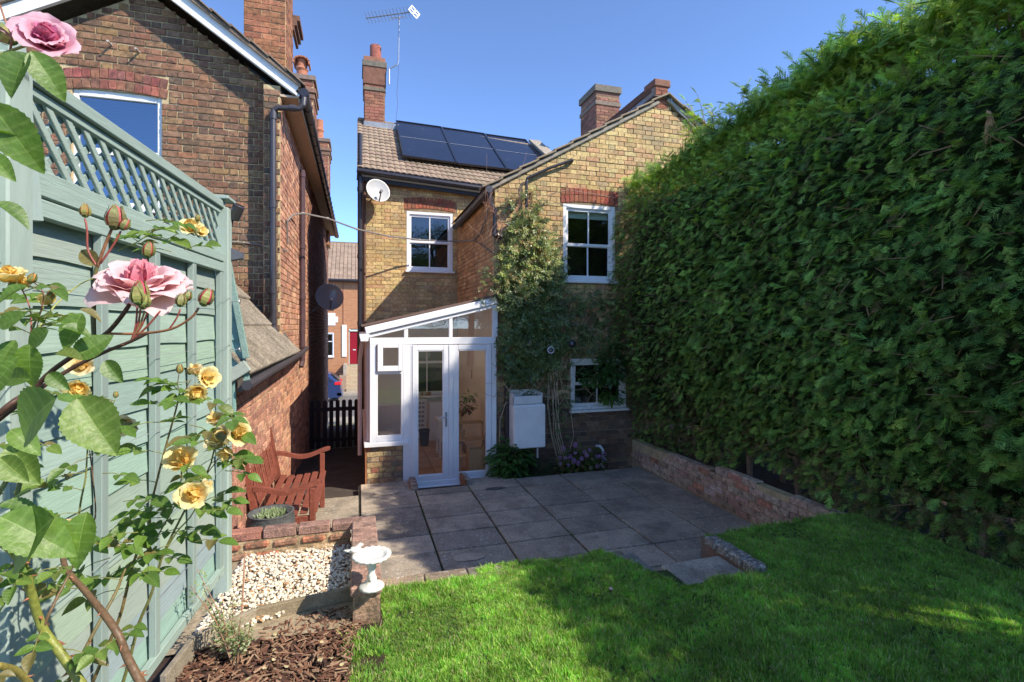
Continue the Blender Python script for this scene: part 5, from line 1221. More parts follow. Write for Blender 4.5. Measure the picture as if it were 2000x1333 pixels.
# tall feathery shoots above the trimmed top
P_ = []; E_ = []; S_ = []; K_ = []; tw = MB()
def shoot(x, y, h, lean, n=12, L=.2):
    b = Vector((x, y, htop(y) - .25)); pts = []
    for i in range(9):
        t = i / 8; pts.append(b + Vector((lean[0] * t * t, lean[1] * t * t, h * (t - .18 * t * t) + .25 * t)))
    tw.tube(pts, [.0065 * (1 - .8 * i / 8) + .0015 for i in range(9)], 5, (.30, .17, .09))
    for i in range(n):
        t = .28 + .72 * i / n; k = min(7, int(t * 8)); p = pts[k].lerp(pts[k + 1], t * 8 - k)
        for s in (-1, 1):
            a = R.uniform(0, 6.28); d = Vector((math.cos(a), math.sin(a), R.uniform(-.25, .75))) + Vector((lean[0], lean[1], 0)) * .6
            P_.append(p); E_.append(tuple(eul(d, (R.uniform(-.3, .3), R.uniform(-.3, .3), 1)))); S_.append(L * R.uniform(.7, 1.25) * (1.15 - .6 * t)); K_.append(R.randrange(4))
    P_.append(pts[-1]); E_.append(tuple(eul(pts[-1] - pts[-2], (0, 0, 1)))); S_.append(L * .8); K_.append(0)
def sh(u, v, dx=4.8, lean=(-.15, .05), n=9, L=.2):
    p = onX(u, v, dx); shoot(p.x, p.y, p.z - htop(p.y) + .1, lean, n, L)
sh(1385, 168, 4.7, (-.12, .1), 12, .19); sh(1372, 185, 4.6, (-.2, .1), 9, .17); sh(1442, 166, 4.7, (.08, -.05), 9, .17); sh(1462, 176, 4.7, (.1, 0), 9, .17); sh(1420, 205, 4.7, (-.1, .2), 9, .18); sh(1365, 215, 4.6, (-.1, .15), 9, .17); sh(1400, 225, 4.5, (0, .1), 8, .16)
for (u, v) in ((1500, 185), (1540, 170), (1530, 195), (1565, 140), (1590, 110), (1620, 75), (1640, 60), (1660, 90), (1600, 150), (1690, 115), (1650, 130), (1720, 110), (1740, 80), (1770, 60), (1570, 185), (1610, 170), (1480, 215)): sh(u, v, R.uniform(4.7, 5.1), (R.uniform(-.3, .1), R.uniform(-.1, .25)), 16, .22)
for i in range(34):
    u = R.uniform(1480, 1800); sh(u, 205 - (u - 1480) * .48 + R.uniform(-35, 30), R.uniform(4.6, 5.0), (R.uniform(-.32, .08), R.uniform(-.1, .25)), 13, .2)
for i in range(16):
    u = R.uniform(1330, 1490); sh(u, 240 - (u - 1330) * .3 + R.uniform(-30, 20), R.uniform(4.5, 4.8), (R.uniform(-.1, .1), R.uniform(-.1, .1)), 8, .13)
for i in range(70):
    y = R.uniform(1.2, 7.3); sh_h = R.uniform(.12, .34) * (1.6 if y < 3.2 else 1) * (.55 if y > 5.6 else 1); shoot(R.uniform(4.5, 5.3), y, sh_h, (R.uniform(-.25, .1), R.uniform(-.1, .2)), 7, .2 if y < 5 else .15)
for i in range(26):
    y = R.uniform(1.0, 3.4); shoot(R.uniform(4.7, 5.3), y, R.uniform(.25, .65), (R.uniform(-.5, 0), R.uniform(-.1, .3)), 12, .25)
scatter('shoots', P_, E_, S_, young, HG, K_)
# branches inside; added dark core blocks light and stands for inner shade
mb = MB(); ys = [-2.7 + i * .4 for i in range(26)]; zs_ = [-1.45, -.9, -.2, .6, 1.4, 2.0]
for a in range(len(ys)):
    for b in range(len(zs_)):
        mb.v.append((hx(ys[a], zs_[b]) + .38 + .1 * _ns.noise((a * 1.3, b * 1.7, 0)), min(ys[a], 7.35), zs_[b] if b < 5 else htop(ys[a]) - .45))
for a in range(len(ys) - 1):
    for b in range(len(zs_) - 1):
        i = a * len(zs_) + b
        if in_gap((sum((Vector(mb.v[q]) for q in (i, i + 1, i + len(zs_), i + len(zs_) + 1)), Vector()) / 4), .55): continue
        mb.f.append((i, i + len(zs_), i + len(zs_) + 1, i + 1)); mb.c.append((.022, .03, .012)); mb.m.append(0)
mb.box(5.0, 5.75, -2.7, -.3, -1.4, 1.9, (.02, .028, .012)); mb.box(5.0, 5.75, .85, 7.35, -1.4, 2.1, (.02, .028, .012)); mb.build('dark_core', M_['attr_rough'], HG)
for i in range(46):
    y = -2 + i * .21 + R.uniform(-.05, .05); x = R.uniform(4.4, 4.7); tw.tube([(x, y, -1.85), (x + R.uniform(-.1, .1), y + R.uniform(-.1, .1), -1.0), (x + R.uniform(-.15, .15), y, .4)], [.035, .03, .02], 6, (.16, .10, .065))
for i in range(260):
    y = R.uniform(1.5, 7.3); z = R.uniform(-1.5, 1.9); x = hx(y, z) + .12; d = Vector((-.12, R.uniform(-.2, .2), R.uniform(-.15, .12))); tw.tube([(x, y, z), Vector((x, y, z)) + d], [.006, .003], 4, (.30, .19, .11))
tag(tw.build('branch', M_['attr_rough'], HG), kind='stuff')
# bare brown spray hanging near the top
mb = MB()
for i in range(26):
    p = onX(1932 + R.uniform(-4, 4), 215 + R.uniform(0, 25), 3.95); mb.tube([p, p + Vector((-.01, R.uniform(-.05, .03), -R.uniform(.1, .22)))], [.004, .001], 4, (.45, .28, .17))
mb.build('dead_spray', M_['attr_rough'], HG)
# ================================================================ trees standing beyond the right edge of the view
def tree(loc, h, rc, lb, seed, n=2600, lo=.5, cols=((.07, .13, .03), (.05, .10, .025), (.09, .16, .035))):
    rr = random.Random(seed); e = empty('garden_tree', loc, lb, 'tree'); loc = Vector(loc)
    mb = MB(); mb.tube([loc, loc + Vector((.1, 0, h * .35)), loc + Vector((0, .15, h * .7)), loc + Vector((0, 0, h * .9))], [.2, .16, .09, .03], 10, (.14, .10, .07))
    for i in range(14):
        t = rr.uniform(.35, .85); a = rr.uniform(0, 6.28); b = loc + Vector((0, 0, h * t)); mb.tube([b, b + Vector((math.cos(a), math.sin(a), .6)) * rc * .45, b + Vector((math.cos(a), math.sin(a), .8)) * rc * .8], [.06, .035, .012], 6, (.14, .10, .07))
    mb.build('trunk', M_['attr_rough'], e)
    lv = []
    for k in range(4):
        m2 = MB()
        for j in range(16):
            p = Vector((rr.uniform(-.2, .2), rr.uniform(-.2, .2), rr.uniform(-.15, .15))); a = Vector((rr.uniform(-1, 1), rr.uniform(-1, 1), rr.uniform(-1, 1))).normalized(); b = a.orthogonal().normalized() * .025
            m2.add([p, p + a * .04 + b, p + a * .09, p + a * .04 - b], [(0, 1, 2, 3)], rr.choice(cols))
        lv.append(m2.mesh('leaves', M_['conifer']))
    pp, ee, ss = [], [], []
    cl = [(loc + Vector((rr.gauss(0, rc * .5), rr.gauss(0, rc * .5), h * rr.uniform(lo, 1.0))), rr.uniform(.35, .8) * rc * .6) for _ in range(26)]
    for i in range(n):
        c, r_ = rr.choice(cl); d = Vector((rr.gauss(0, 1), rr.gauss(0, 1), rr.gauss(0, 1))).normalized() * r_ * rr.random() ** .4; pp.append(c + d); ee.append((rr.uniform(0, 6), rr.uniform(0, 6), rr.uniform(0, 6))); ss.append(rr.uniform(.8, 1.4))
    scatter('crown', pp, ee, ss, proto_set('treeleaf%d' % seed, lv), e)

tree((9.9, .4, -2.6), 11.2, .95, 'tall garden tree beyond the conifer hedge', 71, 1700, .84)
tree((-3.5, -9, -2.6), 9, 2.6, 'broad garden tree behind the place where the camera stands', 72, 3600, .45)
tree((5.5, -11, -2.6), 8, 2.6, 'round garden tree at the far end of the lawn', 73, 3600, .4)
# ================================================================ leaf shapes
def leaf_mesh(name, m, L=1, W=.62, fold=.12, curl=.25, col=(.1, .2, .04), vein=(.16, .27, .07), ser=0, n=9, tipy=1.15):
    """a pointed leaf lying along +X, face +Z, folded on its midrib"""
    mb = MB(); rows = []
    for i in range(n + 1):
        t = i / n; w = W / 2 * (math.sin(math.pi * t ** .80) ** .85) * (1 - .12 * t); w = max(w, 0)
        if ser and 0 < i < n: w *= 1 + ser * (1 if i % 2 else -1)
        z = -curl * t * t
        rows.append([Vector((t * L, -w, z + fold * w * 2)), Vector((t * L, -w * .5, z + fold * w * .8)), Vector((t * L, -.012 * (1 - t), z)), Vector((t * L, .012 * (1 - t), z)), Vector((t * L, w * .5, z + fold * w * .8)), Vector((t * L, w, z + fold * w * 2))])
    for rws in rows: mb.v.extend([tuple(p) for p in rws])
    for i in range(n):
        for j in range(5):
            a = i * 6 + j; q = 1 + R.uniform(-.06, .06)
            mb.f.append((a, a + 6, a + 7, a + 1)); mb.c.append(vein if j == 2 else (tuple((x * .6 + y_ * .4) for x, y_ in zip(col, vein)) if (n > 20 and i % 4 == 1) else tuple(x * q for x in col))); mb.m.append(0)
    return mb.mesh(name, m, True)
M_['leaf'] = mat('rose_leaf', attr=True, rough=.45, n1=(40, .12), n2=(160, .12), bump=(120, .15), spec=.55, trans=.35, tint=(1.6, 1.8, .5), dirt=[(22, .72, .8, (.35, .27, .08), .6)])
M_['petal'] = mat('rose_petal', attr=True, rough=.5, n1=(30, .05), n2=(80, .04), bump=(60, .1), spec=.2, trans=.45, tint=(1, .95, .8))
M_['stem'] = mat('rose_stem', attr=True, rough=.45, n1=(30, .25), n2=(90, .2), bump=(60, .3))
RL = [leaf_mesh('leaf', M_['leaf'], 1, R.uniform(.6, .72), R.uniform(.10, .30), R.uniform(.12, .42), c, v, .035, 26) for c, v in
      (((.105, .20, .030), (.2, .30, .08)), ((.13, .235, .035), (.22, .33, .09)), ((.085, .165, .030), (.17, .26, .07)), ((.15, .24, .045), (.26, .34, .1)), ((.12, .17, .035), (.22, .24, .08)), ((.10, .19, .035), (.18, .28, .08)), ((.17, .15, .05), (.25, .2, .1)))]
def place_leaf(parent, p, d, nz, L, k=None, name='leaf'):
    x = Vector(d).normalized(); z = Vector(nz); z = z - x * z.dot(x)
    if z.length < 1e-3: z = x.orthogonal()
    z.normalize(); y = z.cross(x); me = RL[k if k is not None else R.choice([0, 1, 2, 3, 4, 5, 0, 1, 2, 3, 5, 6])]
    M = Matrix(((x.x * L, y.x * L, z.x * L, p[0]), (x.y * L, y.y * L, z.y * L, p[1]), (x.z * L, y.z * L, z.z * L, p[2]), (0, 0, 0, 1)))
    return link(name, me, parent, M)
def petal_mesh(name, c0, c1, cup=.5, roll=.3, W=1.0):
    mb = MB(); n = 7; ph_p = R.uniform(0, 6)
    for i in range(n + 1):
        t = i / n; w = W * .5 * (math.sin(math.pi * (.12 + .80 * t ** .9)) ** .7) * (1 - .12 * t)
        for j in range(7):
            s = (j / 6 - .5) * 2; x = t; y = s * w
            zz = cup * t * t - roll * max(0, t - .7) ** 2 * 6 + .28 * y * y * (1 + cup) + .03 * t * math.sin(s * 6 + ph_p) + .02 * t * math.sin(s * 11 + ph_p * 2)
            notch = -.05 * (1 - abs(s)) * (t > .99)
            mb.v.append((x + notch - .07 * abs(s) * (t > .8), y, zz))
    for i in range(n):
        for j in range(6):
            a = i * 7 + j; t = i / n; mb.f.append((a, a + 1, a + 8, a + 7)); mb.c.append(tuple(c0[k] * (1 - t) + c1[k] * t for k in range(3))); mb.m.append(0)
    return mb.mesh(name, M_['petal'], True)
def flower_set(cin, cmid, cout):
    return dict(inner=[petal_mesh('petal', cin, cmid, 1.0, -.1, .8) for _ in range(3)], mid=[petal_mesh('petal', cin, cmid, .7, .1, .95) for _ in range(3)], out=[petal_mesh('petal', cmid, cout, .25, .35, 1.1) for _ in range(3)])
PINK = flower_set((.78, .20, .30), (.86, .44, .52), (.90, .74, .77)); PINKD = flower_set((.62, .08, .28), (.74, .28, .46), (.84, .58, .68))
YELL = flower_set((.88, .58, .13), (.91, .72, .26), (.92, .85, .50)); PALE = flower_set((.82, .52, .14), (.85, .70, .34), (.87, .80, .58))
def rose(parent, c, ax, r, FS, rings=((5, .42, 74), (6, .62, 58), (6, .82, 38), (6, 1.0, 14)), lb=None, cup=None):
    c = Vector(c); ax = Vector(ax).normalized(); x0 = ax.orthogonal().normalized(); y0 = ax.cross(x0)
    f = empty('flower', c); f.parent = parent; f.matrix_parent_inverse = world_inv(parent)
    if lb: f['label'] = lb
    ph = R.uniform(0, 6)
    for ri, (n, s, el) in enumerate(rings):
        st = 'inner' if ri < 2 else ('mid' if ri == 2 and len(rings) > 3 else 'out')
        for k in range(n):
            a = ph + 2 * math.pi * (k + .37 * ri) / n + R.uniform(-.12, .12); e = rad(el + R.uniform(-9, 9))
            rd = x0 * math.cos(a) + y0 * math.sin(a); d = rd * math.cos(e) + ax * math.sin(e); nz = ax * math.cos(e) - rd * math.sin(e)
            L = r * s * R.uniform(.88, 1.1); y = nz.cross(d); p = c + rd * r * .05 - ax * r * .15; w = L * (1.15 if ri < 2 else 1.0)
            M = Matrix(((d.x * L, y.x * w, nz.x * L, p.x), (d.y * L, y.y * w, nz.y * L, p.y), (d.z * L, y.z * w, nz.z * L, p.z), (0, 0, 0, 1)))
            link('petal', R.choice(FS[st]), f, M)
    mb = MB()
    for k in range(5):
        a = 2 * math.pi * k / 5; rd = x0 * math.cos(a) + y0 * math.sin(a); t = rd.cross(ax).normalized() * r * .1; p = c - ax * r * .22
        mb.add([p - t, p + t, p + rd * r * .45 - ax * r * .1], [(0, 1, 2)], (.12, .18, .05))
    mb.sphere(c - ax * r * .26, r * .14, 8, 6, (1, 1, 1), (.14, .2, .06)); mb.build('calyx', M_['stem'], f)
    return f
def bud(parent, c, ax, r, cp=(.75, .15, .2), sep=(.17, .20, .06), open_=.5):
    c = Vector(c); ax = Vector(ax).normalized(); x0 = ax.orthogonal().normalized(); y0 = ax.cross(x0); mb = MB()
    mb.lathe(c, [(r * .1, -r * .9), (r * .55, -r * .6), (r * .78, -r * .1), (r * .66, r * .55), (r * .34, r * 1.05), (r * .04, r * 1.3)], 12, ax, cp); 
    mb.lathe(c - ax * r * .75, [(r * .1, -r * .35), (r * .42, -r * .2), (r * .5, r * .05), (r * .4, r * .2)], 10, ax, (sep[0] * .8, sep[1], sep[2]))
    o = mb.build('bud', M_['petal'], parent, True); m2 = MB()
    for k in range(5):
        a = 2 * math.pi * (k + .3) / 5; rd = x0 * math.cos(a) + y0 * math.sin(a); t = ax.cross(rd)
        P0 = c - ax * r * .75; prev = None
        for i in range(6):
            s = i / 5; w = r * .42 * math.sin(math.pi * min(1, .25 + .75 * s)) ** .8 * (1 if s < .95 else .1); h = -r * .7 + s * r * 2.1; rr_2 = r * (.62 + .24 * math.sin(math.pi * min(1, s * 1.25))) * (1 - .55 * s * s) + open_ * r * .35 * s * s
            a_ = c + ax * h + rd * rr_2; cur = (a_ - t * w, a_ + t * w)
            if prev: m2.add([prev[0], prev[1], cur[1], cur[0]], [(0, 1, 2, 3)], (sep[0] * R.uniform(.9, 1.3), sep[1] * R.uniform(.85, 1.1), sep[2]))
            prev = cur
    m2.build('sepals', M_['stem'], o, True)
    return o
def stem(parent, pts, r0, r1, col=(.16, .17, .05), thorns=0, name='stem'):
    # smooth by Catmull-Rom
    pts = [Vector(p) for p in pts]; q = []
    for i in range(len(pts) - 1):
        p0 = pts[max(i - 1, 0)]; p1 = pts[i]; p2 = pts[i + 1]; p3 = pts[min(i + 2, len(pts) - 1)]
        for k in range(4):
            t = k / 4; q.append(.5 * ((2 * p1) + (p2 - p0) * t + (2 * p0 - 5 * p1 + 4 * p2 - p3) * t * t + (3 * p1 - p0 - 3 * p2 + p3) * t ** 3))
    q.append(pts[-1]); n = len(q); mb = MB(); mb.tube(q, [r0 + (r1 - r0) * i / (n - 1) for i in range(n)], 8, col)
    for k in range(thorns):
        i = R.randrange(n - 1); p = q[i].lerp(q[i + 1], R.random()); d = Vector((R.uniform(-1, 1), R.uniform(-1, 1), R.uniform(-.3, .3))).normalized(); rr2 = r0 + (r1 - r0) * i / n
        mb.lathe(p + d * rr2 * .8, [(rr2 * .45, 0), (rr2 * .2, rr2 * .8), (.0002, rr2 * 1.5)], 5, d + Vector((0, 0, -.3)), (.3, .12, .06))
    mb.build(name, M_['stem'], parent, True); return q
def sprig(parent, p, d, L, k=5, kk=None):
    """a compound leaf: a stalk with leaflets"""
    p = Vector(p); d = Vector(d).normalized(); end = p + d * L * 1.6 + Vector((0, 0, -.25 * L)); mid = p.lerp(end, .5) + Vector((0, 0, .12 * L))
    mb = MB(); mb.tube([p, mid, end], [.0011, .001, .0008], 5, (.2, .2, .06)); mb.build('leaf_stalk', M_['stem'], parent)
    side = d.cross(Vector((0, 0, 1)))
    side = side.normalized() if side.length > .1 else Vector((1, 0, 0))
    nz = side.cross(d); nz = nz if nz.z > 0 else -nz; nz = (nz + Vector((0, -.5, 0)) + Vector((R.uniform(-.3, .3), R.uniform(-.3, .3), 0)))
    place_leaf(parent, end, d + Vector((0, 0, -.3)), nz, L * R.uniform(1, 1.2), kk)
    if k >= 3:
        for s in (-1, 1): place_leaf(parent, p.lerp(end, .78) + Vector((0, 0, .02 * L)), side * s + d * .45 + Vector((0, 0, R.uniform(-.3, .1))), nz, L * R.uniform(.8, 1), kk)
    if k >= 5:
        for s in (-1, 1): place_leaf(parent, p.lerp(end, .42) + Vector((0, 0, .08 * L)), side * s + d * .3 + Vector((0, 0, R.uniform(-.3, .1))), nz, L * R.uniform(.6, .8), kk)
# ---------------------------------------------------------------- pink rose bush, close to the camera
PB = empty('rose_bush', (-.62, .55, -1.7), 'pink rose bush with dark stems and large leaves nearest the green fence', 'rose bush', 'roses along the green fence')
D0 = .74
def A(u, v, d=D0): return at(u, v, d)
DK = (.075, .038, .028); RD = (.30, .075, .06)
stem(PB, [A(-60, 860, .70), A(20, 790, .70), A(60, 765), A(105, 722), A(178, 672), A(215, 645), A(250, 600), A(262, 572, .76)], .0042, .0028, DK, 4)
stem(PB, [A(-40, 850, .72), A(66, 768, .72), A(140, 720), A(200, 690), A(256, 667), A(290, 650)], .0033, .0022, DK, 2)
stem(PB, [A(184, 668), A(183, 610), A(186, 540), A(190, 520)], .0030, .0026, (.10, .10, .035), 1)
stem(PB, [A(190, 522), A(172, 490), A(170, 450), A(166, 428)], .0016, .0014, RD); stem(PB, [A(190, 522), A(205, 480), A(218, 448)], .0024, .0020, (.22, .10, .05)); stem(PB, [A(196, 515), A(222, 478), A(236, 452)], .0016, .0014, RD)
stem(PB, [A(208, 652), A(270, 652), A(332, 644), A(372, 622), A(388, 602)], .0019, .0016, (.26, .11, .05)); stem(PB, [A(330, 644), A(345, 622), A(352, 604)], .0013, .0011, RD)
for e_, l_ in (((276, 592), RD), ((290, 606), RD), ((268, 600), RD), ((282, 610), (.25, .2, .07)), ((313, 608), RD)): stem(PB, [A(256, 667), A((256 + e_[0]) / 2 + 3, 638), A(*e_)], .0016, .0013, l_)
rose(PB, A(274, 556, .76), (.15, -.45, .88), .054, PINK, ((5, .40, 78), (6, .58, 66), (7, .74, 52), (8, .92, 34), (8, 1.08, 16), (6, 1.2, 0), (4, 1.2, -12)), 'large open pale pink rose')
rose(PB, A(92, 82, .78), (.25, -.75, .35), .040, PINKD, ((6, .45, 80), (7, .62, 68), (8, .8, 54), (8, .95, 38), (6, 1.1, 16)), 'deep pink rose at the top of the bush')
place_leaf(PB, A(112, 92, .78), (.6, .1, .35), (-.1, -1, .2), .001, 0) if False else None
bud(PB, A(166, 413), (-.05, 0, 1), .0085, (.7, .35, .12), (.24, .24, .07), .2); bud(PB, A(225, 428), (.1, -.1, 1), .015, (.78, .22, .22), (.2, .2, .08), .7); bud(PB, A(243, 440), (.4, 0, .8), .008, (.75, .2, .2))
bud(PB, A(274, 572, .70), (.05, -.1, 1), .0125, (.8, .12, .2), (.2, .2, .07)); bud(PB, A(281, 590, .70), (.2, 0, .9), .0095, (.3, .3, .1), (.22, .25, .07), .1); bud(PB, A(268, 580, .69), (-.1, -.1, .9), .0105, (.3, .3, .1), (.2, .25, .07), .1)
bud(PB, A(402, 583), (.35, 0, .9), .0115, (.78, .14, .2), (.22, .24, .08), .5); bud(PB, A(353, 588), (.1, .1, 1), .0085, (.3, .28, .1), (.22, .22, .08), .1); bud(PB, A(366, 580, .76), (.3, .1, 1), .007, (.4, .2, .1)); 
stem(PB, [A(-30, 118, .75), A(20, 100, .76), A(60, 88, .77), A(92, 92, .78)], .0022, .0018, (.30, .30, .08)); stem(PB, [A(20, 100, .76), A(22, 70, .76), A(10, 40, .76), A(0, 10, .76)], .0016, .0012, (.28, .12, .06))
bud(PB, A(8, 68, .78), (-.6, -.2, .4), .016, (.85, .55, .6), (.2, .24, .08), .9)
def LF(u0, v0, u1, v1, d0=.62, d1=None, k=None, nz=(-.1, -1, .45)):
    p = at(u0, v0, d0); q = at(u1, v1, d1 or d0); place_leaf(PB, p, q - p, nz, (q - p).length * 1.05, k)
LF(110, 778, -5, 860, .50, .52, 1, (.1, -1, .5)); LF(150, 778, 222, 885, .50, .50, 3, (.2, -1, .3)); LF(105, 1012, -10, 1105, .48, .50, 0, (.3, -.8, .7)); LF(0, 1010, 138, 1075, .48, .49, 1, (-.1, -.8, .8))
LF(55, 105, 8, 175, .72, .70, 2); LF(60, 100, 125, 190, .72, .74, 0, (.4, -1, .2)); LF(-20, 200, 75, 330, .50, .52, 0); LF(-30, 255, 48, 262, .50, .52, 2, (0, -.6, .8)); LF(-20, 300, 20, 345, .48, .48, 1); LF(-15, 395, 60, 435, .55, .56, 2, (0, -.3, 1))
LF(30, 665, -12, 720, .62, .60, 0); LF(58, 672, 52, 755, .62, .62, 1, (0, -1, .1)); LF(95, 645, 50, 680, .62, .62, 5); LF(55, 560, -10, 585, .62, .6, 2, (0, -.5, 1)); LF(145, 700, 215, 655, .68, .7, 5, (0, -1, .3)); LF(160, 612, 120, 680, .68, .66, 0)
LF(120, 640, 185, 655, .66, .68, 2, (0, -.5, 1)); LF(205, 705, 235, 745, .68, .68, 2); LF(110, 690, 155, 690, .66, .66, 4, (0, -.5, 1)); LF(190, 520, 155, 485, .74, .74, 6); LF(155, 605, 200, 622, .7, .71, 6, (0, -.3, 1)); LF(60, 742, 0, 735, .6, .6, 2)
LF(95, 730, 130, 760, .62, .62, 2); LF(0, 895, 50, 940, .6, .6, 3); LF(20, 840, 75, 880, .62, .62, 1, (0, -.6, .8)); LF(20, 870, 70, 945, .66, .66, 3); LF(-20, 770, 20, 700, .58, .58, 0); LF(0, 640, 45, 610, .6, .6, 5); LF(-5, 990, 90, 1000, .5, .52, 2, (0, -.2, 1)); LF(60, 960, 0, 985, .55, .55, 0, (0, -.3, 1)); LF(170, 1000, 135, 1110, .52, .5, 1)
# ---------------------------------------------------------------- yellow climbing rose, further along
YB_ = empty('rose_bush', (-.62, 1.5, -1.7), 'yellow climbing rose with long thorny canes against the green fence', 'rose bush', 'roses along the green fence')
def Bp_(u, v, d=1.28): return at(u, v, d)
GNc = (.17, .20, .05); BRc = (.13, .075, .045)
canes = [
 ([(0, 1056, .85), (27, 1077, .9), (47, 1112, .95), (80, 1220, 1.0), (112, 1267, 1.0), (135, 1300, 1.0), (162, 1340, 1.0)], .0075, .0085, (.22, .24, .05), 26),
 ([(162, 1340, 1.2), (0, 1500, 1.2)], .004, .004, GNc, 0),
 ([(124, 1060, 1.15), (127, 1107, 1.1), (175, 1165, 1.05), (225, 1230, 1.0), (250, 1287, 1.0), (278, 1340, 1.0)], .0045, .0085, (.15, .09, .05), 24),
 ([(352, 760), (345, 795), (330, 850), (310, 925), (295, 990), (290, 1032), (265, 1087), (250, 1142), (237, 1195), (220, 1240), (178, 1340)], .0018, .0042, (.18, .13, .05), 30),
 ([(425, 830), (412, 905), (382, 960), (362, 995), (320, 1080), (305, 1130), (292, 1170), (272, 1217), (250, 1300), (238, 1340)], .0016, .0042, (.16, .16, .05), 24),
 ([(45, 1325, 1.0), (85, 1225, 1.0), (110, 1170, 1.02), (135, 1122, 1.05), (160, 1060, 1.05)], .0035, .0020, (.14, .09, .05), 10),
 ([(130, 1340, 1.05), (185, 1232, 1.1), (225, 1160, 1.15), (245, 1112, 1.2), (262, 1095, 1.2)], .0040, .0022, (.15, .12, .05), 12),
 ([(172, 860), (170, 890), (167, 935), (157, 985), (150, 1060), (152, 1120), (165, 1150, 1.1)], .0016, .0030, (.2, .2, .06), 8),
 ([(175, 880), (183, 950), (186, 1010), (170, 1040), (160, 1060)], .0014, .0022, BRc, 6),
 ([(-20, 990, .9), (20, 925, .95), (45, 850, 1.0), (62, 780, 1.05), (60, 700, 1.1), (65, 640, 1.15), (85, 600, 1.2)], .0042, .0018, (.2, .22, .05), 10),
 ([(10, 1060, .9), (30, 980, .95), (48, 900, 1.0), (55, 830, 1.0)], .0045, .0035, (.15, .17, .05), 10),
 ([(70, 650, 1.2), (105, 600, 1.25), (150, 560, 1.3), (180, 545, 1.3), (235, 525, 1.35)], .0020, .0012, (.32, .34, .09), 3),
 ([(230, 490, 1.35), (270, 472, 1.38), (300, 452, 1.4), (352, 443, 1.42)], .0014, .0011, (.28, .32, .08), 0), ([(290, 463, 1.4), (318, 470, 1.4), (345, 458, 1.4)], .001, .001, (.28, .32, .08), 0),
 ([(-10, 1300, .85), (30, 1310, .9), (62, 1340, .95)], .0060, .0060, (.26, .22, .06), 8), ([(-8, 1205, .9), (20, 1160, .92), (42, 1120, .95), (62, 1088, .95)], .002, .0015, (.3, .32, .08), 0),
 ([(15, 530, 1.1), (45, 570, 1.12), (60, 610, 1.12), (60, 660, 1.1)], .0012, .0014, RD, 0), ([(60, 548, 1.12), (75, 560, 1.12), (85, 580, 1.12), (72, 640, 1.12)], .001, .001, RD, 0), ([(100, 605, 1.15), (85, 630, 1.15), (72, 660, 1.15)], .001, .001, (.3, .3, .08), 0),
 ([(350, 728), (347, 752), (352, 766)], .001, .001, BRc, 0), ([(372, 742), (362, 762), (352, 775)], .001, .001, BRc, 0), ([(395, 770), (375, 775), (352, 790)], .0011, .0012, RD, 0),
 ([(355, 915), (352, 950), (340, 990), (318, 1030), (300, 1060)], .0012, .0018, (.17, .13, .05), 4), ([(385, 985), (372, 1010), (345, 1040), (318, 1085)], .0012, .002, (.2, .22, .06), 3),
 ([(435, 880), (420, 905), (405, 925), (395, 945)], .0011, .0013, RD, 0), ([(225, 780), (218, 800), (205, 825)], .0009, .001, GNc, 0), ([(455, 800, 1.3), (440, 830, 1.3), (425, 850, 1.3)], .001, .001, RD, 0),
]
allq = []
for pts, r1, r0, c, th in canes:
    q = stem(YB_, [Bp_(*p) for p in pts], r1, r0, c, th, 'cane' if r0 > .0035 else 'stem'); allq.append((q, r0))
FY = [(373, 449, 1.42, .034, YELL, (.1, -.7, .6)), (388, 455, 1.42, .026, YELL, (.5, -.6, .3)), (20, 546, 1.08, .032, YELL, (.0, -.4, .9)), (38, 556, 1.1, .022, YELL, (.6, -.3, .4)), (94, 592, 1.15, .024, YELL, (-.2, -.2, .9)), (160, 716, 1.3, .032, PALE, (.1, -.9, .2)), (154, 755, 1.25, .032, YELL, (.1, -.7, -.4)),
      (244, 828, 1.3, .032, PALE, (.2, -.8, -.1)), (383, 728, 1.3, .024, PALE, (-.1, -.3, 1)), (400, 740, 1.3, .033, YELL, (.6, -.6, .2)), (386, 764, 1.28, .030, YELL, (.1, -.9, -.4)), (355, 906, 1.22, .042, YELL, (-.1, -.5, .8)), (380, 966, 1.2, .036, YELL, (.0, -.8, .3)),
      (396, 955, 1.22, .024, PALE, (.7, -.4, .4)), (435, 858, 1.26, .036, PALE, (-.3, -.6, .6)), (462, 848, 1.27, .036, YELL, (.5, -.7, .4)), (442, 880, 1.26, .026, YELL, (0, -.6, -.5)), (422, 824, 1.28, .026, PALE, (-.2, -.4, .7)), (12, 722, 1.05, .026, PALE, (0, -.9, .2)), (128, 1026, 1.15, .016, PALE, (.6, -.4, .5)), (212, 795, 1.3, .018, PALE, (-.3, -.2, 1)), (35, 1060, 1.1, .012, YELL, (0, -.5, .5))]
for (u, v, d, r, fs, ax) in FY:
    rose(YB_, at(u, v, d), ax, r * 1.12, fs, ((4, .5, 80), (5, .75, 66), (5, 1.0, 44)) if r < .03 else ((5, .45, 82), (5, .65, 70), (6, .88, 56), (6, 1.08, 34)))
for (u, v, d, r, ax) in ((62, 545, 1.1, .010, (.5, -.2, .8)), (100, 576, 1.15, .010, (.2, 0, 1)), (290, 490, 1.2, .016, (.15, -.1, 1)), (351, 722, 1.3, .010, (0, 0, 1)), (362, 775, 1.28, .009, (.2, -.3, -.8)), (226, 772, 1.3, .007, (.1, 0, 1)), (385, 452, 1.4, .008, (0, 0, 1)), (386, 427, 1.42, .008, (.1, 0, 1)), (370, 726, 1.3, .008, (-.1, 0, 1))):
    bud(YB_, at(u, v, d), ax, r, (.82, .45, .12) if u != 290 else (.8, .2, .18))
nleaf = 0
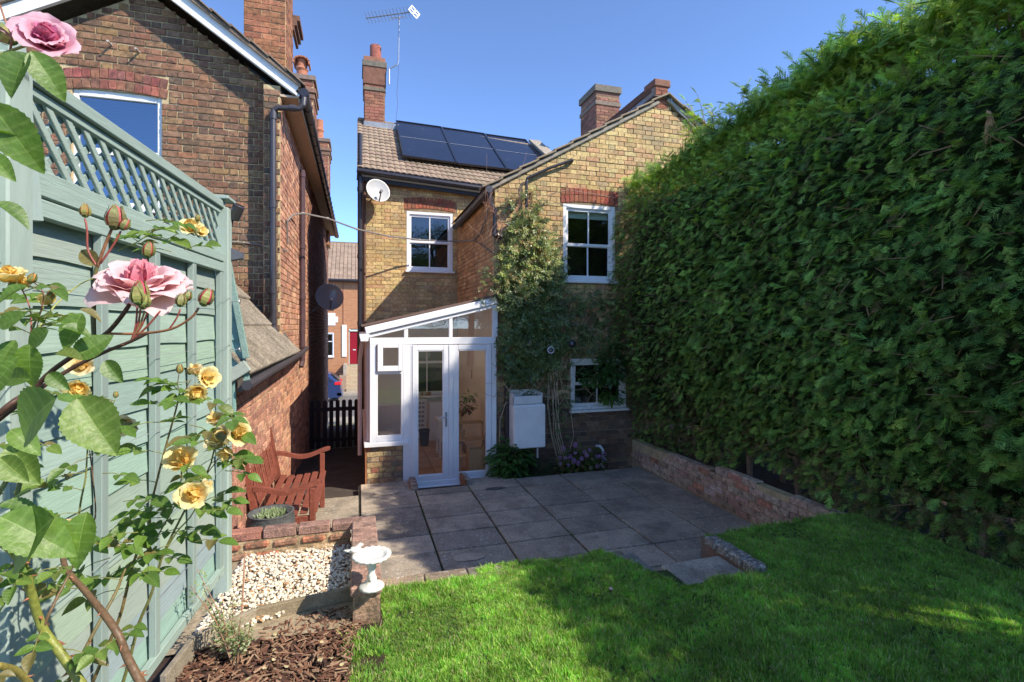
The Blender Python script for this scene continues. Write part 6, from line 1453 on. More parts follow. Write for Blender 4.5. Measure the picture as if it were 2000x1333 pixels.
for (q, r0) in allq:
    L = len(q); step = 3
    for i in range(1, L - 1, step):
        u, v, d = proj(q[i])
        if nleaf > 118 or R.random() < (.15 if v < 1120 else .62): continue
        a = R.uniform(0, 6.28); dd = Vector((math.cos(a), -abs(math.sin(a)) * .7, R.uniform(-.2, .6))); sprig(YB_, q[i], dd, R.uniform(.028, .042) * (1.15 if d > 1.1 else .9), R.choice([3, 5, 5])); nleaf += 1
for (u, v, dx, L, k) in ((285, 432, 1, .036, 3), (318, 435, 1, .034, 3), (270, 1040, -1, .042, 5), (200, 1050, 1, .04, 5), (340, 1040, 1, .045, 5), (375, 1060, 1, .045, 3), (215, 1090, -1, .042, 3), (300, 1085, 1, .04, 5), (240, 1150, -1, .045, 3), (330, 900, 1, .035, 3), (430, 900, 1, .04, 3), (440, 920, 1, .036, 3), (370, 830, 1, .04, 3), (320, 825, -1, .04, 3), (240, 980, 1, .045, 5), (320, 990, -1, .04, 5), (395, 1000, 1, .04, 5), (415, 985, 1, .036, 3), (200, 925, 1, .035, 3), (360, 488, 1, .034, 3), (335, 492, -1, .03, 3), (420, 865, -1, .032, 3), (455, 905, 1, .03, 3), (180, 1130, -1, .04, 3), (275, 1120, 1, .04, 3)):
    p = at(u, v, R.uniform(1.18, 1.32)); sprig(YB_, p, (dx * .8, -.3, R.uniform(-.2, .3)), L, k)
# a few leaves and shoots at the very bottom, and the variegated shrub beside the gravel
VS = empty('variegated_shrub', onZ(455, 1270, -1.69), 'small variegated shrub with pale-edged leaves between gravel and bark mulch', 'shrub')
mb = MB(); base = onZ(462, 1300, -1.69); tips = []
for (u, v) in ((385, 1112), (395, 1140), (372, 1145), (430, 1180), (455, 1165), (470, 1205), (440, 1225), (480, 1230), (425, 1250), (410, 1215), (470, 1260), (445, 1195), (400, 1180), (490, 1215)):
    d = R.uniform(2.45, 2.7); t = at(u, v, d); m1 = base.lerp(t, .5) + Vector((R.uniform(-.02, .02), 0, .02)); mb.tube([base + Vector((R.uniform(-.03, .03), R.uniform(-.03, .03), 0)), m1, t], [.004, .003, .0015], 5, (.28, .15, .09)); tips += [(base.lerp(t, .35), m1, t)]
mb.build('stem', M_['stem'], VS)
vl = [leaf_mesh('leaf', M_['leaf'], 1, .5, .1, .2, (.22, .30, .12), (.3, .36, .2), 0, 6), leaf_mesh('leaf', M_['leaf'], 1, .5, .1, .2, (.42, .45, .28), (.2, .3, .1), 0, 6)]
P_ = []; E_ = []; S_ = []
for (a, b, c) in tips:
    for i in range(62):
        t = R.random() ** .8; p = (a.lerp(b, t * 2) if t < .5 else b.lerp(c, t * 2 - 1)) + Vector((R.gauss(0, .014), R.gauss(0, .014), R.gauss(0, .014))); P_.append(p); E_.append((R.uniform(-.8, .8), R.uniform(-.8, .8), R.uniform(0, 6.3))); S_.append(R.uniform(.012, .022))
scatter('foliage', P_, E_, S_, proto_set('vleaf', vl), VS)
# ================================================================ climber on the wing wall
CLB = empty('wall_climber', onY(1090, 915, 7.4), 'evergreen climber clinging to the brick wall between conservatory and windows', 'climber')
def inpoly(x, y, P):
    c = False; j = len(P) - 1
    for i in range(len(P)):
        if (P[i][1] > y) != (P[j][1] > y) and x < (P[j][0] - P[i][0]) * (y - P[i][1]) / (P[j][1] - P[i][1]) + P[i][0]: c = not c
        j = i
    return c
def twig(name, cols, seed, nl=9, sz=1):
    rr = random.Random(seed); mb = MB(); mb.tube([(0, 0, 0), (.5, .05, -.02), (1, 0, -.12)], [.012, .01, .004], 4, (.16, .10, .05))
    for i in range(nl):
        t = .1 + .9 * i / nl; p = Vector((t, 0, -.1 * t * t)); a = (1 if i % 2 else -1) * rr.uniform(.6, 1.3); d = Vector((math.cos(a), math.sin(a), rr.uniform(-.4, .3))).normalized(); s = d.cross(Vector((rr.uniform(-.4, .4), rr.uniform(-.4, .4), 1))).normalized() * .075 * sz; L = rr.uniform(.28, .42) * sz
        mb.add([p, p + d * L * .35 + s, p + d * L * .7 + s * .7, p + d * L, p + d * L * .7 - s * .7, p + d * L * .35 - s], [(0, 1, 2, 3), (0, 3, 4, 5)], rr.choice(cols))
    return mb.mesh(name, M_['ivy'])
M_['ivy'] = mat('climber_leaf', attr=True, rough=.38, n1=(3, .2), n2=(20, .2), bump=None, rnd=.3, hue=.02, spec=.5, trans=.2, tint=(1.4, 1.5, .5))
IC = [(.09, .15, .04), (.12, .18, .05), (.07, .12, .035), (.17, .21, .07)]
ivy = proto_set('ivy', [twig('ivy', IC, k) for k in range(5)] + [twig('ivy', [(.34, .26, .10), (.28, .2, .08), (.2, .22, .08)], 7), twig('ivy', [(.28, .32, .10), (.2, .26, .08)], 8)])
P_ = []; E_ = []; S_ = []; K_ = []
main = [(990, 450), (1012, 410), (1040, 405), (1056, 425), (1075, 470), (1092, 500), (1100, 560), (1102, 650), (1108, 720), (1080, 715), (1040, 735), (1010, 745), (988, 735), (980, 690), (978, 600), (970, 570), (978, 500)]
side_ = [(1105, 560), (1165, 565), (1205, 600), (1212, 690), (1150, 700), (1110, 690)]
hole = [(1003, 452), (1030, 446), (1042, 480), (1018, 492), (1002, 478)]
def climb(poly, n, thick, L0, L1, prob=1):
    xs_ = [p[0] for p in poly]; ys_ = [p[1] for p in poly]; k = 0
    while k < n:
        u, v = R.uniform(min(xs_), max(xs_)), R.uniform(min(ys_), max(ys_))
        if not inpoly(u, v, poly): continue
        k += 1
        q = onY(u, v, 7.44); edge = .5 + .5 * _ns.noise((q.x * 4.5, q.z * 4.5, 0))
        if R.random() > prob * (2.2 * edge - .25): continue
        if inpoly(u, v, hole) and R.random() < .85: continue
        y = 7.46 - thick * R.random() ** 1.3 * (.4 + edge); p = onY(u, v, y); 
        a = R.uniform(0, 6.28); P_.append(p); E_.append(tuple(eul((math.cos(a), -R.uniform(.1, .9), math.sin(a) * .8 - .3), (0, -1, .6)))); S_.append(R.uniform(L0, L1)); t = R.random()
        K_.append(R.randrange(5) if t < (.3 if v < 540 else .6) else (5 if t > .8 else 6) if v < 600 else R.randrange(5))  # browner and paler twigs higher up; the sunlit top is in their colour
climb(main, 2500, .24, .10, .17); climb(side_, 480, .14, .09, .14, .6); climb([(985, 735), (1105, 715), (1118, 760), (1112, 850), (1085, 880), (1072, 780), (990, 765)], 260, .1, .07, .12, .5)
climb([(985, 385), (1048, 360), (1062, 400), (1000, 440)], 110, .2, .08, .13, .8); climb([(930, 540), (960, 500), (965, 590), (940, 600)], 70, .1, .06, .1, .7); climb([(972, 800), (985, 770), (992, 880), (972, 880)], 40, .1, .06, .1, .5)
scatter('foliage', P_, E_, S_, ivy, CLB, K_)
tw2 = MB(); tc = (.52, .40, .27)
def vine(pts, r, y0=7.42, col=None, jit=.012):
    q = [onY(u, v, y0 - R.uniform(0, .05)) + Vector((R.uniform(-jit, jit), 0, R.uniform(-jit, jit))) for u, v in pts]; tw2.tube(q, r, 5, col or tc)
for k in range(7): x = 1072 + k * 3; vine([(x - 8 + k, 690), (x, 740), (x + R.uniform(-6, 8), 790), (x + 4, 850), (x + 14, 890), (1098, 925)], R.uniform(.004, .009))
vine([(1117, 740), (1112, 760), (1085, 775), (1060, 774), (1040, 768)], .006); vine([(1085, 690), (1098, 765), (1115, 800), (1120, 850), (1112, 880), (1095, 880)], .005); vine([(1118, 700), (1108, 770), (1085, 800), (1078, 812)], .005)
vine([(975, 870), (978, 820), (990, 780), (1000, 755), (1020, 765), (1012, 745)], .005); vine([(990, 760), (983, 745), (996, 770), (1014, 770), (1014, 752), (998, 752), (992, 765)], .005); vine([(1020, 745), (1060, 740), (1085, 745), (1088, 730)], .005); vine([(1000, 740), (1040, 755), (1075, 778)], .004)
vine([(1105, 675), (1095, 690), (1100, 710), (1113, 712), (1116, 695), (1108, 680), (1097, 705)], .005)
for k in range(70):
    u, v = R.uniform(965, 1200), R.uniform(570, 790); a = R.uniform(0, 6); p = [(u, v)]
    for j in range(4): a += R.uniform(-.7, .7); p.append((p[-1][0] + 14 * math.cos(a), p[-1][1] + 14 * math.sin(a)))
    vine(p, R.uniform(.002, .004))
for k in range(42):    # bare reddish twigs round the top
    u, v = R.uniform(935, 1060), R.uniform(395, 480); a = R.uniform(-2.4, -.7); p = [(u, v)]
    for j in range(4): a += R.uniform(-.45, .45); p.append((p[-1][0] + 12 * math.cos(a), p[-1][1] + 13 * math.sin(a)))
    vine(p, R.uniform(.0015, .003), 7.36, (.42, .22, .16), .0)
vine([(1010, 440), (1060, 400), (1075, 378), (1110, 372), (1170, 380), (1200, 388)], .004, 7.38, (.35, .28, .22)); vine([(985, 450), (1020, 420), (1050, 385), (1085, 378)], .003, 7.36)
vine([(950, 440), (948, 380), (950, 320), (952, 300)], .0015, 7.36, (.42, .25, .2)); vine([(1005, 400), (1015, 340), (1024, 312), (1030, 300)], .0015, 7.36, (.42, .25, .2))
tw2.build('vine', M_['attr_rough'], CLB)
# ================================================================ leafy plants by the wall
def bush(name, lb, cat, c, rx, ry, rz, n, cols, L0, L1, seed, W=.6, ser=.03, leafm='leaf', drop=.2):
    rr = random.Random(seed); e = empty(name, (c[0], c[1], c[2] - rz), lb, cat); c = Vector(c)
    ms = [leaf_mesh('leaf', M_[leafm], 1, W, .08, .25, q, tuple(x * 1.3 for x in q), ser, 7) for q in cols]
    P_, E_, S_ = [], [], []; mb = MB()
    for i in range(n):
        d = Vector((rr.gauss(0, 1), rr.gauss(0, 1), rr.gauss(0, 1))).normalized(); r = rr.random() ** .35; p = c + Vector((d.x * rx, d.y * ry, d.z * rz)) * r
        P_.append(p); o_ = Vector((d.x, d.y - .2, d.z * .4 - drop)); E_.append(tuple(eul(o_, (d.x * .5, d.y * .5 - .4, 1)))); S_.append(rr.uniform(L0, L1))
        if i % 9 == 0: mb.tube([c - Vector((rr.uniform(-.05, .05), rr.uniform(-.05, .05), rz)), p.lerp(c, .4), p], [.005, .004, .002], 4, (.14, .16, .05))
    scatter('foliage', P_, E_, S_, proto_set(name + 'l', ms), e); mb.build('stem', M_['stem'], e); return e
pz = PZ - .2
a = onY(1000, 905, 7.22); bush('leafy_shrub', 'lush dark green leafy plant right beside the conservatory door', 'shrub', (a.x, 7.28, a.z - .02), .36, .17, .36, 420, [(.06, .14, .03), (.08, .18, .035), (.045, .11, .025)], .07, .12, 3, .62, .05)
a = onY(1062, 918, 7.28); bush('grey_shrub', 'low grey-green feathery plant beneath the white wall cupboard', 'shrub', (a.x, 7.3, a.z - .02), .30, .12, .2, 900, [(.06, .085, .05), (.045, .07, .045)], .03, .06, 4, .2, 0)
hy = bush('hydrangea', 'mauve flowering hydrangea at the foot of the brick wall', 'hydrangea', tuple(onY(1138, 905, 7.25)), .45, .16, .25, 420, [(.12, .19, .035), (.09, .15, .03), (.16, .20, .05), (.2, .12, .06)], .045, .075, 5, .7, .03)
hm = []
for c_ in ((.66, .36, .74), (.74, .48, .76), (.58, .34, .72), (.74, .68, .6)):
    mb = MB()
    for i in range(46):
        d = Vector((R.gauss(0, 1), R.gauss(0, 1), R.gauss(0, 1) + .3)).normalized(); t = d.orthogonal().normalized(); b = d.cross(t); q = R.uniform(.8, 1.2)
        for s in range(4):
            aa = s * math.pi / 2; e1 = t * math.cos(aa) + b * math.sin(aa); e2 = t * math.cos(aa + 1.57) + b * math.sin(aa + 1.57); p = d * 1.0
            mb.add([p, p + (e1 - e2 * .4) * .2 + d * .03, p + e1 * .3, p + (e1 + e2 * .4) * .2 + d * .03], [(0, 1, 2, 3)], tuple(min(1, x * q) for x in c_))
    hm.append(mb.mesh('flower_head', M_['petal']))
for (u, v, r, k) in ((1124, 870, .040, 0), (1100, 876, .036, 0), (1152, 880, .032, 0), (1142, 883, .032, 1), (1146, 890, .036, 1), (1124, 885, .026, 1), (1113, 893, .036, 0), (1104, 895, .030, 1), (1094, 895, .03, 0), (1121, 901, .042, 0), (1136, 896, .036, 1), (1129, 905, .036, 0), (1094, 906, .028, 1), (1110, 909, .026, 2), (1164, 893, .034, 2), (1171, 892, .030, 2), (1180, 887, .034, 2), (1180, 897, .030, 2), (1167, 911, .032, 1), (1154, 915, .028, 3), (1174, 908, .024, 3), (1157, 897, .02, 3)):
    p = onY(u, v, 7.08 + R.uniform(-.02, .05)); link('flower_head', hm[k], hy, Matrix.Translation(p) @ Matrix.Scale(r, 4) @ Matrix.Rotation(R.uniform(0, 6), 4, 'Z'))
a = onY(1195, 712, 7.3); bush('fig_like_shrub', 'broad-leaved green shrub growing across the lower wing window', 'shrub', tuple(a), .24, .14, .33, 260, [(.05, .11, .03), (.07, .14, .035)], .08, .13, 6, .6, .06)
a = onY(1160, 738, 7.33); bush('fig_like_shrub', 'green leaves hanging over the top of the lower window', 'shrub', (a.x, a.y, a.z + .03), .30, .08, .15, 170, [(.05, .11, .03), (.08, .17, .035)], .06, .1, 8, .55, .04)
a = onY(1195, 775, 7.36); bush('window_plant', 'leafy plant in front of the bottom pane by the hedge', 'shrub', tuple(a), .22, .06, .13, 110, [(.07, .15, .035), (.09, .19, .04)], .06, .1, 9, .6, .05)
for k, (u, c_, lb) in enumerate(((1127, (.12, .16, .2), 'blue-grey plant pot at the left end behind the lower window pane'), (1144, (.12, .10, .1), 'dark plant pot between the blue-grey pot and the brown pot'), (1161, (.14, .10, .08), 'brown plant pot behind the lower window pane near the leaves'))):
    p = onY(u, 790, 7.68); e = empty('plant_pot', p, lb, 'plant pot', 'pots behind the lower window')
    mb = MB(); mb.lathe((p.x, 7.68, -1.29), [(.001, 0), (.05, 0), (.062, .11), (.068, .115), (.068, .13), (.056, .13), (.054, .1)], 14, col=c_); mb.build('pot', M_['attr'], e)
    mb = MB()
    for i in range(16): a_ = R.uniform(0, 6.3); mb.tube([(p.x, 7.68, -1.18), (p.x + .05 * math.cos(a_), 7.68 + .04 * math.sin(a_), -1.18 + R.uniform(.08, .2))], [.006, .012], 4, (.04, .08, .03))
    mb.build('leaves', M_['attr'], e)
bush('potted_plant', 'red-leaved plant on the stepped stand inside the conservatory', 'plant', (1.66, 8.12, FLZ + .98), .16, .12, .13, 90, [(.22, .05, .05), (.10, .2, .05), (.16, .06, .05)], .05, .08, 15, .5, 0)
bush('potted_plant', 'bright green plant above the red-leaved one inside the conservatory', 'plant', (1.74, 8.25, FLZ + 1.10), .12, .08, .08, 36, [(.12, .26, .05)], .06, .09, 16, .4, 0)
# ================================================================ bench
WR = (.215, .062, .038)
M_['benchwood'] = mat('red_brown_stained_wood', attr=True, rough=.62, n1=(8, .15), n2=(30, .2), bump=(40, .35), stretch=(1, 1, 1), dirt=[(30, .64, .74, (.5, .36, .28), .45)])
bz_ = PZ
BE = empty('garden_bench', (-.7, 5.4, bz_), 'red-brown stained wooden garden bench with lattice back against the brick wall', 'bench')
xb, xf, y0, y1 = -.95, -.42, 5.22, 6.60     # back, front, near, far
def bb(name, p, q, w, t, up=(0, 0, 1), parent=BE, col=WR, bev=.006):
    mb = MB(); mb.bar(p, q, w, t, up, col, bev); return mb.build(name, M_['benchwood'], parent)
for y in (y0, y1):
    bb('leg', (xf, y, bz_), (xf, y, bz_ + .66), .055, .06, (0, 1, 0))
    mb = MB(); mb.prism([(xb + .02, y - .028, bz_), (xb + .08, y - .028, bz_), (xb + .07, y - .028, bz_ + .42), (xb - .06 + .02, y - .028, bz_ + 1.0), (xb - .08, y - .028, bz_ + 1.0), (xb + .01, y - .028, bz_ + .42)], (0, .056, 0), WR); mb.build('leg', M_['benchwood'], BE)
    bb('side_rail', (xb + .05, y, bz_ + .36), (xf, y, bz_ + .36), .035, .07)
    bb('stretcher', (xb + .05, y, bz_ + .14), (xf, y, bz_ + .14), .03, .05)
    mb = MB(); n = 14; up_, lo_ = [], []
    for i in range(n + 1):
        t = i / n; x = xb + .02 + (xf + .09 - xb - .02) * t; z = bz_ + .655 + .035 * math.cos(math.pi * (1.9 * t + .05)) + .02 * t; th = .022
        if t > .93: th = .016
        up_.append(Vector((x, y, z + th))); lo_.append(Vector((x, y, z - th)))
    pr_ = up_ + lo_[::-1]; mb.prism([p - Vector((0, .032, 0)) for p in pr_], (0, .064, 0), WR); mb.build('armrest', M_['benchwood'], BE)
bb('seat_rail', (xf - .01, y0 + .03, bz_ + .36), (xf - .01, y1 - .03, bz_ + .36), .03, .08); bb('seat_rail', (xb + .06, y0 + .03, bz_ + .36), (xb + .06, y1 - .03, bz_ + .36), .03, .07)
for k in range(6):
    x = xb + .10 + k * .088; bb('seat_slat', (x, y0 - .015, bz_ + .415 - .012 * math.sin(k)), (x, y1 + .015, bz_ + .415 - .012 * math.sin(k)), .068, .02, bev=.005)
bk = lambda h: xb + .045 - (h - .42) * .21
bb('top_rail', (bk(.98), y0 + .0, bz_ + .97), (bk(.98), y1 - .0, bz_ + .97), .03, .10, (-.2, 0, 1)); bb('back_rail', (bk(.52), y0 + .03, bz_ + .50), (bk(.52), y1 - .03, bz_ + .50), .03, .07, (-.2, 0, 1))
n = 19
for k in range(n):
    y = y0 + .06 + (y1 - y0 - .12) * k / (n - 1); p = Vector((bk(.53), y, bz_ + .53)); q = Vector((bk(.94), y, bz_ + .94))
    m3 = k % 6
    if m3 in (0, 1, 5): bb('back_slat', p, q, .03, .014, (1, 0, .2))
    elif m3 in (2, 4):
        s = .05 if m3 == 2 else -.05; bb('back_slat', p, q + Vector((0, s, 0)), .022, .014, (1, 0, .2))
        bb('back_slat', p + Vector((0, s, 0)), q, .022, .012, (1, 0, .2))
    else:
        for h in (.62, .74, .86): mb = MB(); mb.obox((bk(h), y, bz_ + h), (0, 1, 1), (0, 1, -1), (1, 0, .2), .045, .045, .013, WR); mb.build('back_slat', M_['benchwood'], BE)
for y in (y0, y1): mb = MB(); mb.lathe((xf + .028, y, bz_ + .36), [(.001, 0), (.009, 0), (.009, .003), (.001, .003)], 8, (1, 0, 0), (.2, .15, .12)); mb.build('bolt', M_['attr'], BE)
# round planter
c = onZ(535, 1000, -1.6); pc = Vector((-.80, 4.62, PZ)); pc = Vector((-.69, 4.60, PZ + .43))
e = empty('planter', pc, 'round dark grey planter bowl with small succulents in front of the bench', 'planter')
ph_ = .23; mb = MB(); mb.lathe(Vector((pc.x, pc.y, PZ)), [(.12, 0), (.10, .43), (.001, .43)], 18, col=(.2, .12, .08)); mb.build('stand', M_['attr'], e)
mb = MB(); mb.lathe(pc, [(.001, 0), (.12, 0), (.165, .05), (.186, .12), (.184, .18), (.170, ph_), (.180, ph_ + .010), (.158, ph_ + .010), (.15, ph_ - .05), (.001, ph_ - .05)], 32, col=(.085, .09, .09)); mb.build('bowl', mat('stone_grey_plastic', attr=True, rough=.8, n1=(30, .3), n2=(120, .35), bump=(90, .5)), e, True)
mb = MB(); mb.lathe(pc + Vector((0, 0, ph_ - .04)), [(.001, 0), (.15, 0)], 24, col=(.02, .016, .012)); mb.build('compost', M_['attr_rough'], e)
mb = MB()
for i in range(70):
    a_ = R.uniform(0, 6.3); r = R.uniform(.0, .10); p = pc + Vector((r * math.cos(a_), r * math.sin(a_), ph_ - .03)); 
    for j in range(3): d = Vector((R.uniform(-1, 1), R.uniform(-1, 1), 1.1)).normalized(); s = d.orthogonal().normalized() * .008; mb.add([p, p + d * .03 + s, p + d * .06, p + d * .03 - s], [(0, 1, 2, 3)], R.choice([(.25, .33, .17), (.35, .42, .25), (.16, .24, .1)]))
mb.build('succulents', M_['ivy'], e)
# ================================================================ bird bath and bird
bb_ = onZ(726, 1148, GW + .005)
e = empty('bird_bath', bb_, 'small chipped white stone bird bath at the corner of lawn and gravel', 'bird bath')
d_ = bb_.y; top = onY(730, 1082, bb_.y).z - bb_.z; rb = .108; fs = .72
M_['stonewhite'] = mat('chipped_white_stone', attr=True, rough=.75, n1=(10, .08), n2=(70, .08), bump=(50, .5), dirt=[(14, .56, .7, (.42, .36, .27), .7), (40, .62, .7, (.35, .3, .22), .5)])
WS = (.74, .73, .69)
mb = MB(); mb.lathe(bb_, [(.001, 0), (.066, 0), (.069, .009), (.064, .016), (.036, .026), (.022, .04)], 28, col=WS); mb.build('foot', M_['stonewhite'], e, True)
mb = MB(); k = 24; prof = [(.021, .036), (.025, .06), (.019, .08), (.021, .11), (.024, top - .05), (.033, top - .033)]; mb.lathe(bb_, prof, k, col=WS)
mb.v = [(v[0] + .006 * math.sin(v[2] * 60 + math.atan2(v[1] - bb_.y, v[0] - bb_.x) * 3), v[1], v[2]) for v in mb.v]; mb.build('stem', M_['stonewhite'], e, True)
mb = MB(); mb.lathe(bb_ + Vector((0, 0, top - .045)), [(.001, -.005), (.033, .0), (.07, .016), (rb - .005, .032), (rb, .041), (rb - .005, .047), (rb - .022, .047), (rb - .032, .038), (.055, .026), (.001, .022)], 36, col=WS)
mb.v = [(v[0], v[1], v[2] + (.003 * math.sin(math.atan2(v[1] - bb_.y, v[0] - bb_.x) * 18) if (Vector((v[0] - bb_.x, v[1] - bb_.y)).length > .08) else 0)) for v in mb.v]; mb.build('bowl', M_['stonewhite'], e, True)
bc = bb_ + Vector((-.095, .03, top + .002))
e = empty('bird_figure', bc, 'little white stone bird perched on the rim of the bird bath', 'bird ornament')
bd = bpy.data.meshes.new('body'); sk = [((-.040, .0, .014), .003), ((-.022, 0, .016), .009), ((0, 0, .020), .0175), ((.018, 0, .026), .016), ((.030, 0, .040), .0115), ((.036, 0, .047), .0105), ((.050, 0, .044), .003)]
mb = MB(); mb.tube([bc + Vector(p) for p, r in sk], [r for p, r in sk], 14, WS); mb.tube([bc + Vector((-.022, 0, .016)), bc + Vector((-.055, .004, .022))], [.009, .004], 8, WS)
mb.build('body', M_['stonewhite'], e, True)
for s in (-1, 1): mb = MB(); mb.sphere(bc + Vector((-.003, s * .0145, .024)), .014, 8, 6, (1.25, .35, .7), WS); mb.build('wing', M_['stonewhite'], e, True)
# ================================================================ white wall cupboard
a = onY(1003, 786, 7.18); b = onY(1065, 874, 7.18)
e = empty('wall_cupboard', (a.x, 7.4, b.z), 'white painted metal cupboard with an open tray top hung on the brick wall', 'cupboard')
zt = a.z - .04; x0, x1 = a.x, b.x; z0 = b.z
mb = MB(); mb.box(x0, x1, 7.18, 7.46, z0, zt - .01, None, .01); mb.build('body', M_['whitepaint'], e)
mb = MB(); mb.box(x0 + .01, x1 - .005, 7.165, 7.178, z0 + .01, zt - .03, None, .006); mb.build('door', M_['whitepaint'], e)
tt = onY(1003, 768, 7.3).z
mb = MB(); mb.box(x0, x1 - .03, 7.20, 7.215, zt, tt - .04, None, .004); mb.box(x0, x0 + .015, 7.2, 7.46, zt, tt, None, .004); mb.box(x1 - .045, x1 - .03, 7.2, 7.46, zt, tt, None, .004); mb.box(x0, x1 - .03, 7.44, 7.46, zt, tt + .03, None, .004); mb.box(x0, x1 - .03, 7.2, 7.46, zt - .005, zt + .01, None, .003)
mb.build('tray', mat('flaking_white_paint', (.72, .72, .70), .6, (5, .08), (60, .1), (50, .5), dirt=[(30, .64, .68, (.06, .05, .045), .9), (14, .58, .7, (.45, .35, .25), .4)]), e)
mb = MB(); mb.tube([(x1 - .08, 7.3, z0 + .02), (x1 - .08, 7.3, z0 - .18)], .014, 8); mb.build('pipe', M_['whitepaint'], e)
# wall lamps
for (u, v, lb, sz) in ((1076, 684, 'round black bulkhead lamp with a white rim among the climber', .055), (1118, 672, 'black lantern lamp on the wing wall right of the round lamp', .05), (1036, 672, 'black wall lamp half hidden by the climber left of the round lamp', .045)):
    p = onY(u, v, 7.2); e = empty('wall_lamp', onY(u, v, 7.45), lb, 'wall lamp', 'black lamps on the wing wall')
    mb = MB(); mb.lathe(p, [(.001, -.0), (sz, 0), (sz * 1.15, -.03), (sz * .9, -.09), (.02, -.11), (.001, -.11)], 18, (-.3, -1, 0), (.02, .02, .022)); mb.build('housing', M_['attr_gloss'], e, True)
    if sz == .055: mb = MB(); mb.lathe(p, [(sz * .7, .002), (sz * .95, .006), (sz, .0)], 18, (-.3, -1, 0), (.6, .62, .65)); mb.build('rim', M_['attr'], e)
    mb = MB(); mb.sphere(p + Vector((-.006, -.01, 0)), sz * .6, 10, 6, (1, .4, 1), (.12, .12, .13)); mb.build('lens', M_['attr_gloss'], e, True)
    mb = MB(); mb.tube([p + Vector((.02, .1, 0)), (p.x + .03, 7.47, p.z + .03)], .015, 8, (.02, .02, .02)); mb.lathe((p.x + .03, 7.45, p.z + .03), [(.001, 0), (.05, 0), (.05, .03), (.001, .03)], 14, (0, 1, 0), (.03, .03, .03)); mb.build('mount', M_['attr'], e)
p = onY(997, 407, 7.45); e = empty('wall_vent', p, 'small black vent box high on the gable wall under the twigs', 'vent'); mb = MB(); mb.box(p.x - .05, p.x + .05, 7.38, 7.5, p.z - .045, p.z + .045, (.03, .03, .03), .005); mb.build('hood', M_['attr'], e); mb = MB(); mb.box(p.x - .06, p.x + .06, 7.36, 7.385, p.z + .03, p.z + .05, (.03, .03, .03), .003); mb.build('lid', M_['attr'], e)
# stake, scattered petals
mb = MB(); p = onZ(472, 1190, -1.64); mb.tube([p + Vector((0, 0, -.02)), p + Vector((.01, .0, .165)), p + Vector((.014, .01, .33))], [.006, .005, .004], 6, (.40, .22, .14)); tag(mb.build('cane_stake', M_['attr_rough']), 'thin brown cane standing upright in the white gravel', 'cane')
pts = [((537, 1236), 'on the bark mulch near the timber edging'), ((625, 1254), 'flat on the bark mulch between edging and lawn'), ((533, 1291), 'on the mulch beside a tall sliver of bark'), ((625, 1286), 'curled on the mulch nearest the lawn edge'), ((520, 1304), 'lowest pair member near the rose canes'), ((558, 1300), 'single petal in the middle of the mulch'), ((668, 1301), 'close to the grass edge on the mulch'), ((646, 1284), 'beside the curled petal on the mulch'), ((480, 1330), 'at the bottom edge of the mulch bed'), ((532, 1272), 'halfway down the mulch near the shrub'), ((800, 1198), 'on the sunny grass near the bird bath'), ((1191, 1151), 'on the shaded grass left of the garden step')]
for (u, v), where in pts:
    z = -1.665 if u < 700 else LZ + .05; p = onZ(u, v, z); o = link('fallen_petal', R.choice([PALE, PINK][0 if R.random() < .75 else 1]['out']), None, Matrix.Translation(p) @ Euler((R.uniform(-.3, .3), R.uniform(-.3, .3), R.uniform(0, 6))).to_matrix().to_4x4() @ Matrix.Scale(R.uniform(.018, .026), 4)); tag(o, 'pale fallen rose petal ' + where, 'petal', 'fallen rose petals')
# ================================================================ picket gate in the alley
e = empty('picket_gate', (-.5, 11.6, -2.7), 'dark brown picket gate closing the far end of the alley', 'gate')
DB = (.035, .018, .016)
for k in range(9):
    x = -1.0 + .06 + k * .128; zt_ = onY(672, 781, 11.6).z; mb = MB(); n = 8; w = .042
    poly = [(x - w, 11.6, -2.66), (x + w, 11.6, -2.66)] + [(x + w * math.cos(math.pi * i / n), 11.6, zt_ - w + w * math.sin(math.pi * i / n)) for i in range(n + 1)]
    mb.prism(poly, (0, .02, 0), DB); mb.build('picket', M_['attr'], e)
for z in (zt_ - .2, -2.45): mb = MB(); mb.box(-1.0, .1, 11.62, 11.66, z - .04, z + .04, DB, .004); mb.build('rail', M_['attr'], e)
e2 = tag(link('gate_post', (lambda m: (m.box(.02, .1, 11.55, 11.65, -2.8, zt_ + .05, DB, .004), m.mesh('gate_post', M_['attr']))[1])(MB())), 'dark brown post holding the picket gate against our house', 'post')
# ================================================================ across the street
OY = 33.0
H4 = empty('brick_house', (0, OY, -3.9), 'orange brick terraced house with a red door across the street', 'house')
M_['brick_far'] = (lambda: None)
m, t, b, out = mk('distant_orange_brick'); L_ = t.links.new
g = nd(t, 'ShaderNodeNewGeometry'); mp = nd(t, 'ShaderNodeMapping'); mp.inputs['Rotation'].default_value = (rad(90), 0, 0); L_(g.outputs['Position'], mp.inputs[0])
br = nd(t, 'ShaderNodeTexBrick'); br.inputs['Color1'].default_value = (.40, .15, .065, 1); br.inputs['Color2'].default_value = (.48, .21, .09, 1); br.inputs['Mortar'].default_value = (.38, .26, .16, 1); br.inputs['Scale'].default_value = 1; br.inputs['Brick Width'].default_value = .23; br.inputs['Row Height'].default_value = .08; br.inputs['Mortar Size'].default_value = .01; br.inputs['Bias'].default_value = -.1
L_(mp.outputs[0], br.inputs[0]); L_(br.outputs[0], b.inputs['Base Color']); b.inputs['Roughness'].default_value = .9; M_['brick_far'] = m
Z = lambda v, u=670: onY(u, v, OY).z
X4 = lambda u: onY(u, 640, OY).x
wx0, wx1 = X4(626), X4(652); dx0, dx1 = X4(681), X4(700)
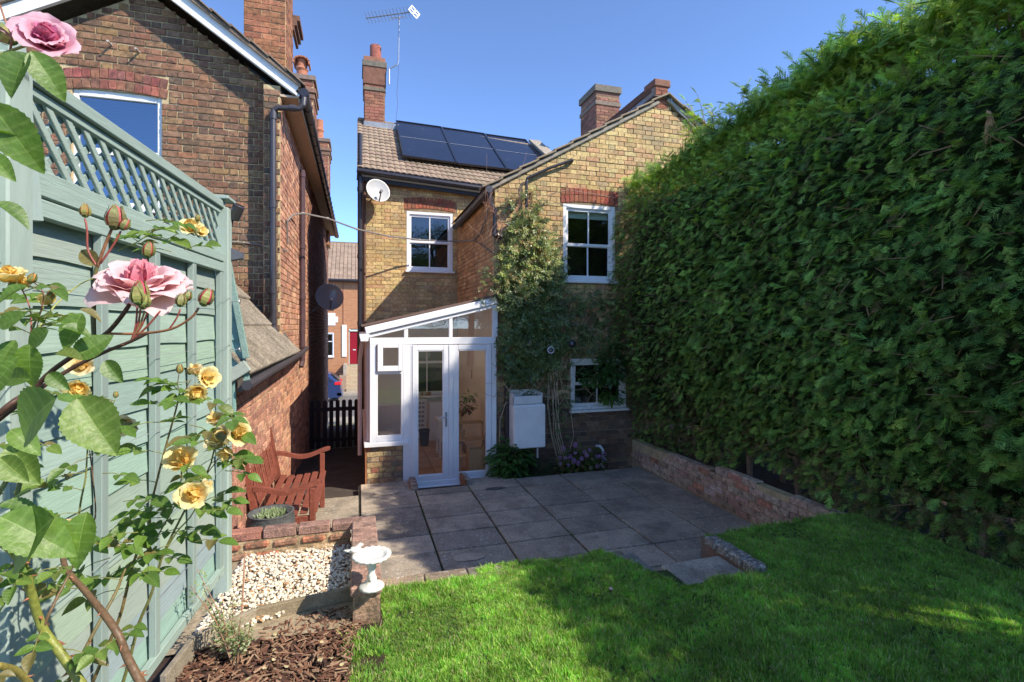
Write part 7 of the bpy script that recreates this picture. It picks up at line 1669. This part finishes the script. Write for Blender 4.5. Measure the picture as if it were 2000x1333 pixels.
mb = MB(); panel(mb, (-14, OY, -4.3), UX, 28, lambda x: Z(548) + 4.3, 0, [(wx0 + 14, wx1 + 14, Z(697) + 4.3, Z(650) + 4.3), (dx0 + 14, dx1 + 14, Z(714) + 4.3, Z(643) + 4.3), (X4(630) + 14, X4(653) + 14, Z(604) + 4.3, Z(556) + 4.3)], .15, NF); mb.build('wall', M_['brick_far'], H4)
sash(H4, (wx0, OY, Z(697)), UX, NF, wx1 - wx0, Z(650) - Z(697), bars=0, meet=.65); sash(H4, (X4(630), OY, Z(604)), UX, NF, X4(653) - X4(630), Z(556) - Z(604), bars=0)
mb = MB(); mb.box(dx0 + .06, dx1, OY + .08, OY + .13, Z(712), Z(648), (.28, .012, .025), .01); dr = mb.build('door', M_['attr_gloss'], H4); mb = MB(); mb.box(dx0 + .25, dx1 - .15, OY + .06, OY + .08, Z(685), Z(683), (.6, .6, .6)); mb.build('letter_plate', M_['attr'], dr)
mb = MB(); mb.box(dx0, dx0 + .06, OY + .02, OY + .14, Z(712), Z(643), (.45, .42, .36)); mb.box(dx0, dx1, OY + .02, OY + .14, Z(648), Z(645.5), (.45, .42, .36)); mb.build('door_frame', M_['attr'], H4)
mb = MB(); mb.box(dx0 + .08, dx1, OY + .12, OY + .15, Z(645), Z(643), (.05, .05, .06)); mb.build('fanlight', M_['attr'], H4)
mb = MB(); mb.box(X4(668), X4(677), OY - .06, OY, Z(697), Z(635), (.78, .78, .78)); mb.build('rendered_panel', M_['attr'], H4)
mb = MB(); mb.box(X4(636), X4(655), OY - .03, OY, Z(636), Z(612), (.8, .8, .8)); mb.box(X4(655), X4(660), OY - .031, OY, Z(630), Z(619), (.8, .8, .8)); mb.build('whitewash_patch', M_['attr'], H4)
mb = MB(); mb.box(X4(669.5), X4(670.8), OY - .02, OY, Z(634), Z(550), (.2, .08, .05)); mb.build('party_line', M_['attr'], H4)
mb = MB(); mb.tube([(-14, OY - .3, Z(545)), (14, OY - .3, Z(545) - .25)], .09, 8); mb.build('gutter', M_['blackpipe'], H4)
rz0 = Z(547); rY = OY + 3.6; rz1 = onY(670, 475, rY).z
mb = MB(); mb.add([(-14, OY - .25, rz0), (14, OY - .25, rz0), (14, rY, rz1), (-14, rY, rz1)], [(0, 1, 2, 3)], (.24, .17, .12)); mb.add([(-14, rY, rz1), (14, rY, rz1), (14, rY + 4, rz0), (-14, rY + 4, rz0)], [(0, 1, 2, 3)], (.24, .17, .12)); rf = mb.build('roof', M_['attr_rough'], H4)
a0 = Vector((0, OY - .25, rz0)); a1 = Vector((0, rY, rz1)); mb = MB()
for r in range(16):
    for c_ in range(16):
        p = a0.lerp(a1, (r + .02) / 16); x = -2.7 + c_ * .24; s = (a1 - a0).normalized(); n_ = Vector((0, -s.z, s.y)); q = R.uniform(.85, 1.15)
        mb.obox(Vector((x, p.y, p.z)) + s * .16 + n_ * .03, UX, s, n_, .215, .33, .035, (.30 * q, .215 * q, .155 * q))
o = mb.build('roof_tiles', M_['attr_rough'], rf); o['kind'] = 'stuff'
mb = MB(); mb.bar((-14, rY, rz1), (14, rY, rz1), .25, .12, col=(.24, .19, .14)); mb.build('ridge', M_['attr_rough'], H4)
for k in range(7): mb = MB(); z = lerp(-3.85, Z(713), (k + 1) / 7); mb.box(dx0 - .1, dx1 + .5, OY - 2.0 + k * .28, OY, -4, z, (.40 + .02 * (k % 2), .33, .23)); mb.build('step', M_['attr_rough'], H4)
mb = MB(); mb.box(X4(665), dx0 - .1, OY - 1.9, OY - .05, -4, -2.9, (.34, .24, .17)); mb.box(X4(672), dx0 - .1, OY - 1.7, OY - .05, -2.9, -2.3, (.38, .33, .27)); mb.build('front_wall', M_['attr_rough'], H4)
# parked car (rear quarter seen past the corner)
cz = -3.94; CY0 = 28.0
e = empty('parked_car', (-2.8, CY0, cz), 'dark blue hatchback parked in the street, with red tail lights', 'car')
x1c = onY(668.5, 750, CY0).x; BL = (.03, .055, .16)
Lc = 4.1
side = [(0, .32), (.05, .62), (.10, .95), (.22, 1.02), (.62, 1.42), (1.0, 1.50), (2.1, 1.48), (2.85, 1.05), (3.75, .88), (4.05, .6), (4.1, .3), (3.9, .2), (.1, .2)]
mb = MB(); rows = []
for (yy, ins, sc) in ((0, .12, .93), (.18, .0, 1), (1.55, .0, 1), (1.73, .12, .93)):
    rows.append([Vector((x1c - (a_ * (1 if True else 1)) - ins * (.25 if h < 1 else .7), CY0 + yy, cz + h * (sc if h > .9 else 1))) for a_, h in side])
vs = [p for r in rows for p in r]; n = len(side); mb.add(vs, [(i * n + j, i * n + (j + 1) % n, (i + 1) * n + (j + 1) % n, (i + 1) * n + j) for i in range(3) for j in range(n)] + [tuple(range(n)), tuple(range(3 * n, 4 * n))], BL); mb.build('body', mat('blue_car_paint', attr=True, rough=.25, n1=(3, .03), n2=(5, 0), bump=None, spec=.8, metal=.3), e)
mb = MB(); mb.prism([(x1c - .42, CY0 - .01, cz + 1.05), (x1c - .72, CY0 + .06, cz + 1.34), (x1c - 1.7, CY0 + .06, cz + 1.36), (x1c - 1.75, CY0 - .01, cz + 1.02)], (0, .02, 0), (.02, .025, .03)); mb.prism([(x1c - .18, CY0 + .2, cz + 1.06), (x1c - .18, CY0 + 1.5, cz + 1.06), (x1c - .55, CY0 + 1.45, cz + 1.40), (x1c - .55, CY0 + .25, cz + 1.40)], (.03, 0, .02), (.03, .035, .04)); mb.build('window', M_['attr_gloss'], e)
for s in (0, 1): mb = MB(); mb.box(x1c - .40, x1c - .06, CY0 - .02 + s * 1.5, CY0 + .26 + s * 1.5, cz + .84, cz + 1.0, (.75, .02, .03), .03); mb.build('tail_light', M_['attr_gloss'], e)
for x in (x1c - .75, x1c - 3.3):
    for y in (CY0 + .02, CY0 + 1.55):
        mb = MB(); mb.lathe((x, y, cz + .31), [(.2, .0), (.31, .0), (.31, .18), (.2, .18)], 20, (0, 1, 0), (.02, .02, .02)); w = mb.build('wheel', M_['attr'], e); mb = MB(); mb.lathe((x, y + .01, cz + .31), [(.001, 0), (.2, .0)], 14, (0, 1, 0), (.4, .41, .43)); mb.build('rim', M_['attr'], w)
mb = MB(); mb.box(x1c - .3, x1c + .03, CY0 + .0, CY0 + 1.72, cz + .25, cz + .48, (.10, .12, .2), .04); mb.build('bumper', M_['attr_gloss'], e)
